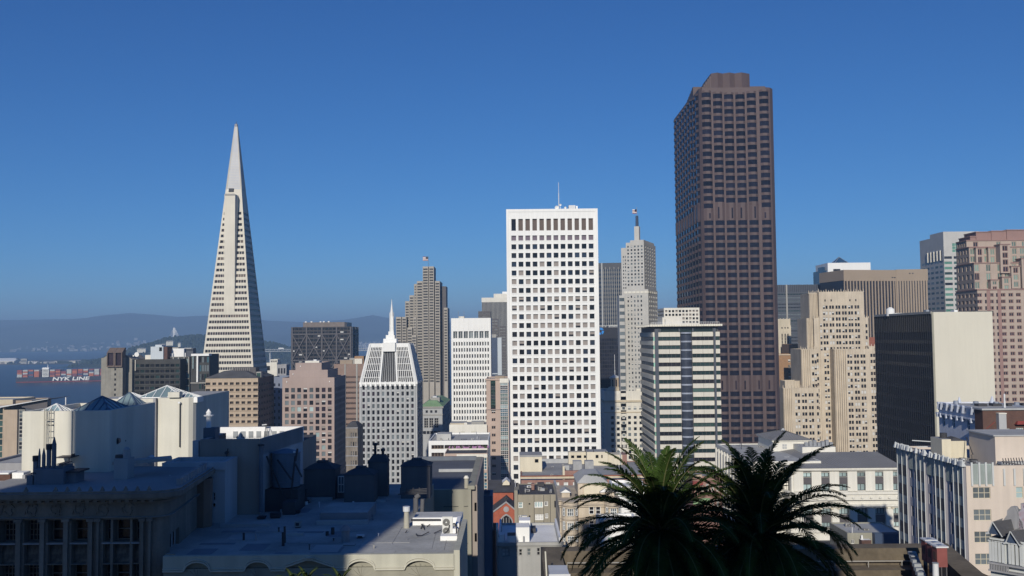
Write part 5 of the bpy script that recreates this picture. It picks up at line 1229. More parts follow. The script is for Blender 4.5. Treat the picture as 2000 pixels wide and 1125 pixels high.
def left_towers():
    # concrete tower block at the left with the hooded stair shafts
    b = Bd('concrete_tower', 'raw concrete apartment tower with two brown hooded shafts at the left of the skyline', 'tower', 198, 240, 690, 600, 0, wall='rawconc')
    W, T = b.W, b.H; Z, X = b.Z, b.X; Lr = b.Y(246, 'R', 700)
    ops = [(X(225.5)-.55, X(225.5)+.55, Z(724+9.9*k), Z(719.5+9.9*k), 'gblack/iron/2/2/0.12', .3, 'window') for k in range(12)]
    b.block(0, W, 0, Lr, 0, Z(699), ops, roof='roof'); 
    b.mb.prism([(0, 0), (X(214), 0), (X(214), Lr), (0, Lr)], Z(699), Z(699)+.02, 'rawconc', None)
    sh = MB(); k = 0; xx = [0, X(210.3)]; sh.v = []
    sh.q([(xx[0], -.03, Z(705)), (xx[1], -.03, Z(705)), (xx[1], -.03, Z(694)), (xx[0], -.03, Z(702))], 'rawconc')
    sh.q([(xx[0], -.03, Z(702)), (xx[1], -.03, Z(694)), (xx[1], Lr, Z(694)), (xx[0], Lr, Z(702))], 'rawconc'); sh.q([(xx[1], -.03, Z(705)), (xx[1], Lr, Z(705)), (xx[1], Lr, Z(694)), (xx[1], -.03, Z(694))], 'rawconc'); sh.build('shoulder', b.o)
    for x0, x1 in ((210.5, 225.5), (225.9, 240.5)):
        m = MB(); a, c = X(x0), X(x1); zt, zh, zb = Z(679.5), Z(689.5), Z(717)
        t_ = .55
        # slanting hood over a framed dark recess
        for (u0, u1) in ((a, a+t_), (c-t_, c)): 
            m.box(u0, u1, -1.6, .5, zb+.9, zh, 'hoodbrown')
        m.box(a, c, -1.6, .5, zb, zb+.88, 'hoodbrown'); m.box(a+t_, c-t_, -.2, .0-.05, zb+.9, zh, 'gviolet')
        pr = [(-1.6, zh+.02), (3.0, zt), (Lr*.9, zt), (Lr*.9, zh+.02)]
        m.q([(a, y, z) for y, z in pr[::-1]], 'hoodbrown'); m.q([(c, y, z) for y, z in pr], 'hoodbrown')
        for (ya, za), (yb, zb_) in zip(pr, pr[1:]+pr[:1]): m.q([(a, ya, za), (c, ya, za), (c, yb, zb_), (a, yb, zb_)], 'hoodbrown')
        m.box(a+.2, c-.2, .02, Lr*.9, Z(699)-.5, zh, 'hoodbrown'); m.build('hood', b.o)
    b.done()
    b = Bd('dark_block', 'dark glass apartment block with a concrete end wall beside the hooded concrete tower', 'apartment block', 262, 352, 702, 610, 0, wall='darkglaze')
    W, T = b.W, b.H; Z, X = b.Z, b.X; n = 8; p = Z(705)-Z(716)
    ops = []
    for j in range(6):
        for i in range(9): ops.append((.5+i*(W-.6)/9+.3, .5+(i+1)*(W-.6)/9-.3, T-2.2-p*(j+.75), T-2.2-p*(j+.25), rnd.choice(['gblack', 'gdark', 'gteal', 'gblack']), .5, 'window'))
    b.block(0, W, 0, 26, 0, T, ops, roof='roofpale')
    e = MB(); x0, x1 = X(248.3), -.05; zt = Z(693.5); zl = Z(702); 
    e.q([(x0, -3, 0), (x1, -3, 0), (x1, -3, zl), (x0+(x1-x0)*.15, -3, zt), (x0, -3, zt)], 'rawconc'); e.q([(x1, -3, 0), (x1, 20, 0), (x1, 20, zl), (x1, -3, zl)], 'rawconc')
    e.q([(x0, -3, zt), (x0+(x1-x0)*.15, -3, zt), (x0+(x1-x0)*.15, 20, zt), (x0, 20, zt)], 'rawconc'); e.q([(x0+(x1-x0)*.15, -3, zt), (x1, -3, zl), (x1, 20, zl), (x0+(x1-x0)*.15, 20, zt)], 'rawconc'); e.q([(x0, 20, 0), (x0, -3, 0), (x0, -3, zt), (x0, 20, zt)], 'rawconc'); e.build('end_wall', b.o)
    b.part('balcony', lambda m: [m.box(.2, W-.2, -.7, -.02, T-2.2-p*(j+1)-.1, T-2.2-p*(j+1)+.3, 'darkglaze') for j in range(6)]+[m.box(.8, 1.2, -.72, -.1, Z(724), Z(703), 'whitewarm')])
    b.part('penthouse', lambda m: (m.box(X(287), X(312), 6, 14, T-.8, Z(677.5), 'paleblue', 'roofwhite'), m.box(X(295), X(308), 7, 13, Z(677.5), Z(673.8), 'paleblue'), m.box(X(304), X(309.5), 5.9, 6.05, Z(686.5), Z(679), 'gblack'), m.box(X(312.1), X(319), 7, 16, T-.8, Z(678), 'brickdark'),
        m.box(X(274), X(287), 8, 14, T-.8, Z(694), 'whitewarm', 'roofwhite'), m.cyl(X(302), 9, Z(673.8), Z(672), 1.1, .6, 10, 'metal')))
    for q, y_, r in ((253.5, 692, .9), (267.5, 692.5, 1.5), (261, 695, .5)): b.part('dish', lambda m: (m.cyl(X(q, y=2), 2, T-.8, T+.6, .1, .1, 6, 'metal'), m.bar((X(q, y=2), 1.4, Z(y_)), (X(q, y=2), 1.9, Z(y_)), r, 'white', 14, r*.6)))
    b.done()
    b = Bd('white_rooftop_block', 'block with white rooftop walls and dark glass floors left of the pyramid base', 'apartment block', 319, 372, 690.5, 622, 0, wall='darkglaze')
    W, T = b.W, b.H; Z, X = b.Z, b.X
    zt = Z(697)
    b.block(X(334), W, -1, 24, 0, zt, [(X(336+9*k)-X(334)+.2, X(343.5+9*k)-X(334), zt-4.5-4.6*j, zt-1.2-4.6*j, rnd.choice(['gsky', 'gteal', 'gdark', 'gpale']), .3, 'window') for k in range(4) for j in range(8)], roof='roof')
    b.part('roof_wall', lambda m: (m.box(X(319.5), X(356), 3, 3.5, Z(697), Z(681), 'white'), m.box(X(355.8), X(356.4), 3.5, 16, Z(697), Z(681), 'paleblue'), m.box(X(317), X(336), 1, 2.9, Z(700), Z(690), 'white'), m.box(X(320), X(340), 8, 12, Z(690), Z(678.8), 'conc', 'roofpale'), m.box(X(356.5), X(371), 6, 12, Z(697), Z(680.6), 'steelblue', 'roofwhite'), m.box(X(356.5), X(371), 2.6, 3.2, Z(681), Z(680.2), 'white')))
    b.part('frame', lambda m: ([m.box(X(q)-.3, X(q)+.3, -1.5, -1.05, Z(730), Z(697), 'conc') for q in (340, 350, 361, 370)]+[m.box(X(334), X(371), -1.5, -1.52, zt-4.7*k-.3, zt-4.7*k, 'conc') for k in range(0, 5)]+[m.box(X(363.7)-.25, X(363.7)+.25, -1.9, -1.55, Z(697), Z(689.5), 'white')]))
    b.done()
    b = Bd('glass_terrace_block', 'glass fronted block with white framed terrace touching the pyramid base', 'apartment block', 373, 409, 691, 612, 0, wall='darkglaze')
    W, T = b.W, b.H; Z, X = b.Z, b.X
    ops = b.grid(X(389), W-.2, 4, .8, T-52, T-.8, 9, .7, ['gteal', 'gsky', 'gdark', 'ggrey'], .25)
    b.block(0, W, 0, 20, 0, Z(692), ops, roof='roofpale')
    b.part('terrace_frame', lambda m: (m.box(X(375), W+.2, -1.6, 4, T-1.4, T-.0, 'white'), m.box(X(385.5), X(388.5), -1.6, -.3, Z(746), T-1.42, 'white'), m.box(X(377.5), X(379), -1.2, -.3, Z(720), T-1.42, 'gpale'), m.box(0, W, -.6, -.02, Z(749), Z(747), 'conc')))
    b.done()
mat('rawconc', (0.30, 0.285, 0.245), 0.9, 0.10, 0.3, 0.2); mat('hoodbrown', (0.17, 0.13, 0.11), 0.9, 0.1, 0.3, 0.15); mat('darkglaze', (0.055, 0.055, 0.052), 0.7, 0.15, 0.2)
left_towers()

def waterfront():
    b = Bd('waterfront_building', 'orange brown warehouse with slanted dark roof and glass corner at the left edge', 'warehouse', -60, 34, 798, 560, 0, wall='tan')
    W, T = b.W, b.H; Z, X = b.Z, b.X
    b.block(X(8), X(34), 0, 24, 0, T-1, par=0); b.block(0, X(7.5), .2, 22, 0, Z(795), b.grid(.3, X(7.5)-.3, 3, .9, Z(895), Z(797), 8, .85, ['gteal', 'ggreen'], .3), roof='roofpale')
    b.block(X(34.5), X(46), 1.5, 22, 0, T-1, b.grid(.3, X(46)-X(34.5)-.3, 1, .9, Z(895), Z(802), 12, .7, ['gdark', 'ggrey'], .3), m='conc')
    m = MB(); x0, x1 = X(0), X(97); pts = [(x0, Z(795)), (x1, Z(779.5)), (x1, Z(779.5)+.7), (x0, Z(795)+.9)]
    xm = X(46)
    m.q([(x0, -2, Z(797)), (x1, -2, Z(780.5)), (x1, -2, Z(779.5)), (x0, -2, Z(794.5))], 'metalpaint'); m.q([(x0, -2, Z(794.5)), (x1, -2, Z(779.5)), (x1, 26, Z(779.5)), (x0, 26, Z(794.5))], 'roofpale')
    m.q([(x0, 26, Z(797)), (x1, 26, Z(780.5)), (x1, -2, Z(780.5)), (x0, -2, Z(797))], 'steelgrey'); m.q([(x1, -2, Z(780.5)), (x1, 26, Z(780.5)), (x1, 26, Z(779.5)), (x1, -2, Z(779.5))], 'metalpaint')
    m.build('roof', b.o)
    b.part('wall_infill', lambda m: m.q([(X(40), 1.4, Z(797)), (X(90), 1.4, Z(805)), (X(90), 1.4, Z(783)), (X(40), 1.4, Z(790))], 'steelgrey'))  # dark sheet put in for the shade under the slanted roof
    b.part('rear_wall', lambda m: m.box(X(46.3), X(92), 2, 22, 0, Z(799), 'steelblue', 'roofdark'))
    b.done()
    b = Bd('warehouse', 'low pale waterfront warehouse with flat roof behind the slanted roof at the left edge', 'warehouse', -60, 50, 781, 640, 0, wall='beige')
    b.block(0, b.X(25), 0, 30, 0, b.H, b.grid(1, b.X(25)-1, 6, .5, b.H-12, b.H-2, 2, .5, 'gdark', .3), roof='roofpale'); b.block(b.X(22.5), b.X(58), 3, 30, 0, b.Z(783.5), m='brownstone', roof='roofpale'); b.done()
waterfront()

def tan_building():
    b = Bd('office_building', 'tan office building with deep dark strip windows in front of the pyramid base', 'building', 401.5, 504, 739, 530, 0, wall='tan')
    W, T = b.W, b.H; Z, X = b.Z, b.X; Ld = b.Y(535, 'R', 745); p = Z(748)-Z(760.4); z1 = Z(747); n = int(z1/p)
    ops = []
    pw = (X(504)-X(401.5))/9.0
    for j in range(n):
        z0 = z1-p*(j+1)+p*.56
        for i in range(9):
            a = pw*i+(.6 if i else .15); c = pw*(i+1)-(.6 if i < 8 else .15)
            ops.append((a, c, z0, z0+p*.42, 'gblack/brownstone/3/1/0.08', .9, 'window'))
    opr = b.grid(.5, Ld-.5, 6, .5, z1-n*p, z1, n, .38, 'gblack', .5)
    b.block(0, W, 0, Ld, 0, T, ops, opr, roof='roofdark', mr='brownshade')  # right wall gets a darker tan that stands for its shade
    b.part('ledge', lambda m: [m.box(-.3, W+.3, -.45, -.01, z1-p*(j+1)+p*.46, z1-p*(j+1)+p*.55, 'tan') for j in range(n)])
    b.part('roof', lambda m: (m.hip(0, W, 0, Ld, T, 3.8, 'roofdark', .4, W*.3, 6), m.box(X(447), X(490), 10, 18, T+2, b.Z(718.5, y=10), 'steelgrey', 'roofdark'), [m.bar((X(447+q, y=9), 9.5, T+3), (X(447+q, y=9), 9.5, b.Z(719, y=9)), .15, 'conc') for q in range(0, 44, 4)]))
    b.part('rooftop_unit', lambda m: (m.box(X(499.5, y=4), X(509, y=4), 5, 9, T, T+3.2, 'conc', 'roofpale'), m.box(X(500.5, y=4), X(508, y=4), 4.8, 4.99, T+.4, T+2.6, 'ggreen')))
    b.done()
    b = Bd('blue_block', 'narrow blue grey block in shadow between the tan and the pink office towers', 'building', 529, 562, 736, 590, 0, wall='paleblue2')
    ops = b.grid(1.0, b.W-4, 2, .35, b.H-60, b.H-3, 14, .45, 'gnavy', .3); b.block(0, b.W, 0, 20, 0, b.H, ops); b.done()
    b = Bd('apartment_building', 'small white balconied apartment building seen between the pyramid and the black tower', 'building', 519, 541, 708.5, 900, 0, wall='whitewarm')
    W, T = b.W, b.H; ops = b.grid(.5, W*.4, 1, .9, 2, T-1, 9, .5, 'gdark', .8); b.block(0, W, 0, 14, 0, T, ops)
    b.block(b.X(527), b.X(541), 2, 14, T-.5, b.Z(702, y=2), b.grid(0.5, b.X(541)-b.X(527)-.5, 3, .6, .6, 2.8, 1, .8, 'gdark', .3)); b.block(b.X(541.5), b.X(560), -1, 12, 0, b.Z(712), b.grid(.5, b.X(560)-b.X(541.5)-.5, 3, .6, 4, b.Z(714), 7, .5, 'gdark', .5), m='stonegrey'); b.done()
    b = Bd('old_building', 'narrow old soot dark stone building between pink and white towers', 'building', 676, 698.5, 835, 330, 0, wall='stonedark')  # dark stone colour stands for the shade on this building
    W, T = b.W, b.H; ops = b.grid(W*.35, W-.2, 3, .5, 0, T-1.0, int(T/3.2), .5, ['gdark/stonegrey/1/2/0.1', 'gblack'], .3); b.block(0, W, 0, 12, 0, T, ops, par=.3, roof='roofdark')
    b.part('roof', lambda m: m.hip(0, W, 0, 10, T, 1.6, 'roofdark', .2, 1.2, 3)); b.part('band', lambda m: [m.box(-.1, W+.1, -.2, -.01, T-.3-k*3.2, T-k*3.2, 'stonegrey') for k in range(8)]); b.done()
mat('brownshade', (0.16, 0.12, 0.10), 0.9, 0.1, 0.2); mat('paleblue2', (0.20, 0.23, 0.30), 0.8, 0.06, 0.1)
tan_building()
# ---------------------------------------------------------------- middle distance low buildings
def mid_low():
    b = Bd('office_building', 'white low office building with four dark horizontal window bands', 'building', 837, 954, 861, 372, 0, wall='white')
    W, T = b.W, b.H; Z, X = b.Z, b.X
    ops = [(X(842.6), X(866.8), Z(869.5+14.8*k+7.8), Z(869.5+14.8*k), 'gbrown/brownstone/4/1/0.12', .8, 'window_band') for k in range(9)]
    ops += [(X(868), W-.3, Z(877), Z(869.5), 'gbrown/brownstone/9/1/0.12', 1.2, 'window_band')]
    b.block(0, W, 0, 30, 0, T, ops, roof='roofpale', par=.6)
    clutter(b, 4, W-3, 3, 26, T-.6, 9, 31, 1.3)
    b.part('rooftop_unit', lambda m: (m.box(X(852, y=6), X(880, y=6), 8, 16, T-.6, b.Z(848, y=8), 'roofpale'), m.box(X(857), X(861), 5, 6, T-.6, T+.3, 'conc')))
    b.done()
    b = Bd('office_building', 'plain pale beige block with two paler wall panels behind the white low building', 'building', 877.5, 951, 829.5, 434, 0, wall='whitewarm')
    W, T = b.W, b.H; Z, X = b.Z, b.X
    b.block(0, W, 0, 20, 0, T, roof='roofpale', par=.5); b.part('penthouse', lambda m: (m.box(X(878), X(909), 3, 14, T-.5, Z(828), 'beige', 'roofpale'), m.box(X(906), X(912), 2, 5, T-.5, Z(826.8), 'whitewarm'), m.box(X(920), X(945), 4, 9, T-.5, T+.9, 'conc', 'roofpale')))
    b.part('panel', lambda m: [m.box(X(a), X(c), -.08, -.01, 0, Z(842), 'cream') for a, c in ((900.5, 908), (920, 929))]); b.done()
    b = Bd('pink_building', 'low pink building with large gridded glass windows and a flat grey roof terrace', 'building', 868, 952, 886, 330, 0, wall='pinkpale')
    W, T = b.W, b.H; Z, X = b.Z, b.X
    ops = [(X(876), X(884.5), Z(917), Z(895), 'gpale/whitewarm/2/3/0.12', .3, 'window'), (X(892.5), X(920), Z(918), Z(895), 'gsky/whitewarm/6/4/0.14', .3, 'glazing'), (X(923.5), W-.2, Z(918), Z(895), 'gsky/whitewarm/6/4/0.14', .3, 'glazing')]
    ops += [(X(929), X(951), Z(924+6.4*k+5.8), Z(924+6.4*k), rnd.choice(['gdark', 'gsky', 'ggreen'])+'/whitewarm/4/1/0.1', .3, 'glazing') for k in range(9)]
    b.block(0, W, 0, 14, 0, T, ops, roof='roofdark', par=.4)
    b.part('band', lambda m: m.box(X(892), W, -.15, -.01, Z(894.5), Z(887.5), 'whitewarm'))
    f = MB()
    for k in range(90):
        x = X(872)+rnd.random()*(W-X(872)); y = 13.5+rnd.random(); z = T+rnd.random()*.8; r = .25+.2*rnd.random(); f.prism([(x-r, y-r), (x+r, y-r*.6), (x+r*.7, y+r), (x-r*.5, y+r)], z-.4, z+.35, rnd.choice(['blossom', 'leafdull', 'blossom', 'leafdull']), None, [(x-r*.4, y-r*.4), (x+r*.4, y-r*.2), (x+r*.3, y+r*.4), (x-r*.2, y+r*.4)])
    f.build('planting', b.o, kind='stuff'); b.part('planter', lambda m: m.box(X(872), W-.3, 13.2, 14.6, T-.4, T+.15, 'whitewarm')); b.done()
mat('blossom', (0.38, 0.20, 0.36), 0.9, 0.2, 2); mat('leafdull', (0.05, 0.07, 0.03), 0.9, 0.2, 2)
mid_low()

def brick_row():
    b = b0 = Bd('brick_building', 'long low red brick building with cream cornice and grey roof below the white skyscraper', 'building', 1018, 1280, 938, 262, 0, wall='brickpale')
    W, T = b.W, b.H; Z, X = b.Z, b.X
    ops = [(X(q), X(q+8.5), Z(952), Z(942.5), 'gpale:blindpale:0.5/white/1/2/0.15', .3, 'window') for q in (1030.5, 1048, 1066, 1083.5, 1101, 1119, 1136, 1154, 1172)]
    Ld = 38
    b.block(0, W, 0, Ld, 0, T, ops, par=.25, roof='roof')
    b.part('cornice', lambda m: (m.box(-.2, W, -.4, -.01, Z(935), Z(931), 'beige'), m.box(-.3, W, -.5, -.01, Z(930.8), Z(929), 'brick')))
    Zz = lambda q, y: b.Z(q, y=y); Xx = lambda q, y: b.X(q, y=y); rt = T-.25
    b.part('stair_head', lambda m: (m.box(Xx(1016, 18), Xx(1059, 18), 18, 26, rt, Zz(892.5, 18), 'creamy'), m.box(Xx(1016, 18)-.1, Xx(1059, 18)+.1, 17.9, 26.1, Zz(892.5, 18), Zz(889, 18), 'roof'), m.box(Xx(1045, 18), Xx(1052, 18), 17.9, 17.99, Zz(903.5, 18), Zz(897, 18), 'gblack')))
    b.part('lift_room', lambda m: (m.box(Xx(1147, 30), Xx(1188, 30), 30, 37, rt, Zz(884, 30), 'creamy', 'roof'), [m.box(Xx(q, 30), Xx(q+w_, 30), 29.93, 29.99, Zz(896, 30), Zz(890, 30), 'gblack') for q, w_ in ((1164, 5.5), (1175, 2.6))], m.bar((Xx(1144, 30), 30, Zz(884, 30)), (Xx(1144, 30), 30, Zz(878, 30)), .15, 'iron'), m.bar((Xx(1160, 30), 30, Zz(884, 30)), (Xx(1160, 30), 30, Zz(878, 30)), .15, 'iron')))
    b.part('low_wing', lambda m: (m.box(Xx(1111, 34), Xx(1147, 34), 34, 37, rt, Zz(884, 34), 'creamy'), [m.box(Xx(q, 34), Xx(q+w_, 34), 33.92, 33.99, Zz(895.5, 34), Zz(890.5, 34), 'gblack') for q, w_ in ((1116, 6), (1127, 9), (1141, 4.5))]))
    b.part('end_wing', lambda m: (m.box(Xx(1188.2, 31), Xx(1216, 31), 31, 37, rt, Zz(890, 31), 'creamy'), m.box(Xx(1216, 31)+.01, Xx(1225, 31), 30.9, 37, rt, Zz(890, 31), 'brickpale')))
    b.part('parapet', lambda m: m.box(Xx(1059, 36), Xx(1111, 36), 36.5, 37, rt, Zz(897, 36.5), 'concgrey'))
    b.part('chimney', lambda m: (m.box(Xx(1103, 1), Xx(1137, 1), .6, 1.6, rt, Zz(920, 1), 'brickpale'), m.box(Xx(1099, 1), Xx(1103, 1), .5, 5, rt, Zz(911, 1), 'creamy'), m.box(Xx(1099, 5), Xx(1112, 5), 5, 5.5, rt, Zz(910, 5), 'concgrey')))
    for i, (x0, x1, yt) in enumerate(((1120, 1137, 902), (1143, 1160, 902))):
        def unit(m):
            a, c = Xx(x0, 6), Xx(x1, 6); zt = Zz(yt, 6); zb = rt
            m.box(a, c, 6, 9, zb+1.0, zt, 'metal', 'roofpale')
            for k in range(3): m.box(a+.2+k*(c-a)/3, a+(c-a)/3*(k+.8), 5.9, 5.99, zb+1.0, zb+1.5, 'iron'); 
            for q in (a+.1, c-.25): m.box(q, q+.15, 6, 8.9, zb, zb+1.0, 'iron')
        b.part('cooling_unit', unit)
    b.part('vent_rack', lambda m: ([m.cyl(Xx(1142+q*5, 3), 3, rt, rt+1.1, .28, .28, 8, 'white') for q in range(4)], m.box(Xx(1139, 2.5), Xx(1163, 2.5), 2, 2.2, rt+.1, Zz(925, 2.5), 'creamy'), m.box(Xx(1138, 2.2), Xx(1166, 2.2), 2.3, 2.6, rt+1.0, rt+1.15, 'metal')))
    b.part('vent', lambda m: (m.cyl(Xx(1206, 2), 2, rt, rt+.9, .25, .35, 8, 'white'), m.cyl(Xx(1104, 14), 14, rt, rt+1.4, .5, .3, 8, 'white'), m.cyl(Xx(1109, 13), 13, rt, rt+1.8, .3, .3, 8, 'white')))
    b.part('lamp_mast', lambda m: (m.bar((Xx(1212, 25), 25, rt), (Xx(1212, 25), 25, Zz(880, 25)), .1, 'metalpaint'), m.box(Xx(1210, 25), Xx(1212, 25), 24.8, 25.2, Zz(882, 25), Zz(878, 25), 'white')))
    b.done()
    clutter(b0, 4, b0.W-3, 2, 30, b0.H-.25, 16, 5)
    # church
    b = Bd('brick_church', 'red brick church gable with pointed window and dark slate roof between apartment blocks', 'church', 956, 1003, 1030, 205, 0, wall='brickred')
    Z, X = b.Z, b.X; m = MB(); x0, xm, x1 = X(959), X(989), X(1016); za, zr, zb = Z(1003), Z(983), Z(1005)
    z0 = -1
    m.q([(x0, 0, z0), (x1, 0, z0), (x1, 0, zb), (xm, 0, zr), (x0, 0, za)], 'brickred')
    m.q([(x0, 0, za), (xm, 0, zr), (xm, -.3, zr+.1), (x0, -.3, za+.1)], 'stonegrey'); 
    for (a, za_, c, zc_) in ((x0-.3, za-.1, xm, zr+.35), (xm, zr+.35, x1+.3, zb-.1)):
        m.q([(a, -.3, za_-.25), (c, -.3, zc_-.25), (c, -.3, zc_+.1), (a, -.3, za_+.1)], 'stonegrey'); m.q([(a, -.3, za_+.1), (c, -.3, zc_+.1), (c, .1, zc_+.1), (a, .1, za_+.1)], 'stonegrey')
    m.build('gable_wall', b.o)
    # pointed window
    w = MB(); c = xm; r = (X(1000)-X(978))/2; zb0 = Z(1034); zs = Z(1018)-r*.3
    def arch(rr, y): 
        pts = [(c-rr, y, zb0), (c+rr, y, zb0)]
        for k in range(0, 7): a = math.radians(60*k/6); pts.append((c-rr+2*rr*math.cos(a), y, zs+2*rr*math.sin(a)*.75))
        for k in range(5, -1, -1): a = math.radians(60*k/6); pts.append((c+rr-2*rr*math.cos(a), y, zs+2*rr*math.sin(a)*.75))
        return pts
    w.q(arch(r*1.22, -.04), 'stonegrey'); w.q(arch(r, -.08), 'gdark')
    for k in (-.5, 0, .5): w.box(c+k*r-.06, c+k*r+.06, -.16, -.09, zb0, zs+r*.9, 'stonegrey')
    w.cyl(0, 0, 0, .01, .01, .01, 3, 'stonegrey'); w.build('pointed_window', b.o)
    rd = MB(); pts = [(c+.62*math.cos(k*.524), -.06, Z(995)+.62*math.sin(k*.524)) for k in range(12)]; rd.q(pts, 'stonegrey'); rd.build('roundel', b.o)
    rf = MB(); Lr = 26
    rf.q([(X(952), .12, Z(1008)), (xm, .12, zr+.3), (xm, Lr, zr+.3), (X(952), Lr, Z(1008))], 'roofslate'); rf.q([(xm, .12, zr+.3), (x1+.5, .12, zb-.3), (x1+.5, Lr, zb-.3), (xm, Lr, zr+.3)], 'roofslate')
    rf.build('roof', b.o)
    nb = MB(); nb.box(X(952), X(1003), 9, 24, 0, Z(975), 'brickred'); nb.q([(X(950), 8.6, Z(975)), (X(1006), 8.6, Z(975)), (X(1006), 17, Z(960.5)), (X(950), 17, Z(960.5))], 'roofslate'); nb.q([(X(950), 25, Z(975)), (X(950), 17, Z(960.5)), (X(1006), 17, Z(960.5)), (X(1006), 25, Z(975))], 'roofslate')
    nb.q([(X(952), 9, Z(975)), (X(952), 17, Z(961)), (X(952), 24, Z(975))], 'brickred'); nb.build('nave', b.o)
    dm = MB(); yq = 12; dm.q([(X(982, y=yq), yq, Z(965)), (X(996, y=yq), yq, Z(965)), (X(996, y=yq), yq, Z(960)), (X(990, y=yq), yq, Z(953.5)), (X(983, y=yq), yq, Z(960))], 'creamy'); dm.q([(X(981.5, y=yq), yq-.1, Z(960)), (X(990, y=yq), yq-.1, Z(953)), (X(990, y=yq), yq+4, Z(953)), (X(981.5, y=yq), yq+4, Z(960))], 'white'); dm.q([(X(990, y=yq), yq-.1, Z(953)), (X(997, y=yq), yq-.1, Z(960.5)), (X(997, y=yq), yq+4, Z(960.5)), (X(990, y=yq), yq+4, Z(953))], 'white'); dm.build('dormer', b.o)
    cr = MB(); cr.box(xm-.09, xm+.09, -.1, .1, zr+.2, zr+1.4, 'iron'); cr.box(xm-.38, xm+.38, -.1, .1, zr+.85, zr+1.05, 'iron'); cr.build('cross', b.o)
    b.mb.box(x0+.1, x1-.1, .1, Lr-.5, 0, min(za, zb)-.8, 'brickred'); b.done()
    # grey-green apartment house
    b = Bd('apartment_house', 'plain olive grey apartment house with a dark flat roof beside the brick church', 'apartment house', 1011, 1088, 966.5, 185, 0, wall='olive2')
    W, T = b.W, b.H; Z, X = b.Z, b.X
    ops = [(X(1012), X(1021), Z(992.5), Z(980.5), 'gpale/white/1/2/0.12', .2, 'window'), (X(1043.5), X(1060.5), Z(992), Z(980), 'gpale/white/3/1/0.16', .2, 'window'), (X(1063), X(1070), Z(989), Z(979.5), 'gdark/white/2/1/0.12', .2, 'window'),
           (X(1012.5), X(1021), Z(1015), Z(1005.5), 'ggrey/white/2/1/0.12', .2, 'window'), (X(1044.5), X(1061), Z(1016.5), Z(1004.5), 'blindpale/white/3/2/0.12', .2, 'window'), (X(1064), X(1070), Z(1013), Z(1003), 'gdark/white/2/1/0.12', .2, 'window'), (X(1086.5)-.4, X(1088)-.2, Z(992), Z(979), 'gdark', .2, 'window'),
           (X(1034)-.15, X(1035.5), Z(986), Z(983), 'gblack', .2, 'vent'), (X(1034)-.15, X(1035.5), Z(1011), Z(1007), 'gblack', .2, 'vent')]
    Lr = max(4, b.Y(1093.5, 'R', 990)) if False else 14
    b.block(0, W, 0, Lr, 0, T, ops, par=.12, roof='roofslate')
    b.part('downpipe', lambda m: [m.box(X(q)-.04, X(q)+.04, -.12, -.01, 0, T-.05, 'iron') for q in (1043, 1061.5, 1074.5)])
    b.part('side_wall', lambda m: (m.box(W+.01, X(1092.5), -.3, Lr+2, 0, T+.35, 'concgrey'), m.box(X(1004.5), -.01, -.5, 4, 0, b.Z(957), 'olive2'), m.box(X(1006), -.3, 4, 13, 0, b.Z(960), 'whitewarm')))
    clutter(b, 1, W-1, 2, 12, T-.12, 8, 21, .7)
    b.part('roof_vent', lambda m: (m.cyl(X(1041, y=6), 6, T, T+.9, .35, .35, 8, 'brickpale'), m.box(X(1038, y=8), X(1044, y=8), 8, 9.5, T, T+.8, 'brickpale'), m.box(X(1055, y=5), X(1064, y=5), 5, 6, T-.1, T+.35, 'metal'), m.bar((X(1026, y=2), 2, T), (X(1026, y=2), 2, T+1.0), .06, 'metal'), m.box(X(1050, y=11), X(1063, y=11), 11, 12.5, T-.1, T+.5, 'iron')))
    b.done()
mat('brickred', (0.40, 0.12, 0.075), 0.9, 0.12, 0.6, 0.08, fine=0.12); mat('creamy', (0.66, 0.60, 0.46), 0.85, 0.05, 0.3, 0.1); mat('roofslate', (0.085, 0.085, 0.09), 0.9, 0.15, 0.4, 0, fine=.1); mat('olive2', (0.34, 0.31, 0.24), 0.9, 0.05, 0.3, 0.15)
brick_row()

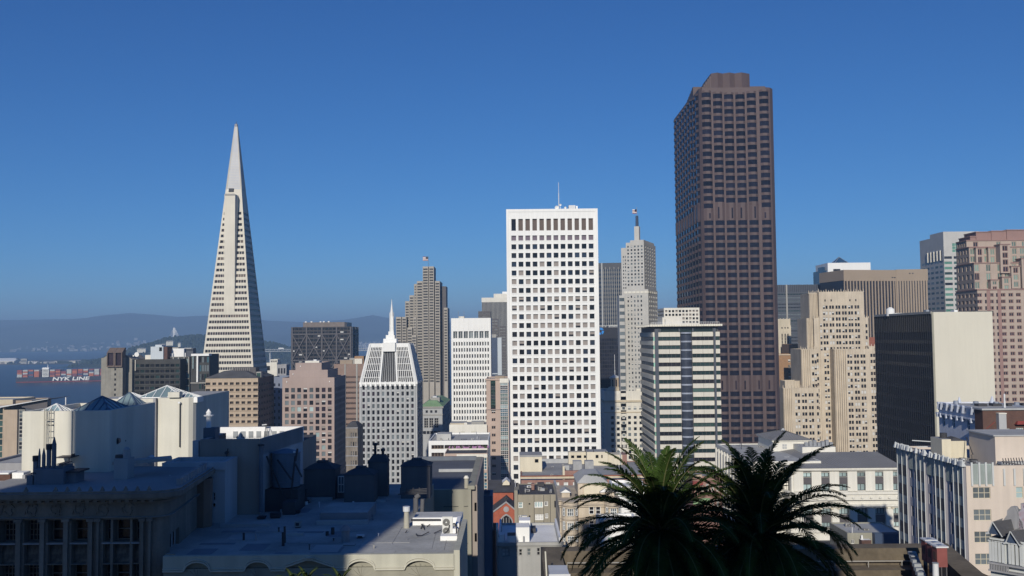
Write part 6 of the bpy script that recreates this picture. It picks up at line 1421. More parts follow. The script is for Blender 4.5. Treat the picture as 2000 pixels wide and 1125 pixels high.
def bay_building():
    b = Bd('ornate_building', 'ornate cream stone apartment building with curved bay windows behind the palm', 'apartment building', 1093, 1212, 977, 150, 0, wall='bayst')
    W, T = b.W, b.H; Z, X = b.Z, b.X
    # wavy plan: two bowed bays
    def plan(o=0.0):
        pts = []
        for c, hw_ in ((1112.5, 17), (1196, 17)):
            xa, xb = X(c-hw_), X(c+hw_)
            for k in range(9):
                t_ = k/8; pts.append((xa+(xb-xa)*t_, -1.5*math.sin(math.pi*t_)**.6-o))
        return [(-o*.3, -o)]+pts+[(W, -o), (W, 14), (0, 14)]
    b.mb.prism(plan(), 0, Z(990), 'bayst', 'roofpale')
    c = MB(); c.prism(plan(.35), Z(990), Z(985), 'bayst'); c.prism(plan(.75), Z(985)+.01, Z(983), 'bayst'); c.prism(plan(.5), Z(983)+.01, Z(977), 'bayst'); c.prism(plan(.9), Z(977)+.01, Z(975.6), 'bayst')
    for q in (1011, 1016.5, 1040, 1062): c.prism(plan(.25), Z(q+1.5), Z(q), 'bayst')
    c.build('cornice', b.o)
    fl = [(1004.5, 989), (1031.5, 1015.5), (1055, 1043), (1082, 1069)]
    for c0 in (1112.5, 1196):
        for k, (yb, yt) in enumerate(fl):
            zb, zt = Z(yb), Z(yt)
            for dx, w_, ang in ((-12.2, 4.5, .55), (0, 11.5, 0), (12.2, 4.5, -.55)):
                cx = X(c0+dx); hw_ = w_*150/FPX/2; cy = -1.62 if dx == 0 else -1.26
                m = MB(); n = 3 if dx == 0 else 1
                ca, sa = math.cos(ang), math.sin(ang)
                wmesh(m, 0, 0, 0, hw_*2, zt-zb, f'ggrey/white/{n}/2/0.07', (1, 0), (0, 1))
                o = m.build('window', b.o); a_ = -ang*1.0; o.rotation_euler = (0, 0, -ang); o.location = (cx-hw_*ca, cy+sa*hw_*1.0, zb)
    for q in (1150, 1163):
        for yb, yt in fl:
            o = link('window', wtemplate(9.5*150/FPX, (Z(yt)-Z(yb)), 'gdark/white/1/2/0.08'), b.o); o.location = (X(q), -.12, Z(yb))
    # roof structures
    up = MB(); Z3 = lambda q: b.Z(q, y=3); X3 = lambda q: b.X(q, y=3)
    up.box(X3(1129), X3(1186), 3, 12, T-.5, Z3(946), 'bayst'); up.box(X3(1128), X3(1187), 2.8, 12.2, Z3(946), Z3(943.5), 'bayst'); up.hip(X3(1127), X3(1188), 2.6, 12.4, Z3(943.5), 1.1, 'roofpale', 0, 1.3, 1.3)
    up.box(X3(1130), X3(1138), 2.8, 2.99, T-.5, Z3(946), 'bayst'); up.box(X3(1141), X3(1185), 2.9, 2.99, Z3(971), Z3(949), 'creamy')
    up.build('roof_house', b.o)
    for q in (1096, 1183, 1172):
        y1 = 2 if q != 1172 else 2.3
        m = MB(); a, c_ = X(q+1, y=y1), X(q+17, y=y1); m.box(a, c_, y1, y1+3, T-.4, b.Z(962, y=y1), 'bayst'); ww = (c_-a); m.q([(a-.2, y1-.2, b.Z(962, y=y1)), (c_+.2, y1-.2, b.Z(962, y=y1)), ((a+c_)/2, y1-.2, b.Z(955.5, y=y1))], 'white'); m.q([(a-.2, y1-.2, b.Z(962, y=y1)), ((a+c_)/2, y1-.2, b.Z(955.5, y=y1)), ((a+c_)/2, y1+3, b.Z(955.5, y=y1)), (a-.2, y1+3, b.Z(962, y=y1))], 'concgrey')
        m.q([((a+c_)/2, y1-.2, b.Z(955.5, y=y1)), (c_+.2, y1-.2, b.Z(962, y=y1)), (c_+.2, y1+3, b.Z(962, y=y1)), ((a+c_)/2, y1+3, b.Z(955.5, y=y1))], 'concgrey'); m.build('dormer', b.o)
    b.part('roof_door', lambda m: m.box(X3(1123), X3(1128.5), 2.5, 3.2, T-.4, Z3(965), 'iron'))
    b.done()
    b = Bd('white_house', 'white stucco house with pale green windows partly behind the palm fronds', 'house', 1174, 1252, 1026, 138, 0, wall='white')
    W, T = b.W, b.H; Z, X = b.Z, b.X
    b.block(0, W, 0, 9, 0, T, [(X(1186), X(1201), Z(1058), Z(1049.5), 'gmint/white/2/1/0.08', .15, 'window'), (X(1225), X(1240), Z(1058), Z(1049.5), 'gmint/white/2/1/0.08', .15, 'window')], par=.5, roof='roofwhite')
    b.part('cornice', lambda m: (m.box(-.1, W+.1, -.2, -.01, Z(1037), Z(1035), 'white'), m.box(-.1, W, .5, 3, T-.5, T+.7, 'concgrey'))); b.done()
    b = Bd('white_roofed_house', 'stepped white house with parapets and skylights seen through the palm fronds', 'house', 1205, 1290, 982, 175, 0, wall='white')
    W, T = b.W, b.H; Z, X = b.Z, b.X
    b.block(0, W, 0, 6, 0, T, b.grid(1, W-1, 6, .4, T-7, T-1, 2, .5, 'ggrey/white/2/2/0.08', .2), par=.5, roof='roofwhite'); b.block(0, W*.8, 6.02, 14, 0, Z(960), par=.5, roof='roofwhite')
    b.part('skylight', lambda m: m.hip(2, 4.5, 1.5, 3.5, T-.5, .9, 'gpale', 0)); b.part('stair_head', lambda m: m.box(6, 8, 2, 4, T-.5, T+.8, 'white')); b.done()
    b = Bd('striped_signs_house', 'small brick shopfront house with red, green and yellow bands glimpsed between the palms', 'house', 1352, 1410, 930, 250, 0, wall='brickpale')
    W, T = b.W, b.H; Z, X = b.Z, b.X
    b.block(0, W, 0, 10, 0, T, b.grid(.5, W-.5, 5, .5, T-9, T-1, 2, .5, 'ggrey/whitewarm/2/1/0.1', .2), par=.4)
    b.part('awning', lambda m: [m.box(X(a), X(c), -.7, -.01, Z(y1), Z(y0), k) for a, c, y0, y1, k in ((1358, 1370, 926, 934, 'tan'), (1352, 1372, 940, 947, 'redpaint'), (1352, 1385, 973, 984, 'copper'), (1352, 1372, 950, 956, 'corange'))]); b.done()
mat('bayst', (0.58, 0.50, 0.39), 0.85, 0.08, 0.4, 0.2, fine=.06)
bay_building()

def low_white():
    b = Bd('white_roof_house', 'low house with a bright white coated roof, parapets and a boxy stair head', 'house', 973, 1096, 1056.5, 120, 0, wall='greystucco')
    W, T = b.W, b.H; Z, X = b.Z, b.X
    ops = [(X(980), X(995), Z(1087), Z(1071), 'blindpale/greystucco/2/2/0.1', .2, 'window'), (X(1013), X(1020), Z(1086), Z(1073), 'gdark/greystucco/1/2/0.08', .2, 'window'), (X(1029), X(1037), Z(1086), Z(1072), 'ggrey/greystucco/1/2/0.08', .2, 'window'), (X(1048), X(1055), Z(1086), Z(1071), 'gdark/greystucco/1/2/0.08', .2, 'window'), (X(1066), X(1090), Z(1086), Z(1071), 'gdark/greystucco/3/2/0.08', .2, 'window')]
    Lb = 13.0
    b.block(0, W, 0, Lb, 0, T-.3, ops, par=.25, roof='roofwhite')
    Yt = b.hit(1000, 1023, 1, Lb).z
    b.part('parapet', lambda m: (m.box(0, W, Lb-.3, Lb, T-.5, Yt, 'roofwhite'), m.box(0, .25, .3, Lb-.3, T-.5, T+.3, 'roofwhite'), m.box(W-.25, W, .3, Lb-.3, T-.5, T+.3, 'roofwhite'), m.box(-.3, W+.3, -.35, -.01, T-.55, T-.15, 'greystucco'), m.box(-.1, W+.1, -.15, -.01, Z(1068), Z(1066), 'greystucco')))
    Zq = lambda q, y: b.Z(q, y=y); Xq = lambda q, y: b.X(q, y=y)
    b.part('stair_head', lambda m: (m.box(Xq(1008, 2), Xq(1034, 2), 1.5, 4.5, T-.5, Zq(1029, 2), 'white', 'roofwhite'), m.box(Xq(1014, 4.6), Xq(1036, 4.6), 4.6, 7, T-.5, Zq(1016, 5), 'white', 'roofwhite'), m.box(Xq(1020, 6), Xq(1030, 6), 7.1, 8, T-.5, Zq(1012, 6), 'whitewarm')))
    b.part('skylight', lambda m: m.box(Xq(991, 1.5), Xq(1007, 1.5), 1, 3, T-.5, Zq(1045, 1.5), 'white', 'roofslate')); b.part('roof_box', lambda m: m.box(Xq(975, 1.5), Xq(985, 1.5), .8, 2.5, T-.5, Zq(1042, 1.5), 'white', 'roofwhite')); b.part('hatch', lambda m: m.box(Xq(1037, 7), Xq(1047, 7), 7, 9, T-.4, T+.1, 'iron'))
    b.part('roof_vent', lambda m: (m.cyl(Xq(1023, 1.2), 1.2, T-.5, T+.3, .1, .1, 6, 'metal'), m.cyl(Xq(984, 3), 3, T-.5, T+.3, .12, .12, 6, 'metal')))
    b.part('fire_stair', lambda m: ([m.bar((X(q), -.2, 0), (X(q), -.2, Z(1038)), .05, 'iron') for q in (966, 969.5)], [m.bar((X(966), -.2, z), (X(969.5), -.2, z), .035, 'iron') for z in L_(0, Z(1040), 30)], m.box(X(963), X(972.8), .3, 5, 0, Z(1036), 'whitewarm')))
    b.done()
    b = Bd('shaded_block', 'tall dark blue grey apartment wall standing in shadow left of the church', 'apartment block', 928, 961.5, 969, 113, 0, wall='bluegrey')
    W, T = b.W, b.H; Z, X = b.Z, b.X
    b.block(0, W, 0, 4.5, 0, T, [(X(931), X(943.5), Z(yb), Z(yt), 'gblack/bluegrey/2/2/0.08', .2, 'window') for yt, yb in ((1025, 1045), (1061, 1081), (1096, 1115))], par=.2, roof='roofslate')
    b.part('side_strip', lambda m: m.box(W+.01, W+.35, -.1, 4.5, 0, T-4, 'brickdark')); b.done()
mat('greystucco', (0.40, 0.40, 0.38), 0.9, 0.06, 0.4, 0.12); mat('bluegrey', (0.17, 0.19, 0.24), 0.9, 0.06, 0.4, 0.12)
low_white()

def classical():
    d = 300; b = Bd('classical_building', 'white classical stone building with grey hipped metal roof and columned facades', 'building', 1545, 1765, 914.5, d, 0, wall='whitest')
    W, T = b.W, b.H; Z, X = b.Z, b.X; Ld = b.Y(1487, 'L', 890)
    ops = []; cs = [1575.8+35*k for k in range(6)]
    for c in cs:
        x = X(c); ops += [(x-1.35, x+1.35, Z(932.5), Z(923.5), 'gpale/iron/2/1/0.18', .45, 'window'), (x-1.35, x+1.35, Z(959.5), Z(946), 'gpale/iron/2/1/0.18', .45, 'window')]
        ops.append((x-1.6, x+1.6, Z(1006), Z(993.5), 'gpale/iron/3/1/0.2', .6, 'window')); ops.append((x-1.6, x+1.6, Z(1031), Z(1021), 'gpale/iron/3/1/0.2', .6, 'window'))
    opl = []
    for k in range(5):
        u = Ld*(k+.5)/5; opl += [(u-1.5, u+1.5, Z(932.5)-6.2, Z(923.5), 'gdark/iron/2/3/0.2', .5, 'window'), (u-1.6, u+1.6, Z(1031), Z(993.5), 'gdark/iron/2/4/0.2', .6, 'window')]
    b.block(0, W, 0, Ld, 0, T-1.3, ops, (), opl, par=0)
    for c in cs:
        sp = MB(); x = X(c); sp.box(x-1.35, x+1.35, -.06, -.005, Z(945.8), Z(932.7), 'steelgrey'); sp.box(x-1.6, x+1.6, -.06, -.005, Z(1020.8), Z(1006.2), 'steelgrey'); sp.build('spandrel', b.o)
    pil = [1558.5+35*k for k in range(7)]
    for c in pil:
        m = MB(); x = X(c)
        m.box(x-1.5, x+1.5, -.35, -.01, Z(959.8), Z(921.5), 'whitest'); m.build('pilaster', b.o); m = MB(); m.box(x-1.15, x+1.15, -.7, -.01, Z(1031), Z(994), 'whitest')
        m.cyl(x-1.05, -.72, Z(994.5), Z(991.8), .48, .48, 10, 'creamy'); m.cyl(x+1.05, -.72, Z(994.5), Z(991.8), .48, .48, 10, 'creamy'); m.build('pilaster', b.o)
    def cor(m, z0, z1, o, mt='whitest'): m.box(-o, W, -o, -.02, z0, z1, mt); m.box(-o, -.02, 0, Ld, z0, z1, mt)
    b.part('cornice', lambda m: (cor(m, Z(918), T, 1.0), cor(m, Z(920), Z(918), .6), cor(m, Z(966), Z(961), 1.2), cor(m, Z(977.5), Z(966.05), .7), cor(m, Z(979), Z(977.5), .3, 'roofdark'), cor(m, Z(990.5), Z(986), .6), cor(m, Z(1040), Z(1031.2), .7)))
    for k in range(14): b.part('rosette', lambda m: m.cyl(X(1558+k*17.5), -.85, Z(974), Z(970.5), .45, .3, 8, 'whitest'))
    yr = 22
    hz = b.Z(882.5, 1650, y=yr)
    rf = MB(); A = [(-1.2, -1.2), (W, -1.2), (W, yr), (-1.2, Ld+1)]
    rx = X(1597, y=yr)
    rf.q([(-1.1, -1.1, T), (W, -1.1, T), (W, yr, hz), (rx, yr, hz)], 'roofseam'); rf.q([(-1.1, Ld, T), (-1.1, -1.1, T), (rx, yr, hz), (X(1570, y=Ld), Ld, hz+.3)], 'roofseam')
    rf.q([(W, yr, hz), (W, Ld+6, hz-3), (X(1570, y=Ld), Ld+6, hz-3), (rx, yr, hz)], 'roofseam')
    rf.build('roof', b.o)
    Zq = lambda q, y, px=1600: b.Z(q, px, y=y); Xq = lambda q, y: b.X(q, y=y)
    y1 = Ld-1
    pv = MB(); x0, x1 = Xq(1511, y1), Xq(1583, y1); pv.box(x0, x1, y1, y1+20, T-6, Zq(861.5, y1), 'whitest'); pv.box(x0-.5, x1+.5, y1-.5, y1+20.5, Zq(861.5, y1), Zq(858.5, y1), 'whitest')
    pv.hip(x0-1, x1+1, y1-1, y1+21, Zq(858.5, y1), Zq(845, y1)-Zq(858.5, y1), 'roofseam', 0, 8, 8); pv.cyl((x0+x1)/2, y1+10, Zq(846, y1), Zq(841, y1), .9, .3, 8, 'concgrey'); pv.build('pavilion', b.o)
    g = MB(); xc = Xq(1533.5, y1-.05); zc = Zq(871.5, y1-.05); g.box(xc-.75, xc+.75, y1-.12, y1-.02, zc-.8, zc+.8, 'concgrey'); g.box(xc-.06, xc+.06, y1-.16, y1-.13, zc-.8, zc+.8, 'whitest'); g.box(xc-.75, xc+.75, y1-.16, y1-.13, zc-.06, zc+.06, 'whitest'); g.build('grille', b.o)
    lb = MB(); yb = 24; lb.box(Xq(1568, yb), Xq(1633, yb), yb, yb+12, hz-2, Zq(873, yb), 'whitest', 'roofpale')
    for k in range(7): x = Xq(1574+k*8, yb+3); lb.box(x, x+1.1, yb+3, yb+4.5, Zq(873, yb), Zq(873, yb)+1.1+.4*(k % 3), 'metal')
    lb.build('roof_unit', b.o)
    b.done()
    b9 = b
    # west wing with dentil cornice and columns along its left side
    b = Bd('classical_wing', 'long white classical wing with a flat pale roof and columned left side', 'building', 1469.5, 1489, 901.5, 306, 0, wall='whitest')
    W, T = b.W, b.H; Z, X = b.Z, b.X; Ld = b.Y(1403, 'L', 868)
    n = 11; opl = [(Ld*(k+.22)/n, Ld*(k+.78)/n, T-2-7.5-9.5*j, T-3.2-9.5*j*1.0, 'gdark/whitest/2/3/0.2', .8, 'window') for k in range(n) for j in (0, 1)]
    b.block(0, 22, 0, Ld, 0, T, [], (), opl, par=.3, roof='roofpale')
    b.part('cornice', lambda m: (m.box(-.8, -.01, -.8, Ld, T-1.2, T-.0, 'whitest'), m.box(-1.6, -.01, -.8, Ld, T-11, T-10.3, 'whitest'), m.box(-.8, W, -.8, -.01, T-1.2, T, 'whitest'), [m.box(-1.4, -.02, Ld*(k+.2)/40, Ld*(k+.6)/40, T-11.9, T-11.05, 'creamy') for k in range(40)]))
    for k in range(n+1): b.part('column', lambda m: (m.cyl(-.6, Ld*k/n, T-10.2, T-1.3, .75, .62, 10, 'whitest'), m.cyl(-.9, Ld*k/n, T-21, T-12, .85, .7, 10, 'whitest')))
    b.part('antenna', lambda m: (m.bar((5, Ld*.7, T-.3), (5, Ld*.7, T+2.2), .12, 'iron'), m.bar((3, Ld*.7, T+1), (8, Ld*.7, T+.7), .1, 'iron'))); clutter(b, 3, 18, 6, Ld-6, T-.3, 9, 8, 1.3); b.done()
    b = Bd('dark_roof_house', 'low dark house with a flat roof in shade below the classical building', 'house', 1655, 1762, 1041, 250, 0, wall='olive')
    W, T = b.W, b.H; Z, X = b.Z, b.X
    clutter(b, 2, W-8, 3, 12, T-.3, 7, 18)
    b.block(0, W, 0, 14, 0, T, [(X(1662), X(1668), Z(1062), Z(1054), 'gdark/white/2/1/0.1', .2, 'window')], par=.3, roof='roofpale'); b.block(X(1703), W+3, -2, -.05, 0, Z(1040), m='navy2', roof='roofdark')  # navy block in front stands for the shade that falls there
    b.part('chimney', lambda m: (m.box(X(1677), X(1696), -2, -.2, 0, Z(1052), 'brickdark', 'roofwhite'), m.cyl(X(1680.5), -1, Z(1052), Z(1044), .3, .25, 8, 'white'), m.bar((X(1665), .2, Z(1045)), (X(1665), .2, Z(1030)), .12, 'metalpaint'))); b.done()
mat('whitest', (0.72, 0.70, 0.62), 0.8, 0.05, 0.15, 0.08); rs = mat('roofseam', (0.27, 0.262, 0.25), 0.6, 0.08, 0.1)
def seam(m, sc, amt=0.55):
    t = m.node_tree; b_ = t.nodes['Principled BSDF']; tc = [n for n in t.nodes if n.type == 'TEX_COORD'][0]
    w_ = t.nodes.new('ShaderNodeTexWave'); w_.inputs['Scale'].default_value = sc; w_.bands_direction = 'X'; w_.inputs['Distortion'].default_value = 0
    t.links.new(tc.outputs['Object'], w_.inputs['Vector']); bp = t.nodes.new('ShaderNodeBump'); bp.inputs['Strength'].default_value = amt; bp.inputs['Distance'].default_value = .3
    t.links.new(w_.outputs['Fac'], bp.inputs['Height']); t.links.new(bp.outputs[0], b_.inputs['Normal'])
seam(rs, 0.35)
classical()
mat('navydull', (0.02, 0.022, 0.03), .7, .2, .5, 0, 0, .1)
mat('panedull', (0.07, 0.075, 0.085), .5, .2, .5, 0, 0, .15); mat('ggreydull', (0.17, 0.18, 0.18), .5, .2, .5, 0, 0, .15)
glass('ggreyd', (0.10, 0.12, 0.13), .3, .2)
# ---------------------------------------------------------------- foreground
def hotel():   # unseen hotel behind the camera; thin wings shaped to throw the near shadows
    o = thing('hotel', 'stone hotel behind the viewpoint whose towers shade the near roofs', 'hotel', (0, 0, 76))
    for i, (x0, x1, zt, y0) in enumerate([(-43.3, -20.2, 133.2, -8), (-12.2, -7.6, 139.5, -8), (-7.5, 1.5, 113.6, -8), (1.6, 9.5, 118.5, -8)]):
        m = MB(); m.box(x0, x1, y0, -5, 0, zt-76, 'whitewarm', 'roof')
        for k in range(int((zt-80)/3.4)):
            for j in range(max(1, int((x1-x0)/3.2))):
                a = x0+.8+j*3.2; m.box(a, a+1.3, -4.99, -4.9, 4+k*3.4, 5.8+k*3.4, 'gdark')
        m.build('wing', o)
hotel()

def skylight_building():
    b = Bd('skylight_building', 'white windowless rooftop building with blue glass pyramid skylights and a wall ladder', 'building', 44, 214.4, 803.5, 70, 0, wall='creamwhite')
    W, T = b.W, b.H; Z, X = b.Z, b.X; Lr = b.Y(303, 'R', 795)
    b.block(0, W, 0, Lr, 0, T, par=.35, roof='roofpale')
    # second mass further back on the right
    y2 = b.inv @ P(308, 777, 100); y2 = y2.y; X2 = lambda q, yy=0: b.X(q, y=y2+yy); Z2 = lambda q, px=340, yy=0: b.Z(q, px, y=y2+yy)
    xa, xb = X2(308), X2(378); Lb = (b.inv @ P(400, 777, 106.5)).y-y2
    def seconds(m):
        m.prism([(xa, y2), (xb-1.0, y2), (xb-.55, y2+.12), (xb-.2, y2+.45), (xb-.03, y2+.9), (xb, y2+1.4), (xb, y2+Lb+6), (xa, y2+Lb+6)], 0, Z2(777), 'creamwhite', 'roofpale')
        m.box(X2(190), xa-.02, y2-.0, y2+4, 0, Z2(778), 'creamwhite', 'roofpale')
        m.box(xa+1.2, xa+2.4, y2-.4, y2+.6, Z2(776), Z2(765.5), 'creamwhite')
        m.box(xa-.3, xa-.03, y2-.5, y2-.03, 0, Z2(777), 'stonegrey')
    b.part('rear_wall', seconds)
    def sky(x0, x1, y0, y1, z, h, mt, fr, n=5):
        m = MB(); cx, cy = (x0+x1)/2, (y0+y1)/2; m.box(x0-.1, x1+.1, y0-.1, y1+.1, z-.5, z, fr)
        m.prism([(x0, y0), (x1, y0), (x1, y1), (x0, y1)], z, z+h, mt, None, [(cx-.02, cy-.02), (cx+.02, cy-.02), (cx+.02, cy+.02), (cx-.02, cy+.02)]); m.build('skylight', b.o)
        f = MB(); c = [(x0, y0), (x1, y0), (x1, y1), (x0, y1)]
        for k in range(4):
            a, e = c[k], c[(k+1) % 4]; f.bar((*a, z+.02), (cx, cy, z+h+.03), .06, fr)
            for j in range(1, n):
                t_ = j/n; p = (a[0]+(e[0]-a[0])*t_, a[1]+(e[1]-a[1])*t_, z+.02); s = min(t_, 1-t_)*2
                cc = (cx, cy); mid = ((a[0]+e[0])/2, (a[1]+e[1])/2)
                q = (p[0]+(cc[0]-mid[0])*s, p[1]+(cc[1]-mid[1])*s, z+h*s+.03); f.bar(p, q, .045, fr)
            f.bar((*a, z+.03), (*e, z+.03), .05, fr)
        f.build('skylight_frame', b.o)
    hz = lambda q, px, yy: b.Z(q, px, y=yy)
    sky(b.X(135, y=.8), W-.3, .8, 5.0, T-.25, hz(774.5, 188, 2.9)-T+.25, 'gskyl', 'bluemetal', 6)
    sky(b.X(72, y=.8), b.X(124, y=.8), .8, 2.7, T-.25, hz(789.5, 98, 1.7)-T+.25, 'gskyl', 'white', 5)
    sky(W-2.6, W-.3, 6.0, 8.3, T-.25, 1.15, 'gskyl', 'bluemetal', 5)
    sky(X2(268, 1.2), X2(356, 1.2), y2+1.2, y2+5.4, Z2(777)-.05, Z2(752.5, 316, 3.3)-Z2(777), 'gskyl', 'white', 6)
    sky(X2(232, .6), X2(271, .6), y2+.6, y2+2.4, Z2(777)-.05, Z2(766, 252, 2)-Z2(777), 'gskyl', 'white', 5)
    sky(X2(344, .6), X2(384, .6), y2+.6, y2+2.4, Z2(777)-.05, Z2(766, 364, 2)-Z2(777), 'gskyl', 'white', 5)
    def ladder(m):
        for q in (91.5, 94.8, 104.5): m.bar((X(q), -.35, Z(878)), (X(q), -.35, Z(798)), .035, 'ladderpaint')
        z = Z(876)
        while z < Z(800): m.bar((X(94.8), -.35, z), (X(104.5), -.35, z), .03, 'ladderpaint'); z += .45
        m.bar((X(91), -.35, Z(820)), (X(105), -.35, Z(820)), .05, 'ladderpaint')
        for q in (94.8, 104.5): m.bar((X(q), -.35, Z(830)), (X(q), 0, Z(830)), .03, 'ladderpaint'); m.bar((X(q), -.35, Z(801)), (X(q), 0, Z(801)), .03, 'ladderpaint')
    b.part('ladder', ladder)
    b.part('wall_pipe', lambda m: (m.bar((X2(352.5), y2-.15, Z2(873)), (X2(352.5), y2-.15, Z2(787)), .06, 'iron', 6), m.bar((X2(352.5), y2-.15, Z2(787)), (X2(352.5), y2-.45, Z2(786)), .12, 'metalpaint', 6), m.bar((X(142), -.1, Z(938)), (X(142), -.1, Z(802)), .03, 'metal', 5)))
    b.part('canopy', lambda m: (m.box(X(124), X(156), -1.3, -.02, Z(891.5), Z(889.8), 'steelgrey'), m.box(X(156.2), X(159), -1.3, -.9, Z(889.5), Z(884), 'iron'), m.bar((X(151), -1.2, Z(940)), (X(151), -1.2, Z(891)), .03, 'steelgrey')))
    # ducts and boxes against the shaded side wall
    Q = lambda px, py, yy: b.hit(px, py, 1, yy)
    def duct(m):
        p = Q(225, 861, 1.6); m.bar((p.x, 1.9, p.z), (p.x+.1, 1.3, p.z), .30, 'steelgrey', 14); m.bar((p.x+.1, 1.29, p.z), (p.x+.1, 1.27, p.z), .24, 'iron', 14)
        t = [Q(223, 870, 1.2), Q(221, 885, 1.0), Q(219, 900, .9), Q(220, 925, .9)]; m.tube([(v.x, v.y, v.z) for v in t], .09, 'iron', 6)
        p = Q(236, 866, 3.0); m.bar((p.x, 3.3, p.z), (p.x, 2.9, p.z), .22, 'steelgrey', 12); q = Q(247, 860, 3); m.bar((p.x, 2.9, p.z-.1), (q.x, 2.9, q.z), .05, 'iron', 5)
    b.part('duct', duct)
    def basebox(m):
        p, q = Q(299, 932, 4.0), Q(320, 914, 4.0); m.box(p.x, q.x, 4.0, 5.0, p.z, q.z, 'creamwhite')
        for k in (.3, .62): m.box(p.x+(q.x-p.x)*k, p.x+(q.x-p.x)*k+.07, 3.96, 3.99, p.z+.25, p.z+.5, 'iron')
        p, q = Q(321, 934, 4.0), Q(337, 908, 4.0); m.box(p.x, q.x, 4.0, 5.2, p.z, q.z, 'stonegrey'); p = Q(291, 899, 4); m.bar((p.x, 4, p.z), (p.x+.1, 4.4, p.z+.1), .30, 'metalpaint', 12)
    b.part('base_box', basebox)
    b.done()
mat('creamwhite', (0.66, 0.64, 0.55), 0.85, 0.05, 0.3, 0.14); mat('bluemetal', (0.12, 0.17, 0.23), 0.5, 0.1, 1); mat('ladderpaint', (0.38, 0.36, 0.30), 0.6, 0.1, 1); glass('gskyl', (0.20, 0.28, 0.30), .25, var=.25)
skylight_building()

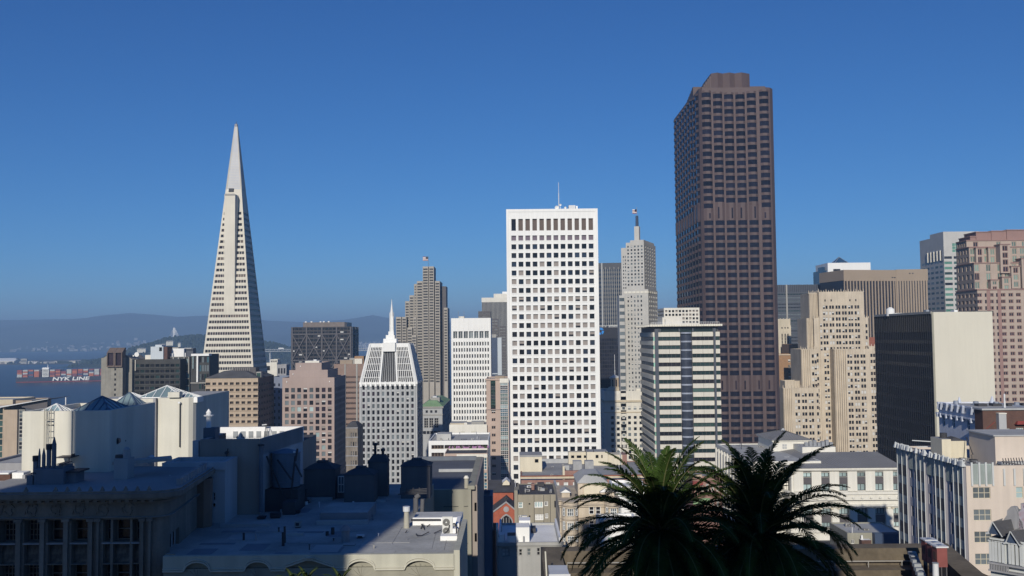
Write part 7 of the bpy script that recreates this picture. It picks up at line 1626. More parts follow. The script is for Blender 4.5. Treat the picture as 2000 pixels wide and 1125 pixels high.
def cornice_building():
    b = Bd('stone_building', 'old grey stone building with dentil cornice and deep set windows, nearest on the left', 'building', -60, 300, 955, 62, 0, wall='stonedark')
    W, T = b.W, b.H; Z = lambda q: b.Z(q, 150); X = lambda q: b.X(q, 1040); Tw = Z(981)
    ops = []
    wn = [(-38, -18, 1), (-1, 30, 1), (47, 77, 1), (93, 123, 1), (139, 171, 1), (201, 216, 1), (220.5, 254, 2), (258.5, 272, 1)]
    k1 = ['gblack/stonedark/1/2/0.07', 'gdark/stonedark/3/4/0.05', 'gblack/stonedark/1/2/0.07']
    for i, (a, c, n) in enumerate(wn):
        kd = 'gdark/stonedark/4/4/0.05' if i in (1, 2) else 'gblack/stonedark/1/2/0.07'
        ops.append((X(a), X(c), Z(1059), Z(1015.5), kd, .75, 'window')); ops.append((X(a), X(c), Z(1146), Z(1103), kd, .75, 'window'))
        if True: ops.append((X(a)+.02, X(c)-.02, Z(1101.5), Z(1063), 'stonepanel', .35, 'carved_panel'))
    Tw_ = Tw
    b.face((0, 0, 0), (1, 0), W, Tw, ops, 'stonedark')
    # rounded corner and receding side wall
    c0 = Vector((W, 0)); side = (b.inv @ P(395, 905, 72.5)); sd = Vector((side.x, side.y))
    arc = [(W, 0)]; cc = Vector((W+.5, 1.0))
    for k in range(1, 6): a = math.radians(-90+15*k); arc.append((cc.x-.5+.8*math.cos(a), 1.0+1.0*math.sin(a)))
    e = Vector(arc[-1]); path = arc+[(sd.x, sd.y)]
    u0 = 0
    for p, q in zip(path, path[1:]):
        p, q = Vector(p), Vector(q); L_s = (q-p).length; U = (q-p)/L_s
        o_ = []
        if L_s > 5:
            o_ = [(L_s*.02, L_s*.28, Tw-4.6, Tw-2.3, 'gdark/metalpaint/3/1/0.07', .3, 'window')]
        b.face((p.x, p.y, 0), (U.x, U.y), L_s, Tw, o_, 'stonedark')
    outline = lambda o: [(-.01, -o)]+[(x+o*max(0, math.cos(math.radians(-90+15*k))), y-o*max(0, -math.sin(math.radians(-90+15*k)))) for k, (x, y) in enumerate(arc)]+[(sd.x+o, sd.y)]
    back = [(sd.x, sd.y+.5), (0, sd.y+.5)]
    def lay(m, o, z0, z1, mt='stonedark'): m.prism(outline(o)+back, z0, z1, mt, 'roof')
    zt = Z(956)
    b.part('cornice', lambda m: (lay(m, .25, Z(1011.5), Z(1009.5)), lay(m, .3, Tw-.02, Z(978)), lay(m, .8, Z(974), Z(970)), lay(m, 1.0, Z(970)+.01, Z(960)), lay(m, .88, Z(960)+.01, zt)))
    dn = MB()
    x = .2
    while x < W: dn.box(x, x+.24, -.72, -.2, Z(978)+.01, Z(974)-.01, 'stonedark'); x += .51
    U = (sd-e).normalized(); N = Vector((U.y, -U.x)); s = .3
    while s < (sd-e).length-.2:
        p = e+U*s; q = p+U*.24; dn.prism([(p.x+N.x*.65, p.y+N.y*.65), (q.x+N.x*.65, q.y+N.y*.65), (q.x, q.y), (p.x, p.y)], Z(978)+.01, Z(974)-.01, 'stonedark'); s += .51
    dn.build('dentil', b.o, kind='stuff')
    # carved frieze letters/ornament relief
    fz = MB(); x = 1.0
    while x < W-.3:
        z0, z1 = Z(1004), Z(986); k = rnd.random(); zc = (z0+z1)/2
        for i in range(8):
            a0 = i*.785+k; r = .34+.1*math.sin(3*a0)
            fz.bar((x+r*math.cos(a0), -.03, zc+r*math.sin(a0)), (x+r*.9*math.cos(a0+.785), -.05, zc+r*math.sin(a0+.785)), .05, 'stonedark')
        if rnd.random() < .5: fz.bar((x-.5, -.04, z0), (x-.3, -.04, z1), .05, 'stonedark')
        x += 1.55
    fz.build('frieze', b.o, kind='stuff')
    for a, c in ((30.5, 46.5), (77.5, 92.5), (123.5, 138.5), (172, 186), (187, 199), (273.5, 286), (288, 300), (-17, -2)):
        m = MB(); m.box(X(a)+.12, X(c)-.12, -.22, -.01, 0, Z(1012), 'stonedark'); m.box(X(a), X(c), -.32, -.01, Z(1018), Z(1012.2), 'stonedark'); m.build('pilaster', b.o)
    for i, (a, c, n) in enumerate(wn): b.part('sill', lambda m: (m.box(X(a)-.05, X(c)+.05, -.1, .5, Z(1062.5), Z(1060), 'stonegrey'),))
    # antefix row along the cornice edge
    an = MB(); x = 2.0
    while x < W: an.prism([(x, -.8), (x+.25, -.8), (x+.25, -.55), (x, -.55)], zt, zt+.28, 'stonedark', None, [(x+.1, -.7), (x+.14, -.7), (x+.14, -.62), (x+.1, -.62)]); x += 1.9 if x < 5 else .75
    s = .5
    while s < (sd-e).length-1:
        p = e+U*s+N*.6; an.prism([(p.x, p.y), (p.x+U.x*.5, p.y+U.y*.5), (p.x+U.x*.5-N.x*.3, p.y+U.y*.5-N.y*.3), (p.x-N.x*.3, p.y-N.y*.3)], zt, zt+.45, 'stonegrey'); s += .95
    an.build('antefix', b.o, kind='stuff')
    # end pilaster at the side wall
    b.part('corner_pier', lambda m: (m.bar((sd.x-.3+N.x*.7, sd.y-1.1+N.y*.7, 0), (sd.x-.3+N.x*.7, sd.y-1.1+N.y*.7, Z(978)), .7, 'stonewarm', 8), m.bar((sd.x-.9+N.x*.6, sd.y-3.0+N.y*.6, 0), (sd.x-.9+N.x*.6, sd.y-3.0+N.y*.6, Z(978)), .45, 'stonewarm', 8)))
    zr = zt-.45
    def H(q, px, yy): return b.Z(q, px, y=yy)
    def Xr(q, yy): return b.hit(q, 930, 1, yy).x
    # chimney cluster in silhouette
    clutter(b, 10, W-1, 2.5, 7.5, zr, 12, 77, .45)
    y = 2.2
    b.part('chimney_stack', lambda m: (m.box(Xr(52, y), Xr(66, y), y, y+1.5, zr, H(929.5, 60, y), 'bluegrey2'), m.box(Xr(64, y), Xr(124, y), y, y+1.6, zr, H(916, 90, y), 'bluegrey2'), m.box(Xr(107, y+.3), Xr(125, y+.3), y+.3, y+1.6, zr, H(911, 110, y), 'bluegrey2'), m.box(Xr(124, y+.5), Xr(148, y+.5), y+.5, y+1.8, zr, H(925, 130, y), 'bluegrey2'),
        m.box(Xr(61, y), Xr(70, y), y-.1, y+1.5, H(925, 60, y), H(923.3, 60, y), 'iron'), m.box(Xr(110, y), Xr(122, y), y, y+1.4, H(907.5, 115, y), H(906, 115, y), 'iron'), m.box(Xr(124, y), Xr(149, y), y+.3, y+2, H(925, 130, y), H(922, 130, y), 'iron')))
    for q, w_, yt, cap in ((69, 9, 896, 1), (76.5, 5, 893, 0), (85, 7, 892, 0), (95, 8.5, 873, 1), (105, 8.5, 870, 0)):
        m = MB(); x = Xr(q, y+.7); r = w_/2*64/FPX; m.cyl(x, y+.7, zr+1, H(yt, q, y), r, r, 12, 'bluegrey2')
        if cap: m.cyl(x, y+.7, H(yt, q, y)-.25, H(yt, q, y)+.12, r*1.25, r*1.25, 12, 'iron')
        else: m.cyl(x, y+.7, H(yt, q, y), H(yt, q, y)+.5, r, .03, 12, 'bluegrey2')
        m.build('flue', b.o)
    y = 4.2
    b.part('white_chimney', lambda m: (m.box(Xr(222, y), Xr(248.5, y), y, y+1.2, zr-.3, H(896, 235, y), 'whitegrey'), m.cyl(Xr(240, y), y+.6, H(896, 235, y), H(880, 235, y), .30, .24, 10, 'whitegrey'), m.cyl(Xr(240, y), y+.6, H(880, 235, y), H(875, 235, y), .26, .08, 10, 'whitegrey'), m.cyl(Xr(228, y), y+.6, H(896, 235, y), H(890, 235, y), .38, .34, 10, 'iron')))
    # sunlit clutter at the far left edge of this roof
    y = 5.0
    b.part('roof_clutter', lambda m: (m.box(Xr(-30, y), Xr(20, y), y, y+1, zr, H(926.5, 10, y), 'brickdark'), m.box(Xr(-30, y), Xr(18, y), y-.1, y+1.1, H(926, 10, y), H(923, 10, y), 'roofwhite'), m.box(Xr(20.5, y), Xr(43, y), y+.2, y+1.2, zr, H(924, 30, y), 'white', 'roofwhite'), m.box(Xr(43.5, y), Xr(49, y), y, y+1, zr, H(928, 46, y), 'stonegrey'), m.box(Xr(-30, 3), Xr(51, 3), 2.5, 4.9, zr, zr+.35, 'roofpale')))
    b.part('awning', lambda m: m.prism([(sd.x-4.5, sd.y-5.6), (sd.x-1.0, sd.y-3.6), (sd.x-1.5, sd.y-2.4), (sd.x-4.2, sd.y-4.6)], zt+.9, zt+1.15, 'roofpale'))
    b.done()
mat('stonepanel', (0.17, 0.158, 0.138), 0.95, 0.35, 1.6, 0, fine=.4, bump=0.8); mat('stonewarm', (0.24, 0.17, 0.13), 0.9, 0.15, 0.5, .15); mat('bluegrey2', (0.16, 0.18, 0.21), 0.9, 0.1, 0.6, 0.1); mat('whitegrey', (0.34, 0.36, 0.37), 0.9, 0.06, 0.5, 0.15)
cornice_building()

def behind_left():
    b = Bd('rooftop_house', 'low grey roof with railing and small stair wall at the far left edge', 'rooftop', -40, 44, 905, 88, 0, wall='stonegrey')
    W, T = b.W, b.H
    b.block(0, W, 0, 14, 0, T, par=.2, roof='roofpale'); b.part('railing', lambda m: ([m.bar((W*k/9, 13, T), (W*k/9, 13, T+1.0), .04, 'metal') for k in range(10)], m.bar((0, 13, T+1), (W, 13, T+1.3), .05, 'metal'), m.box(W-1.2, W, 9, 12, T, T+1.6, 'concgrey', 'roofwhite'), m.bar((W*.8, 10, T-.2), (W*.8, 10, T+5.4), .06, 'metalpaint')))
    b.done()
    b = Bd('white_wall_house', 'blue grey rendered house with small windows wedged behind the dentil cornice', 'house', 320, 440, 903, 72.5, 0, wall='greypale')
    W, T = b.W, b.H; Z, X = b.Z, b.X
    b.block(0, W, 0, 3.2, 0, T, [(X(416), X(421), Z(991), Z(984), 'gblack', .15, 'window'), (X(416), X(421), Z(979), Z(963), 'gblack/greypale/1/2/0.05', .15, 'window')], par=.35, roof='roof'); b.part('ledge', lambda m: m.box(-.1, W+.08, -.12, -.01, T-.6, T-.02, 'greypale')); b.done()
    b = Bd('tan_house', 'brown stucco house with two sash windows and a slanted white inner parapet', 'house', 391, 508, 859, 76, 0, wall='stuccobrown')
    W, T = b.W, b.H; Z, X = b.Z, b.X
    ops = [(X(461), X(480.5), Z(936.5), Z(904.5), 'ggrey/whitegrey/1/2/0.09', .15, 'window'), (X(449), X(467.5), Z(990), Z(966.5), 'gblack/stuccobrown/1/2/0.07', .15, 'window')]
    e = b.inv @ P(591.5, 834, 86.3); bk = b.inv @ P(428, 835.5, 86.0)
    b.face((0, 0, 0), (1, 0), W, T, ops)
    U = Vector((e.x-W, e.y)); L_s = U.length; U /= L_s; m = b.mb
    b.face((W, 0, 0), (U.x, U.y), L_s, T, [], 'greypale')
    m.prism([(0, .02), (W, .02), (e.x-.02, e.y), (e.x-.02, e.y+6), (0, e.y+6)], 0, T-1.3, 'stuccobrown', 'roofdark')
    b.part('parapet', lambda m: (m.prism([(W, 0), (W+U.x*L_s, U.y*L_s), (W+U.x*L_s-.1, U.y*L_s+.25), (W-.1, .25)], T-1.3, T+.02, 'greypale'), m.box(bk.x, e.x, e.y, e.y+.3, T-1.3, T+.03, 'roofwhite'), m.box(0, W, 0.02, .3, T-1.3, T+.02, 'stuccobrown'), [m.box(bk.x+1.2+k*.7, bk.x+1.6+k*.7, e.y-.08, e.y-.01, T-.9, T-.35, 'whitegrey') for k in range(9)]))
    # chimney pieces rising on its left
    b.part('chimney', lambda m: (m.box(b.X(397, y=3.5), b.X(420, y=3.5), 3.5, 4.6, T-1.3, b.Z(836, 410, y=3.5), 'bluegrey2'), m.cyl(b.X(406.5, y=3.9), 4.0, b.Z(836, 407, y=3.9), b.Z(806, 407, y=3.9), .22, .2, 12, 'white'), m.cyl(b.X(406.5, y=3.9), 4.0, b.Z(806, 407, y=3.9), b.Z(799, 407, y=3.9), .24, .03, 12, 'white'), m.cyl(b.X(406.5, y=3.9), 4.0, b.Z(813, 407, y=3.9), b.Z(810.5, 407, y=3.9), .4, .4, 12, 'white')))
    b.part('side_wing', lambda m: (m.box(b.X(378), -.05, .5, 7, 0, b.Z(863, 390), 'stuccobrown2', 'roof'), m.box(b.X(377), b.X(388), -.1, .45, 0, b.Z(861, 380), 'greypale')))
    b.part('wall_pipe', lambda m: (m.bar((X(512), -.3, Z(1000)), (X(512), -.3, Z(870)), .17, 'bluegrey2', 8), m.cyl(X(512), -.3, Z(871), Z(868), .26, .26, 8, 'iron')))
    b.part('wall_lamp', lambda m: (m.bar((X(445), -.2, Z(884)), (X(445), -.4, Z(884)), .14, 'iron', 8), m.bar((X(446), -.1, Z(876)), (X(443), -.1, Z(897)), .04, 'iron')))
    b.done()
    b = Bd('roof_aerial', 'thin wire aerial frame on the white parapet behind the tan house', 'aerial', 515, 527, 836, 85.5, 0, wall='iron')
    for q in (515.5, 517.5, 519.5): b.mb.bar((b.X(q), 0, b.Z(856)), (b.X(q)+.2, 0, b.Z(828 if q < 519 else 834)), .03, 'iron')
    b.mb.bar((b.X(512), 0, b.Z(830)), (b.X(521), 0, b.Z(829)), .06, 'metalpaint'); b.done('frame')
mat('greypale', (0.46, 0.48, 0.50), 0.9, 0.05, 0.4, 0.1); mat('stuccobrown2', (0.17, 0.15, 0.14), 0.9, 0.08, 0.4, .1)
behind_left()

def main_roof():
    d = 60; b = Bd('arcaded_building', 'near building with a large flat grey roof and moulded arches along its parapet', 'building', 318, 887, 1087, d, 0, wall='olivecream')
    W, T = b.W, b.H; Z = lambda q: b.Z(q, 600); X = lambda q: b.X(q, 1090)
    Tz = Z(1085); ym = Z(1110)
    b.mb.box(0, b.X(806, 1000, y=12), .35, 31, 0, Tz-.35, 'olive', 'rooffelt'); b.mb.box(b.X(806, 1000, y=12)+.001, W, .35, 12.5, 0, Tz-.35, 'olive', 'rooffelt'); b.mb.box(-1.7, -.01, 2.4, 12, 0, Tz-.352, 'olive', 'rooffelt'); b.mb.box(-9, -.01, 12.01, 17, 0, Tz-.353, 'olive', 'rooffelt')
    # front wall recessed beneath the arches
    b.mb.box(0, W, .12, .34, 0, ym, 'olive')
    # parapet: outline with arches cut out of the bottom edge
    arcs = [(385, 25, 0), (503, 25, 0), (604, 48, 1), (705, 27, 0), (819.5, 29, 0)]
    segs = []; 
    top = Tz
    def edge(x):      # height of the lower edge of the parapet
        for c, r, g in arcs:
            cx, rr = X(c), (X(c+r)-X(c))
            if abs(x-cx) < rr:
                if g: return ym+(1-abs(x-cx)/rr)*(Z(1093)-ym)*.95
                return Z(1116)+math.sqrt(max(0, rr*rr-(x-cx)**2))*((Z(1098)-Z(1116))/rr)
        return Z(1116)
    n = 560; xs = [W*k/n for k in range(n+1)]; p = MB()
    for x0, x1 in zip(xs, xs[1:]):
        e0, e1 = edge(x0+1e-4), edge(x1-1e-4); p.q([(x0, 0, e0), (x1, 0, e1), (x1, 0, top), (x0, 0, top)], 'olivecream'); p.q([(x0, .12, e0), (x1, .12, e1), (x1, 0, e1), (x0, 0, e0)], 'olivecream')
    p.box(0, W, .001, .35, top-.02, top+.03, 'olivecream'); p.box(0, W, .2, .349, Tz-.36, top, 'olivecream'); p.build('parapet', b.o)
    md = MB()
    for off, rr_, th in ((.02, .10, .055), (.16, .07, .04)):
        pts = []
        for x in xs:
            e0 = edge(x); pts.append((x, -.06, e0+off+.06))
        md.tube(pts[::2], th, 'olivelight', 5)
    md.build('moulding', b.o)
    b.part('finial', lambda m: (m.box(X(596), X(612), -.2, .1, Z(1094), Z(1090), 'olivecream'), m.cyl(X(604), -.05, Z(1092), Z(1088), .2, .28, 10, 'olivecream')))
    # fan shaped reliefs inside the arches
    for c, r, g in arcs:
        if g: continue
        m = MB(); cx, rr = X(c), X(c+r)-X(c)
        for k in range(7):
            a = math.radians(15+25*k); m.bar((cx, .1, ym-.6), (cx+rr*.8*math.cos(a), .1, ym-.6+rr*.9*math.sin(a)), .015, 'olive', 3)
        m.build('arch_panel', b.o)
    rz = Tz-.35
    Xq = lambda q, y: b.X(q, 1040, y=y)
    def ydep(px, py):       # depth of a roof point seen at this pixel
        r = b.inv.to_3x3() @ ray(px, py); t_ = (rz-b.cl.z)/r.z; return (b.cl+r*t_)
    RP = ydep
    # seams in the roof felt
    sm = MB()
    for (a, c) in [((765, 1063), (785, 1030)), ((795, 1055), (800, 1052)), ((843, 1073), (851, 1042)), ((867, 1075), (872, 1055)), ((700, 1070), (720, 1040)), ((560, 1062), (800, 1060)), ((480, 1040), (700, 1038)), ((640, 1068), (660, 1046))]:
        p0, p1 = RP(*a), RP(*c); sm.bar((p0.x, p0.y, rz+.012), (p1.x, p1.y, rz+.012), .02, 'roof', 4)
    sm.build('roof_seam', b.o)
    pp = MB()
    for pts in ([(813, 1044), (813, 1050), (823, 1048), (838, 1044)], [(822, 1034), (826, 1028), (829, 1036)], [(821, 1022), (827, 1036)], [(834, 1030), (840, 1029)], [(848, 1043), (862, 1040)], [(792, 1042), (795, 1041)]):
        q = [RP(*t_) for t_ in pts]; pp.tube([(v.x, v.y, rz+.06+.12*(i % 2)) for i, v in enumerate(q)], .035, 'iron', 5)
    pp.build('roof_pipe', b.o)
    # low curb bands, hatches and the shaded clutter
    def curb(x0, y0, x1, y1, h_=.25, dd=.3, mt='concgrey'):
        p0, p1 = RP(x0, y0), RP(x1, y1); m = MB(); m.box(p0.x, p1.x, p0.y, p0.y+dd, rz, rz+h_, mt); m.build('curb', b.o)
    curb(430, 1030, 527, 1030); curb(618, 1025, 718, 1025, .3, .3); curb(560, 1047, 592, 1047, .2, .2); curb(590, 978, 648, 978, .25); curb(735, 981, 752, 981, .2)
    p0 = RP(622, 1024); b.part('hatch', lambda m: (m.box(p0.x, p0.x+3.6, p0.y+.5, p0.y+5, rz, rz+.75, 'rooffelt2', 'rooffelt'),))
    p0 = RP(675, 1058); b.part('vent_cap', lambda m: (m.cyl(p0.x, p0.y, rz, rz+.8, .28, .28, 10, 'rooffelt2'), m.cyl(p0.x, p0.y, rz+.8, rz+1.15, .42, .1, 10, 'rooffelt2')))
    for q, w_, h_ in (((650, 1044), .12, .5), ((476, 1055), .08, .5), ((639, 1046), .12, .3), ((553, 1066), .1, .9), ((556, 1060), .08, 1.1)):
        v = RP(*q); b.part('vent_pipe', lambda m: m.cyl(v.x, v.y, rz, rz+h_, w_, w_, 8, 'iron'))
    v = RP(794, 1031); b.part('flue', lambda m: (m.cyl(v.x, v.y, rz, rz+1.25, .22, .17, 12, 'fluepaint'), m.cyl(v.x, v.y, rz+1.2, rz+1.55, .26, .26, 12, 'metalpaint')))
    clutter(b, 1.5, W*.62, 6, 22, rz, 22, 44, .55); clutter(b, W*.45, W-5, 3, 9, rz, 5, 45, .35)
    # patches and seams in the shaded felt
    pt_ = MB(); r_ = random.Random(9)
    for k in range(16):
        x, y = r_.uniform(.5, W*.8), r_.uniform(1, 9 if k % 2 else 20); w1, l1 = r_.uniform(.6, 2.6), r_.uniform(.4, 2.2)
        if x+w1 > b.X(800, 1000, y=12) and y+l1 > 12: continue
        pt_.box(x, x+w1, y, y+l1, rz+.001, rz+.006+.0015*k, 'rooffelt2' if k % 3 else 'roofpale')
    pt_.build('roof_patch', b.o, kind='stuff')
    # low front-lit shed behind the air conditioner with a white parapet
    v0, v1 = RP(806, 1026), RP(893, 1024); sh = MB(); L_s = 3.0; zt = b.hit(850, 1011, 1, v0.y).z
    sh.box(v0.x, v1.x+.3, v0.y, v0.y+.25, rz, zt, 'roofwhite'); sh.box(v0.x, v1.x+.3, v0.y+.25, v0.y+L_s, rz, zt-.12, 'roofwhite', 'roofwhite2'); sh.box(v1.x+.05, v1.x+.32, v0.y-2.8, v0.y-.01, rz, zt+.1, 'roofwhite')
    sh.bar((v0.x-.1, v0.y-.12, rz+.42), (v1.x-1.2, v0.y-.12, rz+.40), .07, 'iron', 6); sh.build('shed', b.o)
    v2, v3 = RP(860, 1056), RP(900, 1046); st = MB(); st.box(v2.x, v2.x+1.15, v2.y, v2.y+1.7, rz, rz+.3, 'roofwhite'); st.box(v2.x+.15, v2.x+1.15, v2.y+1.0, v2.y+1.7, rz+.3, rz+.6, 'roofwhite'); st.build('step', b.o)
    # right end parapet wall
    xe = X(887); b.part('end_wall', lambda m: (m.box(xe-.02, xe+.35, .0, 10, 0, Tz+.25, 'olivecream'),))
    b.done()
    # the two-fan air conditioner
    f = b.o.matrix_basis; mw = Matrix.Translation(b.o.location)
    q = RP(864, 1050); W3 = Vector((b.o.location.x+q.x, b.o.location.y+q.y, b.o.location.z+rz))
    ac = thing('air_conditioner', 'white outdoor air conditioner with two fans and black hoses on the sunlit near roof', 'air conditioner', W3)
    m = MB(); m.box(0, .72, 0, .3, .12, 1.42, 'applianceu'); m.box(-.02, .74, -.01, .31, 1.42, 1.44, 'applianceu'); m.box(.55, .70, -.012, -.001, .3, 1.3, 'applianceu'); m.build('casing', ac)
    for zc in (.45, 1.05):
        g = MB(); g.bar((.28, -.005, zc), (.28, -.03, zc), .25, 'fangrille', 20); g.bar((.28, -.031, zc), (.28, -.04, zc), .06, 'applianceu', 10)
        for k in range(10): a = k*.628; g.bar((.28, -.036, zc), (.28+.25*math.cos(a), -.036, zc+.25*math.sin(a)), .006, 'iron', 3)
        g.build('fan', ac)
    for k in (.05, .6): g = MB(); g.box(k, k+.08, -.05, .35, 0, .118, 'metal'); g.build('foot', ac)
    h = MB(); h.tube([(.72, .1, .9), (.85, .05, .95), (.98, 0, .75), (1.0, -.1, .35), (.9, -.3, .12), (.55, -.45, .07), (.4, -.4, .05)], .055, 'iron', 7); h.tube([(.5, -.1, .9), (.45, -.12, .6), (.2, -.12, .35), (.1, -.15, .15)], .04, 'iron', 6); h.build('hose', ac)
    return b, RP, rz
mat('rooffelt', (0.44, 0.44, 0.415), 0.95, 0.22, 0.28, 0, fine=.12, bump=.3); mat('rooffelt2', (0.24, 0.25, 0.27), 0.95, 0.1, .5); mat('olivelight', (0.58, 0.56, 0.46), .9, .05, .5, .1); mat('roofwhite2', (0.55, 0.55, 0.53), .9, .12, .8); mat('applianceu', (0.62, 0.62, 0.58), .6, .04, 1); mat('fangrille', (0.16, 0.16, 0.15), .7, .1, 2); mat('fluepaint', (0.40, 0.38, 0.31), .8, .1, 1)
MR, RP, RZ = main_roof()

def roof_things():
    b = MR; base = b.o.location; y0 = lambda px, py: RP(px, py)
    def loc(px, py):
        v = RP(px, py); return Vector((base.x+v.x, base.y+v.y, base.z+RZ))
    def at(px, py, d): return P(px, py, d)
    # domed stair huts
    for (x0, x1, yt, yb, yc, lab, n) in [(594, 655, 917, 976, 900, 'left of the three dark roof huts, squat with a shallow peaked cap', 1), (672, 730, 928, 983, 911, 'middle dark roof hut, lowest of the three, with a flattened hipped cap', 2), (783, 840, 911, 974, 895, 'right dark roof hut with a rounded hipped cap above the air conditioner', 3)]:
        p0 = loc(x0, yb); d = p0.y; w_ = P(x1, yb, d).x-p0.x; h_ = P(x0, yt, d).z-p0.z; hc = P((x0+x1)/2, yc, d+1).z-P(x0, yt, d).z
        o = thing('roof_hut', lab, 'roof hut', p0, 0, 'dark roof huts'); m = MB(); m.box(0, w_, 0, 2.4, 0, h_, 'hutgrey'); m.build('wall', o)
        r = MB(); r.prism([(-.1, -.1), (w_+.1, -.1), (w_+.1, 2.5), (-.1, 2.5)], h_, h_+hc*.8, 'roofdark2', None, [(w_*.34, .8), (w_*.66, .8), (w_*.66, 1.6), (w_*.34, 1.6)]); r.box(w_*.33, w_*.67, .8, 1.6, h_+hc*.8, h_+hc, 'roofdark2'); r.build('roof', o)
        if n == 1: q = MB(); q.box(w_+.02, w_+.85, .5, 2.4, 0, h_*.72, 'hutgrey'); q.build('side_wall', o); wi = link('window', wtemplate(.55, 1.4, 'ggrey/white/2/2/0.06'), o); wi.location = (w_+.15, .40, h_*.2)
    # brick chimney with two pots
    p0 = loc(719, 970); d = p0.y; w_ = P(757, 970, d).x-p0.x; o = thing('chimney', 'dark square chimney with stepped cap and two pots between the roof huts', 'chimney', p0)
    m = MB(); h_ = P(719, 903, d).z-p0.z; m.box(0, w_, 0, 1.2, 0, h_, 'hutgrey'); m.build('shaft', o)
    m = MB(); m.prism([(-.08, -.08), (w_+.08, -.08), (w_+.08, 1.28), (-.08, 1.28)], h_, h_+.6, 'roofdark2', None, [(w_*.2, .3), (w_*.85, .3), (w_*.85, 1), (w_*.2, 1)]); m.build('cap', o)
    for q, ht in ((.32, 1.5), (.72, 1.0)): m = MB(); m.cyl(w_*q, .6, h_+.5, h_+ht, .12, .12, 8, 'iron'); m.cyl(w_*q, .6, h_+ht-.1, h_+ht+.12, .2, .2, 8, 'iron'); m.build('pot', o)
    # water tank on its dark plinth
    p0 = loc(497, 1000); d = p0.y; o = thing('water_tank', 'blue grey round water tank with conical lid and diagonal struts on a dark plinth', 'water tank', p0)
    X = lambda q: P(q, 960, d).x-p0.x; Z = lambda q: P(540, q, d).z-p0.z
    m = MB(); m.box(X(494), X(582), 0, 2.6, 0, Z(956), 'plinthdark'); m.box(X(560), X(584), -1.4, -.02, 0, Z(975), 'plinthdark'); m.build('plinth', o)
    cx = X(551); r = X(579)-cx; cy = 1.3; m = MB(); m.cyl(cx, cy, Z(954), Z(888), r*.96, r, 24, 'tankblue'); [m.cyl(cx, cy, Z(q), Z(q)+.05, r*1.012, r*1.012, 24, 'bluemetal') for q in (944, 925, 905)]; m.build('tank', o)
    m = MB(); m.cyl(cx, cy, Z(888), Z(886.5), r*1.05, r*1.05, 24, 'bluemetal'); m.cyl(cx, cy, Z(886.5), Z(880), r*1.05, .2, 24, 'bluemetal'); m.build('lid', o)
    for a, c in (((522, 890), (560, 975)), ((543, 897), (572, 935)), ((578, 890), (571, 968)), ((578, 905), (592, 930))):
        m = MB(); m.bar((X(a[0]), -.25, Z(a[1])), (X(c[0]), -.5, Z(c[1])), .075, 'iron'); m.build('strut', o)
    m = MB(); m.bar((X(578), -.2, Z(900)), (X(582), -.2, Z(876)), .10, 'iron'); m.cyl(X(576), -.2, Z(884), Z(881), .09, .09, 8, 'white'); m.build('bracket', o)
    # pipe railings beside the plinth
    p0 = loc(600, 985); o = thing('pipe_rack', 'tangle of dark pipes and a cross beam beside the tank plinth', 'pipe rack', p0)
    m = MB(); m.bar((-1.0, 0, .9), (.25, 0, .9), .06, 'steelgrey'); m.bar((-.1, 0, 0), (-.1, 0, 1.3), .1, 'iron', 8); m.bar((-.6, .1, 0), (-.6, .1, 1.6), .07, 'iron', 8); m.bar((-.7, .1, 1.6), (.0, .1, 1.6), .05, 'steelgrey'); m.cyl(-.1, 0, -.0, .25, .16, .16, 8, 'white'); m.build('pipe', o)
    p0 = loc(812, 1002); o = thing('vent_duct', 'dark curved duct and crossed bars behind the sunlit flue', 'duct', p0)
    m = MB(); m.bar((0, 0, 0), (0, 0, 1.2), .2, 'hutgrey', 10); m.bar((0, 0, 1.2), (.3, 0, 1.45), .2, 'hutgrey', 10); m.bar((.5, 0, 0), (.55, 0, 1.1), .16, 'hutgrey', 10); m.build('duct', o)
    m = MB(); [m.bar((-1.4+.3*k, -.1+k*.05, 1.5+.1*k), (.9, -.1+k*.05, 1.55+.12*k), .05, 'iron') for k in range(4)]; [m.bar((-1.2+k*.5, 0, 1.45), (-1.2+k*.5, 0, 2.0), .04, 'iron') for k in range(4)]; m.build('bars', o)
    # the tall tan wall on the right; blue shade put into the roof colour
    b2 = Bd('tan_wall_house', 'taller house with a plain olive wall and dark roof behind the sunlit roof corner', 'house', 790, 920, 957, 92, 0, wall='olive')
    W, T = b2.W, b2.H; Z2, X2 = b2.Z, b2.X; zt = T
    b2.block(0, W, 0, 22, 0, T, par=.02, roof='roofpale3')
    b2.part('parapet', lambda m: (m.box(W-.3, W+.35, 0, 22, T-.01, T+.35, 'olive'), m.box(X2(838, ), W-.3, 12, 12.3, T-.01, T+.3, 'concgrey'), m.box(-1, W-.31, 21.5, 22, T, T+.45, 'bluegrey2')))
    b2.part('side_wall', lambda m: (m.box(W+.02, X2(931.5), .6, 22, 0, T+.33, 'stuccobrown'), [m.box(X2(926), X2(930), .5, .59, Z2(q+16), Z2(q), 'gblack') for q in (985, 1045)]))
    b2.part('vent_pipe', lambda m: (m.cyl(X2(911, y=.8), .8, T, b2.Z(934, 911, y=.8), .22, .2, 12, 'fluepaint'), m.cyl(X2(911, y=.8), .8, b2.Z(934, 911, y=.8), b2.Z(929, 911, y=.8), .28, .14, 12, 'whitewarm')))
    b2.part('cable', lambda m: (m.bar((X2(866), -.05, Z2(990)), (X2(895), -.05, Z2(990)), .03, 'iron'), m.bar((X2(906), -.05, Z2(990)), (X2(914), -.05, Z2(989.5)), .03, 'iron'), m.bar((X2(908), -.05, Z2(1062)), (X2(913), -.05, Z2(1062)), .03, 'iron'))); b2.done()
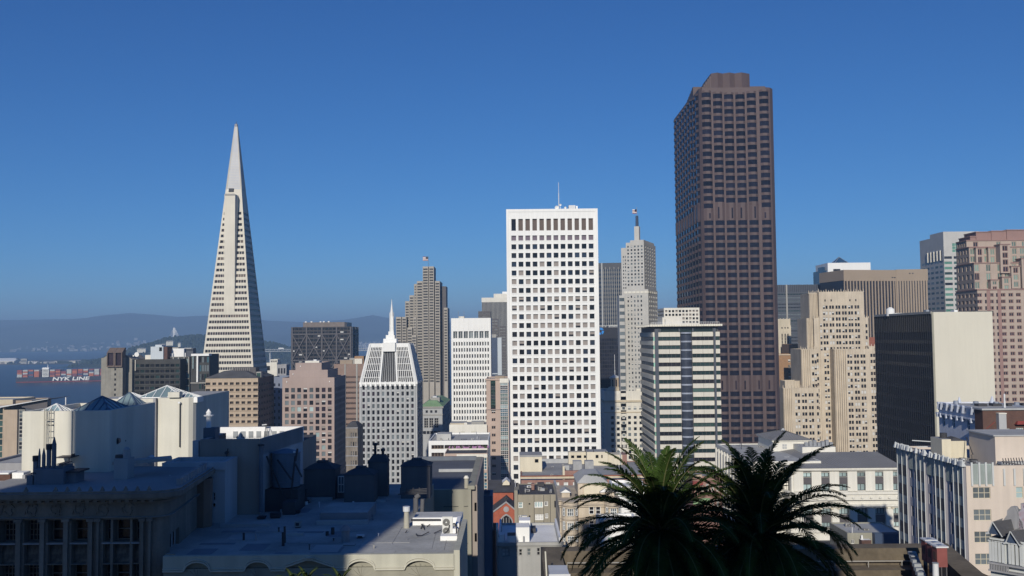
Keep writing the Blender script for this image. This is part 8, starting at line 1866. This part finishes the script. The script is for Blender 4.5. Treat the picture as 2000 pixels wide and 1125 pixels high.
mat('hutgrey', (0.13, 0.13, 0.135), .95, .1, .5, .1); mat('roofdark2', (0.075, 0.08, 0.09), .95, .1, .5); mat('plinthdark', (0.07, 0.07, 0.075), .95, .1, .5); mat('tankblue', (0.15, 0.20, 0.25), .8, .1, .6, .15); mat('roofpale3', (0.12, 0.13, 0.15), .95, .1, .3)
roof_things()

def right_low():
    d = 137
    b = Bd('fluted_apartment_house', 'lavender grey and peach apartment house with white ribs and green fluted panels', 'apartment house', 1886.5, 2060, 910, d, 0, wall='peach')
    W, T = b.W, b.H; Z = lambda q: b.Z(q, 1900); X = b.X; Ld = b.Y(1751, 'L', 870)
    fl = 43*d/FPX
    ops = []
    for k in range(5):
        yt = 952+43.2*k; ops.append((X(1901.5, 1000), X(1936, 1000), Z(yt+22), Z(yt), 'ggrey/creamy/3/2/0.07', .15, 'window')); ops.append((X(1986, 1000), X(2000, 1000), Z(yt+22), Z(yt), 'gpale/creamy/1/2/0.07', .15, 'window'))
    opl = []; bays = [(.02, .20), (.325, .475), (.60, .75), (.845, .995)]       # u fractions from the far end
    ub = [(a*Ld, c*Ld) for a, c in bays]; gaps = [((.20*Ld), (.325*Ld)), (.475*Ld, .60*Ld), (.75*Ld, .845*Ld)]
    for k in range(6):
        z = Z(952+43.2*k)+.35
        for a, c in gaps:
            n = 2 if c-a > .12*Ld else 1
            for j in range(n): u = a+(c-a)*(j+.5)/n; opl.append((u-.42, u+.42, z-1.75, z, 'ggrey/mauve/1/2/0.05' if rnd.random() < .5 else 'gdark/mauve/1/2/0.05', .2, 'window'))
    b.block(0, W, 0, Ld, 0, T, ops, (), opl, par=.5, roof='roof', ml='mauve')
    for a, c in ub:                      # projecting bays, each with windows between white ribs
        bm = MB(); y1, y0 = Ld-a, Ld-c; pr = .22
        bm.box(-pr, -.01, y0+.5, y1-.5, 0, T-.1, 'teal'); bm.prism([(-.01, y0), (-.01, y0+.49), (-pr, y0+.49)], 0, T-.2, 'mauve'); bm.prism([(-.01, y1), (-pr, y1-.49), (-.01, y1-.49)], 0, T-.2, 'mauve')
        for k in range(6):
            z = Z(952+43.2*k)+.35
            for j in range(2): yy = y0+.6+(y1-y0-1.2)*(j+.08)/2; bm.box(-pr-.03, -pr-.005, yy, yy+(y1-y0-1.2)*.42, z-1.8, z, rnd.choice(['panedull', 'ggreydull', 'panedull']))
        bm.build('bay', b.o)
        for j in range(3):
            m = MB(); yy = y0+.35+(y1-y0-.7)*j/2; m.box(-pr-.13, -pr-.031, yy-.05, yy+.05, 0, T+.25, 'ribwhite'); m.prism([(-pr-.2, yy-.14), (-pr+.1, yy-.14), (-pr+.1, yy+.14), (-pr-.2, yy+.14)], T+.25, T+.75, 'ribwhite', None, [(-pr-.1, yy-.04), (-pr-.02, yy-.04), (-pr-.02, yy+.04), (-pr-.1, yy+.04)]); m.build('rib', b.o)
    for a, c in gaps: b.part('fluted_panel', lambda m: [m.box(-.12, -.01, Ld-c+.1+(c-a)*j/7, Ld-c+.1+(c-a)*(j+.6)/7, T-3.0, T-.2, 'teal') for j in range(7)])
    xs = [1897, 1911.5, 1924.5, 1938]
    for q in xs+[1960, 1980, 1999]: b.part('rib', lambda m: m.box(X(q)-.13, X(q)+.13, -.18, -.01, Z(949), Z(903) if q < 1940 else Z(916), 'ribwhite'))
    for q0, q1 in zip(xs, xs[1:]): b.part('fluted_panel', lambda m: [m.box(X(q0)+.2+(X(q1)-X(q0)-.4)*j/5, X(q0)+.2+(X(q1)-X(q0)-.4)*(j+.6)/5, -.1, -.01, Z(945), Z(908), 'teal') for j in range(5)]+[m.box(X(q0)+.14, X(q1)-.14, -.05, -.008, Z(946), Z(906), 'teal')])
    tr = MB(); yy = 0
    for k in range(60):
        y = rnd.random()*Ld; r = .22+.2*rnd.random(); z = T-.1
        if rnd.random() < .5: tr.prism([(-.35-r, y-r), (-.35+r, y-r*.8), (-.35+r, y+r), (-.35-r*.8, y+r)], z, z+.5+r, 'ribwhite', None, [(-.35-r*.3, y), (-.35, y-.1), (-.3, y), (-.35, y+.1)])
    tr.build('crest', b.o)
    Zq = lambda q, y, px=1900: b.Z(q, px, y=y); Xq = lambda q, y: b.X(q, 880, y=y)
    b.part('roof_room', lambda m: (m.box(Xq(1840, 12), Xq(1858, 12), 12, 16, T-.5, Zq(858, 12, 1850), 'creamy', 'roof'), m.box(Xq(1858, 12.5), Xq(1888, 12.5), 12.5, 16.5, T-.5, Zq(862, 12, 1870), 'creamy', 'roof'), m.hip(Xq(1859, 12.5), Xq(1887, 12.5), 12.7, 16.3, Zq(862, 12, 1870), .5, 'roofslate', 0), m.cyl(Xq(1849, 13), 14, Zq(858, 12, 1850), Zq(848, 12, 1850), .55, .55, 10, 'iron')))
    b.part('penthouse', lambda m: (m.box(Xq(1944, 4), W+2, 4, 12, T-.5, Zq(852, 4, 1950), 'peach', 'roof'), m.box(Xq(1944, 4)-.3, W+2, 3.8, 12.2, Zq(852, 4, 1950), Zq(849.5, 4, 1950), 'concgrey', 'roofpale'), m.box(Xq(1953, 3), W, 2.6, 3.9, T-.3, T+.12, 'concgrey')))
    clutter(b, 1.5, W*.5, 3, Ld-2, T-.5, 12, 61, .7)
    b.part('roof_frame', lambda m: ([m.bar((Xq(1958+k*6, 1), .6+.1*k, T-.1), (Xq(1962+k*6, 1), 1.6+.1*k, T+.8), .07, 'iron') for k in range(8)], m.bar((Xq(1957, .6), .6, T+.5), (Xq(2000, 1), 1, T-.2), .12, 'steelgrey'), m.bar((Xq(1900, 8), 8, T+.6), (Xq(1888, 12), 12, T+2.8), .08, 'iron')))
    b.part('flue_rack', lambda m: (m.bar((-.0+1, Ld-6, T+.6), (6, Ld-9, T+.9), .12, 'ribwhite'), m.bar((1, Ld-4, T+1.4), (7, Ld-7, T+1.2), .1, 'ribwhite'), m.bar((3, Ld-6, T-.4), (6, Ld-6, T+1.2), .1, 'ribwhite')))
    b.done()
    # blue ornate house
    b = Bd('blue_ornate_house', 'lavender blue house with white scrolled brackets and four tall windows', 'house', 1917, 2030, 798, 185, 0, wall='lavender')
    W, T = b.W, b.H; Z = lambda q: b.Z(q, 1917); Ld = b.Y(1833, 'L', 788); opl = []
    for f in (.12, .36, .70, .93): opl.append((Ld*f-.55, Ld*f+.55, Z(847), Z(826), 'ggrey/white/1/2/0.09', .25, 'window'))
    b.block(0, W, 0, Ld, 0, T, (), (), opl, par=.3, roof='roofpale')
    b.part('cornice', lambda m: (m.box(-.55, -.01, -.4, Ld+.4, Z(823), Z(820), 'lavwhite'), m.box(-.3, -.01, -.2, Ld+.2, T-.35, T+.05, 'lavwhite'), m.box(-.15, -.01, 0, Ld, Z(815), Z(813), 'lavwhite')))
    for f in (.03, .10, .24, .36, .5, .62, .82, .96): b.part('bracket', lambda m: (m.prism([(-.7, Ld*(1-f)-.25), (-.02, Ld*(1-f)-.25), (-.02, Ld*(1-f)+.25), (-.7, Ld*(1-f)+.25)], Z(829), Z(820)-.01, 'lavwhite', None, None), m.bar((-.35, Ld*(1-f), Z(812)), (-.45, Ld*(1-f)-.6, T), .3, 'lavwhite', 6)))
    for k in range(4): b.part('roof_fan', lambda m: (m.cyl(2+k*3.2, Ld*.8-k*2, T-.3, T+.5, .6, .5, 10, 'metal'), m.box(4+k*3, 5.8+k*3, Ld*.5, Ld*.6, T-.3, T+.2, 'iron')))
    b.part('finial', lambda m: (m.cyl(4, Ld-1, T-.2, T+1.1, .5, .1, 8, 'lavwhite'), m.cyl(11, Ld-1, T-.2, T+1.2, .6, .1, 8, 'lavwhite'))); b.done()
    # dark brick block with white chimney
    b = Bd('dark_brick_house', 'dark brick house with a pale square chimney and small red awning at the right edge', 'house', 1919, 2060, 801, 172, 0, wall='brickdark')
    W, T = b.W, b.H; Z, X = b.Z, b.X
    b.block(0, W, 0, 3, 0, T, [(X(1962), X(1971), Z(849), Z(837), 'gpale/whitewarm/2/2/0.1', .2, 'window'), (X(1983), X(1998), Z(850), Z(836), 'gpale/whitewarm/3/2/0.1', .2, 'window')], par=.3, roof='roofpale')
    b.part('chimney', lambda m: (m.box(X(1945), X(1959.5), -1.0, -.02, 0, Z(806.5), 'concgrey', 'iron'), m.box(X(1944.5), X(1960), -1.1, .05, Z(808), Z(806), 'whitewarm')))
    b.part('awning', lambda m: m.prism([(X(1980), -1.0), (X(2004), -1.0), (X(2004), -.02), (X(1980), -.02)], Z(829), Z(823), 'redpaint', None, [(X(1985), -.4), (X(2002), -.4), (X(2002), -.02), (X(1985), -.02)]))
    b.part('ledge', lambda m: (m.box(-.3, W, -.4, 3.2, T, T+.3, 'concgrey', 'roofpale'), m.cyl(X(1971), 1.5, T, T+2.8, .18, .14, 8, 'metalpaint'), m.bar((X(1924), -.1, Z(838)), (X(1942), -.1, Z(824)), .06, 'redpaint'))); b.done()
mat('ribwhite', (0.54, 0.56, 0.55), .8, .05, .6, .1); mat('lavwhite', (0.56, 0.60, 0.68), .8, .05, .6, .1)
right_low()

def gabled():
    d = 92; b = Bd('gabled_house', 'ornate Victorian house front with twin steep dormers and scrolled painted gables, bottom right', 'house', 1930, 2030, 1030, 100, -48, wall='ribwhite')
    W = b.W; Z = lambda q, px=1946: b.Z(q, px); X = lambda q: b.X(q, 1060); T = Z(1052)
    a0 = b.A; 
    ops = [(X(q), X(q)+.38, Z(1096), Z(1062), 'gblack', .2, 'window') for q in (1942.5, 1948.5, 1954, 1977, 1983, 1990)]
    b.mb.box(0, W, 0.25, 6, 0, T, 'ribwhite', 'roofslate')
    for q in (1934.5, 1940, 1945.5, 1952, 1959, 1972, 1978, 1986, 1994): b.part('column', lambda m: (m.box(X(q)-.13, X(q)+.13, -.12, .24, Z(1097), Z(1056), 'ribwhite'), m.box(X(q)-.2, X(q)+.2, -.18, .24, Z(1058), Z(1056), 'ribwhite')))
    for q in (1937.2, 1943, 1949, 1955.5, 1975, 1982, 1990): b.part('window', lambda m: m.box(X(q)-.24, X(q)+.24, .12, .24, Z(1096), Z(1060), 'navydull'))
    b.part('balustrade', lambda m: ([m.box(X(1934+k*3.2), X(1935.5+k*3.2), -.45, -.3, Z(1112), Z(1101), 'stonegrey') for k in range(12)], m.box(X(1932), W, -.5, -.1, Z(1101), Z(1098), 'stonegrey'), m.box(X(1932), W, -.5, .2, Z(1115), Z(1112), 'stonegrey')))
    for c0, z0q in ((1950, 1022), (1984, 1036)):
        def dorm(m):
            xa, xm, xb = X(c0-19), X(c0-8), X(c0+14); zt = Z(z0q-3); ze = Z(z0q+22)
            m.q([(xa, -.1, ze), (xm, -.25, zt), (xm, 2.5, zt), (xa, 2.5, ze)], 'stonegrey'); m.q([(xm, -.25, zt), (xm+.9, -.3, ze-.1), (X(c0+16), 2.2, ze+.1), (X(c0+8), 2.5, zt)], 'roofslate'); m.q([(xa, -.05, ze), (xm+.9, -.05, ze), (xm, -.05, zt)], 'navy2')
            m.bar((xm, -.3, zt), (xm+.95, -.35, ze-.1), .05, 'ribwhite'); m.bar((xm, -.3, zt), (xa, -.2, ze), .06, 'ribwhite'); m.bar((xa-.15, -.25, ze), (xa+.15, -.25, ze+.1), .12, 'ribwhite', 6)
        b.part('dormer', dorm)
    for c0, zq, s in ((1963, 996, 1.0), (1990, 986, 1.25)):
        def gable(m):
            pts = [(-1.3, -2.6), (-1.2, -1.4), (-.8, -.9), (-.75, -.4), (-.35, .0), (-.2, .1), (.2, .1), (.45, -.35), (.6, -1.0), (.95, -1.4), (1.1, -2.6)]
            x, z = X(c0), Z(zq); p = [(x+a*s*.85, z+c*s) for a, c in pts]
            if c0 == 1990: p = [(x-.95, z-2.8), (x-.9, z-.9), (x-.6, z-.6), (x-.6, z), (x+.55, z), (x+.7, z-.6), (x+1.0, z-.9), (x+1.0, z-2.8)]
            m.q([(u, 2.6, v) for u, v in p], 'gableart' if c0 == 1990 else 'stonegrey'); m.q([(u, 3.2, v) for u, v in p[::-1]], 'stonegrey')
            for (u, v), (u2, v2) in zip(p, p[1:]): m.q([(u, 2.6, v), (u, 3.2, v), (u2, 3.2, v2), (u2, 2.6, v2)], 'stonegrey'); m.bar((u, 2.6, v), (u2, 2.6, v2), .045, 'stonegrey', 5)
        b.part('gable', gable)
    cu = bpy.data.curves.new('gable_letters', 'FONT'); cu.body = 'UPH'; cu.size = .34; cu.extrude = .02
    tm = bpy.data.objects.new('t', cu); COL.objects.link(tm); dg = bpy.context.evaluated_depsgraph_get(); me = bpy.data.meshes.new_from_object(tm.evaluated_get(dg)); bpy.data.objects.remove(tm)
    me.materials.clear(); me.materials.append(M['bluegrey']); q = link('lettering', me, b.o); q.location = (X(1990)-.36, 2.57, Z(994)); q.rotation_euler = (math.pi/2, 0, 0)
    b.done()
mat('gableart', (0.36, 0.36, 0.42), .9, .2, 1.6, 0, col2=(0.34, 0.24, 0.26))
gabled()

def terrace():
    d = 46; b = Bd('near_roof', 'near brown roof terrace with a wide ledge running under the palms', 'roof terrace', 1057, 1810, 1077, 55, 0, z0=76, wall='terr')
    W, T = b.W, b.H; X = lambda q: b.X(q, 1080); Zf = lambda q, y: b.Z(q, 1100, y=y)
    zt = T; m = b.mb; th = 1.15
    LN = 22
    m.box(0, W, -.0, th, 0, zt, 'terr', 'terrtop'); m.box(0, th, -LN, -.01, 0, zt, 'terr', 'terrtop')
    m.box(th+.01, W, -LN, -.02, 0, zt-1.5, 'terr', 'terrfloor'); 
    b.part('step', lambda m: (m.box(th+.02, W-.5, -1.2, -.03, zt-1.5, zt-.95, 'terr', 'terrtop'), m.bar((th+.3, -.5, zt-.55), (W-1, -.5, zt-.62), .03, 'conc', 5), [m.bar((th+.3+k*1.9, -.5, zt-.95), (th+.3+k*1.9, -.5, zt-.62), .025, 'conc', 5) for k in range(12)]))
    # ledge running towards the viewer on the right, brick wall inside
    q0 = b.inv @ P(1868, 1077, 55); q1 = b.inv @ P(1960, 1128, 46.5)
    m.prism([(W, -.0), (q0.x, 0), (q1.x+1.2, q1.y-2), (q1.x-.2, q1.y-2), (q0.x-1.0, -1.2), (W, -1.2)][::-1][::-1], 0, zt, 'terr', 'terrtop') if False else None
    dx = Vector((q1.x-q0.x, q1.y-q0.y)).normalized(); nn = Vector((dx.y, -dx.x))
    e0 = Vector((q0.x, th)); e1 = e0+dx*16
    pl = [tuple(e0), tuple(e0-nn*0), tuple(e1), ]
    w_ = -1.3
    a, c2 = e0, e1; o = Vector((-dx.y, dx.x))*w_
    side = [tuple(a), tuple(c2), tuple(c2+Vector((dx.y, -dx.x))*1.2), tuple(a+Vector((dx.y, -dx.x))*1.2)]
    ar = sum(side[i][0]*side[(i+1) % 4][1]-side[(i+1) % 4][0]*side[i][1] for i in range(4))
    if ar < 0: side = side[::-1]
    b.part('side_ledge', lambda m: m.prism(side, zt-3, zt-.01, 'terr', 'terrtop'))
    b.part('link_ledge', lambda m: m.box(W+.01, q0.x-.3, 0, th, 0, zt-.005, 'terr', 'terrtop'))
    g0 = b.inv @ P(1789, 1078, 54); g1 = b.inv @ P(1822, 1128, 45.5); dv = Vector((g1.x-g0.x, g1.y-g0.y)); Lw = dv.length; dv.normalize(); nv = Vector((dv.y, -dv.x))*.35
    bw = [(g0.x, -.1), (g0.x+dv.x*14, -.1+dv.y*14), (g0.x+dv.x*14-nv.x, -.1+dv.y*14-nv.y), (g0.x-nv.x, -.1-nv.y)]
    ar = sum(bw[i][0]*bw[(i+1) % 4][1]-bw[(i+1) % 4][0]*bw[i][1] for i in range(4)); bw = bw if ar > 0 else bw[::-1]
    b.part('brick_wall', lambda m: m.prism(bw, zt-1.5, zt-.15, 'brickdark', 'stonegrey'))
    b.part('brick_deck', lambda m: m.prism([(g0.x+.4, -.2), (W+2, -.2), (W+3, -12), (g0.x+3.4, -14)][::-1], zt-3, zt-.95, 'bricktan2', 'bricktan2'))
    for k in range(7): b.part('wall_cap', lambda m: m.box(g0.x+dv.x*(1+k*.95)-.12, g0.x+dv.x*(1+k*.95)+.25, -.1+dv.y*(1+k*.95)-.15, -.1+dv.y*(1+k*.95)+.15, zt-.15, zt+.02, 'whitegrey'))
    b.done()
    base = b.o.location
    # red vent boxes
    labs = ['farthest of the three red vent boxes, tallest on screen, behind the other two', 'middle red vent box of the three on the near roof', 'nearest and rightmost red vent box with a flat grey cap']
    for i, (x0, x1, yt, yb, dd) in enumerate([(1809, 1830, 1057, 1098, 51.5), (1820, 1841, 1064, 1104, 50), (1831, 1851, 1070, 1108, 48.5)]):
        p0 = P(x0, yb, dd); w_ = P(x1, yb, dd).x-p0.x; h_ = P(x0, yt, dd).z-p0.z; o = thing('vent_box', labs[i], 'vent box', p0, 0, 'red vent boxes')
        m = MB(); m.box(0, w_, 0, .55, 0, h_, 'redbox'); m.build('casing', o)
        c = MB(); c.box(-.05, w_+.06, -.05, .62, h_, h_+.07, 'metalpaint'); c.box(w_*.3, w_*.7, .1, .4, h_+.07, h_+.10, 'metal'); c.build('cap', o)
        for q in (.02, w_-.08):
            l = MB(); l.box(q, q+.05, 0, .4, -1.3, 0, 'steelgrey'); l.build('leg', o)
        l = MB(); l.box(-.012, -.001, .12, .42, h_*.35, h_*.75, 'brickdark'); l.build('louvre', o)
    p0 = P(1824, 1113, 47.5); o = thing('bucket', 'small pale metal canister beside the legs of the red vent boxes', 'canister', p0); m = MB(); m.cyl(.15, .15, -.6, .28, .15, .14, 12, 'metalpaint'); m.build('body', o); m = MB(); m.cyl(.15, .15, .28, .31, .16, .16, 12, 'whitegrey'); m.build('lid', o)
    # white sheet-metal housing at the bottom
    p0 = P(1074, 1122, 47); w_ = P(1112, 1122, 47).x-p0.x; h_ = 1.6; o = thing('vent_housing', 'sloping pale sheet metal hood on the near terrace, bottom centre', 'vent hood', (p0.x, p0.y, p0.z-1.2))
    m = MB(); zt2 = P(1074, 1104, 49).z-p0.z+1.2; zl = 1.2
    m.q([(0, 0, zl), (w_, 0, zl), (w_-.03, 2.0, zt2), (-.02, 2.0, zt2)], 'metalpaint'); m.q([(0, 0, 0), (w_, 0, 0), (w_, 0, zl), (0, 0, zl)], 'brickdark'); m.q([(0, 2, 0), (0, 0, 0), (0, 0, zl), (-.02, 2, zt2)], 'metalpaint'); m.q([(w_, 0, 0), (w_, 2, 0), (w_-.03, 2, zt2), (w_, 0, zl)], 'metal'); m.q([(w_, 2, 0), (0, 2, 0), (-.02, 2, zt2), (w_-.03, 2, zt2)], 'metal'); m.box(-.05, w_+.05, -.06, -.005, zl-.08, zl+.02, 'metalpaint'); m.build('hood', o)
    m = MB(); m.bar((-.12, 0, 0), (-.15, 1.9, zt2+.7), .05, 'olivelight'); m.build('post', o)
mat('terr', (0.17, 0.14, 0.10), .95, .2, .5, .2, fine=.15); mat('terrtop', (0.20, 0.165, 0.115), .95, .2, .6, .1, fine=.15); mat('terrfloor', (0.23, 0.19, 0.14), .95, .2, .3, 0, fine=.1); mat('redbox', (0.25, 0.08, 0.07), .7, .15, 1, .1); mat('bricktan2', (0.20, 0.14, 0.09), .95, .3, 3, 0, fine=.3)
terrace()

# ---------------------------------------------------------------- palms
mat('palmleaf', (0.036, 0.066, 0.014), .85, .35, 2.0, 0, spec=.06, col2=(0.016, 0.03, 0.008)); mat('palmrib', (0.12, 0.13, 0.05), .7, .2, 2); mat('palmtrunk', (0.11, 0.085, 0.06), .95, .3, 3, 0, fine=.3, bump=.6); mat('palmdry', (0.13, 0.085, 0.045), .8, .25, 2)
def frond(L, elev, az, droop, seed, mt='palmleaf', wid=.40):
    """arching rib with two rows of narrow leaflets; returns a mesh builder with its root at the origin"""
    r = random.Random(seed); m = MB(); n = 26; p = Vector((0, 0, 0)); e = elev; pts = [p.copy()]; dirs = []
    for i in range(n):
        d = Vector((math.cos(e)*math.cos(az), math.cos(e)*math.sin(az), math.sin(e))); p = p+d*(L/n); pts.append(p.copy()); dirs.append(d); e -= droop/n*(0.35+1.5*(i/n)**1.3)
    for i in range(0, n, 1): m.bar(pts[i], pts[i+1], .035*(1-i/n)+.006, 'palmrib', 4, .035*(1-(i+1)/n)+.006)
    side = Vector((-math.sin(az), math.cos(az), 0)); K = 74
    for k in range(K):
        t = .10+.90*k/K; f = t*n; i = min(n-1, int(f)); c = pts[i]+(pts[i+1]-pts[i])*(f-i); d = dirs[i]; up = side.cross(d)
        if up.z < 0: up = -up
        ll = wid*(math.sin(math.pi*min(1, t*.93+.07))**.55)*(1-.25*t)*(1+r.uniform(-.12, .12))
        for s in (-1, 1):
            dr = (side*s*(.80)+d*(.62+.5*t)+up*(.30-.1*t)+Vector((r.uniform(-.12, .12), r.uniform(-.12, .12), r.uniform(-.12, .12)))).normalized()
            q1 = c+dr*ll*.5; q2 = c+dr*ll+Vector((0, 0, -ll*.24)); w_ = (d*.024)
            m.q([c-w_*.7, q1-w_, q2, q1+w_, c+w_*.7], mt)
    return m
def palm(px, py, d, lab, R_, nf, seed, trunk_r=.38):
    c = P(px, py, d); gz = ground_z(c.x, c.y)-.2
    o = thing('palm_tree', lab, 'palm', (c.x, c.y, gz)); r = random.Random(seed); hz = c.z-gz
    t = MB(); k = 26
    for i in range(k):
        a, b_ = hz*i/k, hz*(i+1)/k; rr = trunk_r*(1.15-.2*i/k)+(.10 if i > k-4 else 0); t.cyl(.04*math.sin(i), .04*math.cos(i), a, b_+.02, rr*.90, rr*1.06, 14, 'palmtrunk')
    t.build('trunk', o)
    cr = MB()
    for i in range(60):
        a = r.uniform(0, 6.28); z = r.uniform(-.75, .15); rr = .38+.15*r.random(); cr.bar((.15*math.cos(a), .15*math.sin(a), hz+z), (rr*1.5*math.cos(a), rr*1.5*math.sin(a), hz+z+.35), .07, 'palmtrunk', 4, .02)
    cr.build('crown_boss', o)
    for i in range(nf):
        g = i/nf; el = math.radians(86-124*g**.85+r.uniform(-8, 8)); az = i*2.39996+r.uniform(-.25, .25); L = R_*(.86+.22*r.random())*(1.0 if g > .12 else .88)
        f = frond(L, el, az, math.radians(50+44*math.cos(el)**2)*(1.05 if g < .7 else .6), seed*100+i, 'palmdry' if g > .93 and r.random() < .6 else 'palmleaf', .40*R_/2.3); ob = f.build('frond', o); ob.location = (0, 0, hz+.05)
    skirt(o, hz, R_, seed)
def skirt(o, hz, R_, seed):
    r = random.Random(seed)
    for i in range(12):
        f = frond(R_*r.uniform(.6, .8), math.radians(r.uniform(-72, -30)), r.uniform(0, 6.28), .5, seed*7+i, 'palmleaf', .36); ob = f.build('frond', o, kind=None); ob.location = (0, 0, hz-.25)
palm(1290, 1042, 27, 'large feathery palm on the left with sunlit green top fronds', 3.2, 88, 3)
palm(1482, 1052, 27.5, 'large feathery palm on the right, dark against the white building', 3.45, 88, 8)
def shrub_tips():
    for i, (px, py) in enumerate([(573, 1112), (598, 1108), (664, 1110)]):
        c = P(px, py+16, 40); o = thing('palm_tree', ['small green palm tip at the bottom edge left of the gabled moulding', 'small green palm tip poking up under the gabled moulding', 'small green palm tip at the bottom edge below the sunlit corner'][i], 'palm', (c.x, c.y, ground_z(0, 40)), 0, 'palm tips at the bottom edge')
        hz = c.z-ground_z(0, 40); t = MB(); t.cyl(0, 0, 0, hz, .14, .10, 8, 'palmtrunk'); t.build('trunk', o)
        for k in range(12):
            f = frond(.85, math.radians(75-70*k/12), k*2.4, 1.1, 50+i*20+k, 'palmleaf', .14); ob = f.build('frond', o); ob.location = (0, 0, hz-.3)
shrub_tips()
# ---------------------------------------------------------------- pieces that belong to a part rather than to the whole thing
SUB = {'skylight_frame': 'skylight', 'dentil': 'cornice', 'antefix': 'cornice', 'cupola': 'dome', 'lid': 'tank', 'strut': 'tank', 'bracket': 'tank', 'lettering': 'hull', 'cable': 'tower', 'moulding': 'parapet', 'frieze': 'cornice',
       'rosette': 'cornice', 'dish': 'penthouse', 'antenna': 'penthouse', 'finial': 'parapet', 'pinnacle': 'rib', 'dormer': 'roof', 'cross': 'gable_wall', 'roundel': 'gable_wall', 'pointed_window': 'gable_wall', 'grille': 'pavilion', 'planting': 'planter', 'louvre': 'casing', 'hose': 'casing', 'foot': 'casing', 'hatch': 'wall', 'glass_pyramid': 'wall', 'slot': 'wall', 'logo_sign': 'wall', 'floodlight': 'wall', 'step': 'shed'}
def base_name(o): return o.name.rsplit('.', 1)[0] if o.name[-3:].isdigit() else o.name
kids = {}
for o in list(bpy.data.objects):
    if o.parent: kids.setdefault(o.parent.name, []).append(o)
for pn, ch in kids.items():
    by = {}
    for c in ch: by.setdefault(base_name(c), []).append(c)
    for a, b_ in SUB.items():
        if a in by and b_ in by:
            for i, c in enumerate(by[a]):
                tgt = by[b_][min(i, len(by[b_])-1)]
                if tgt.location.length < 1e-6 and c is not tgt and not tgt.parent.parent: c.parent = tgt
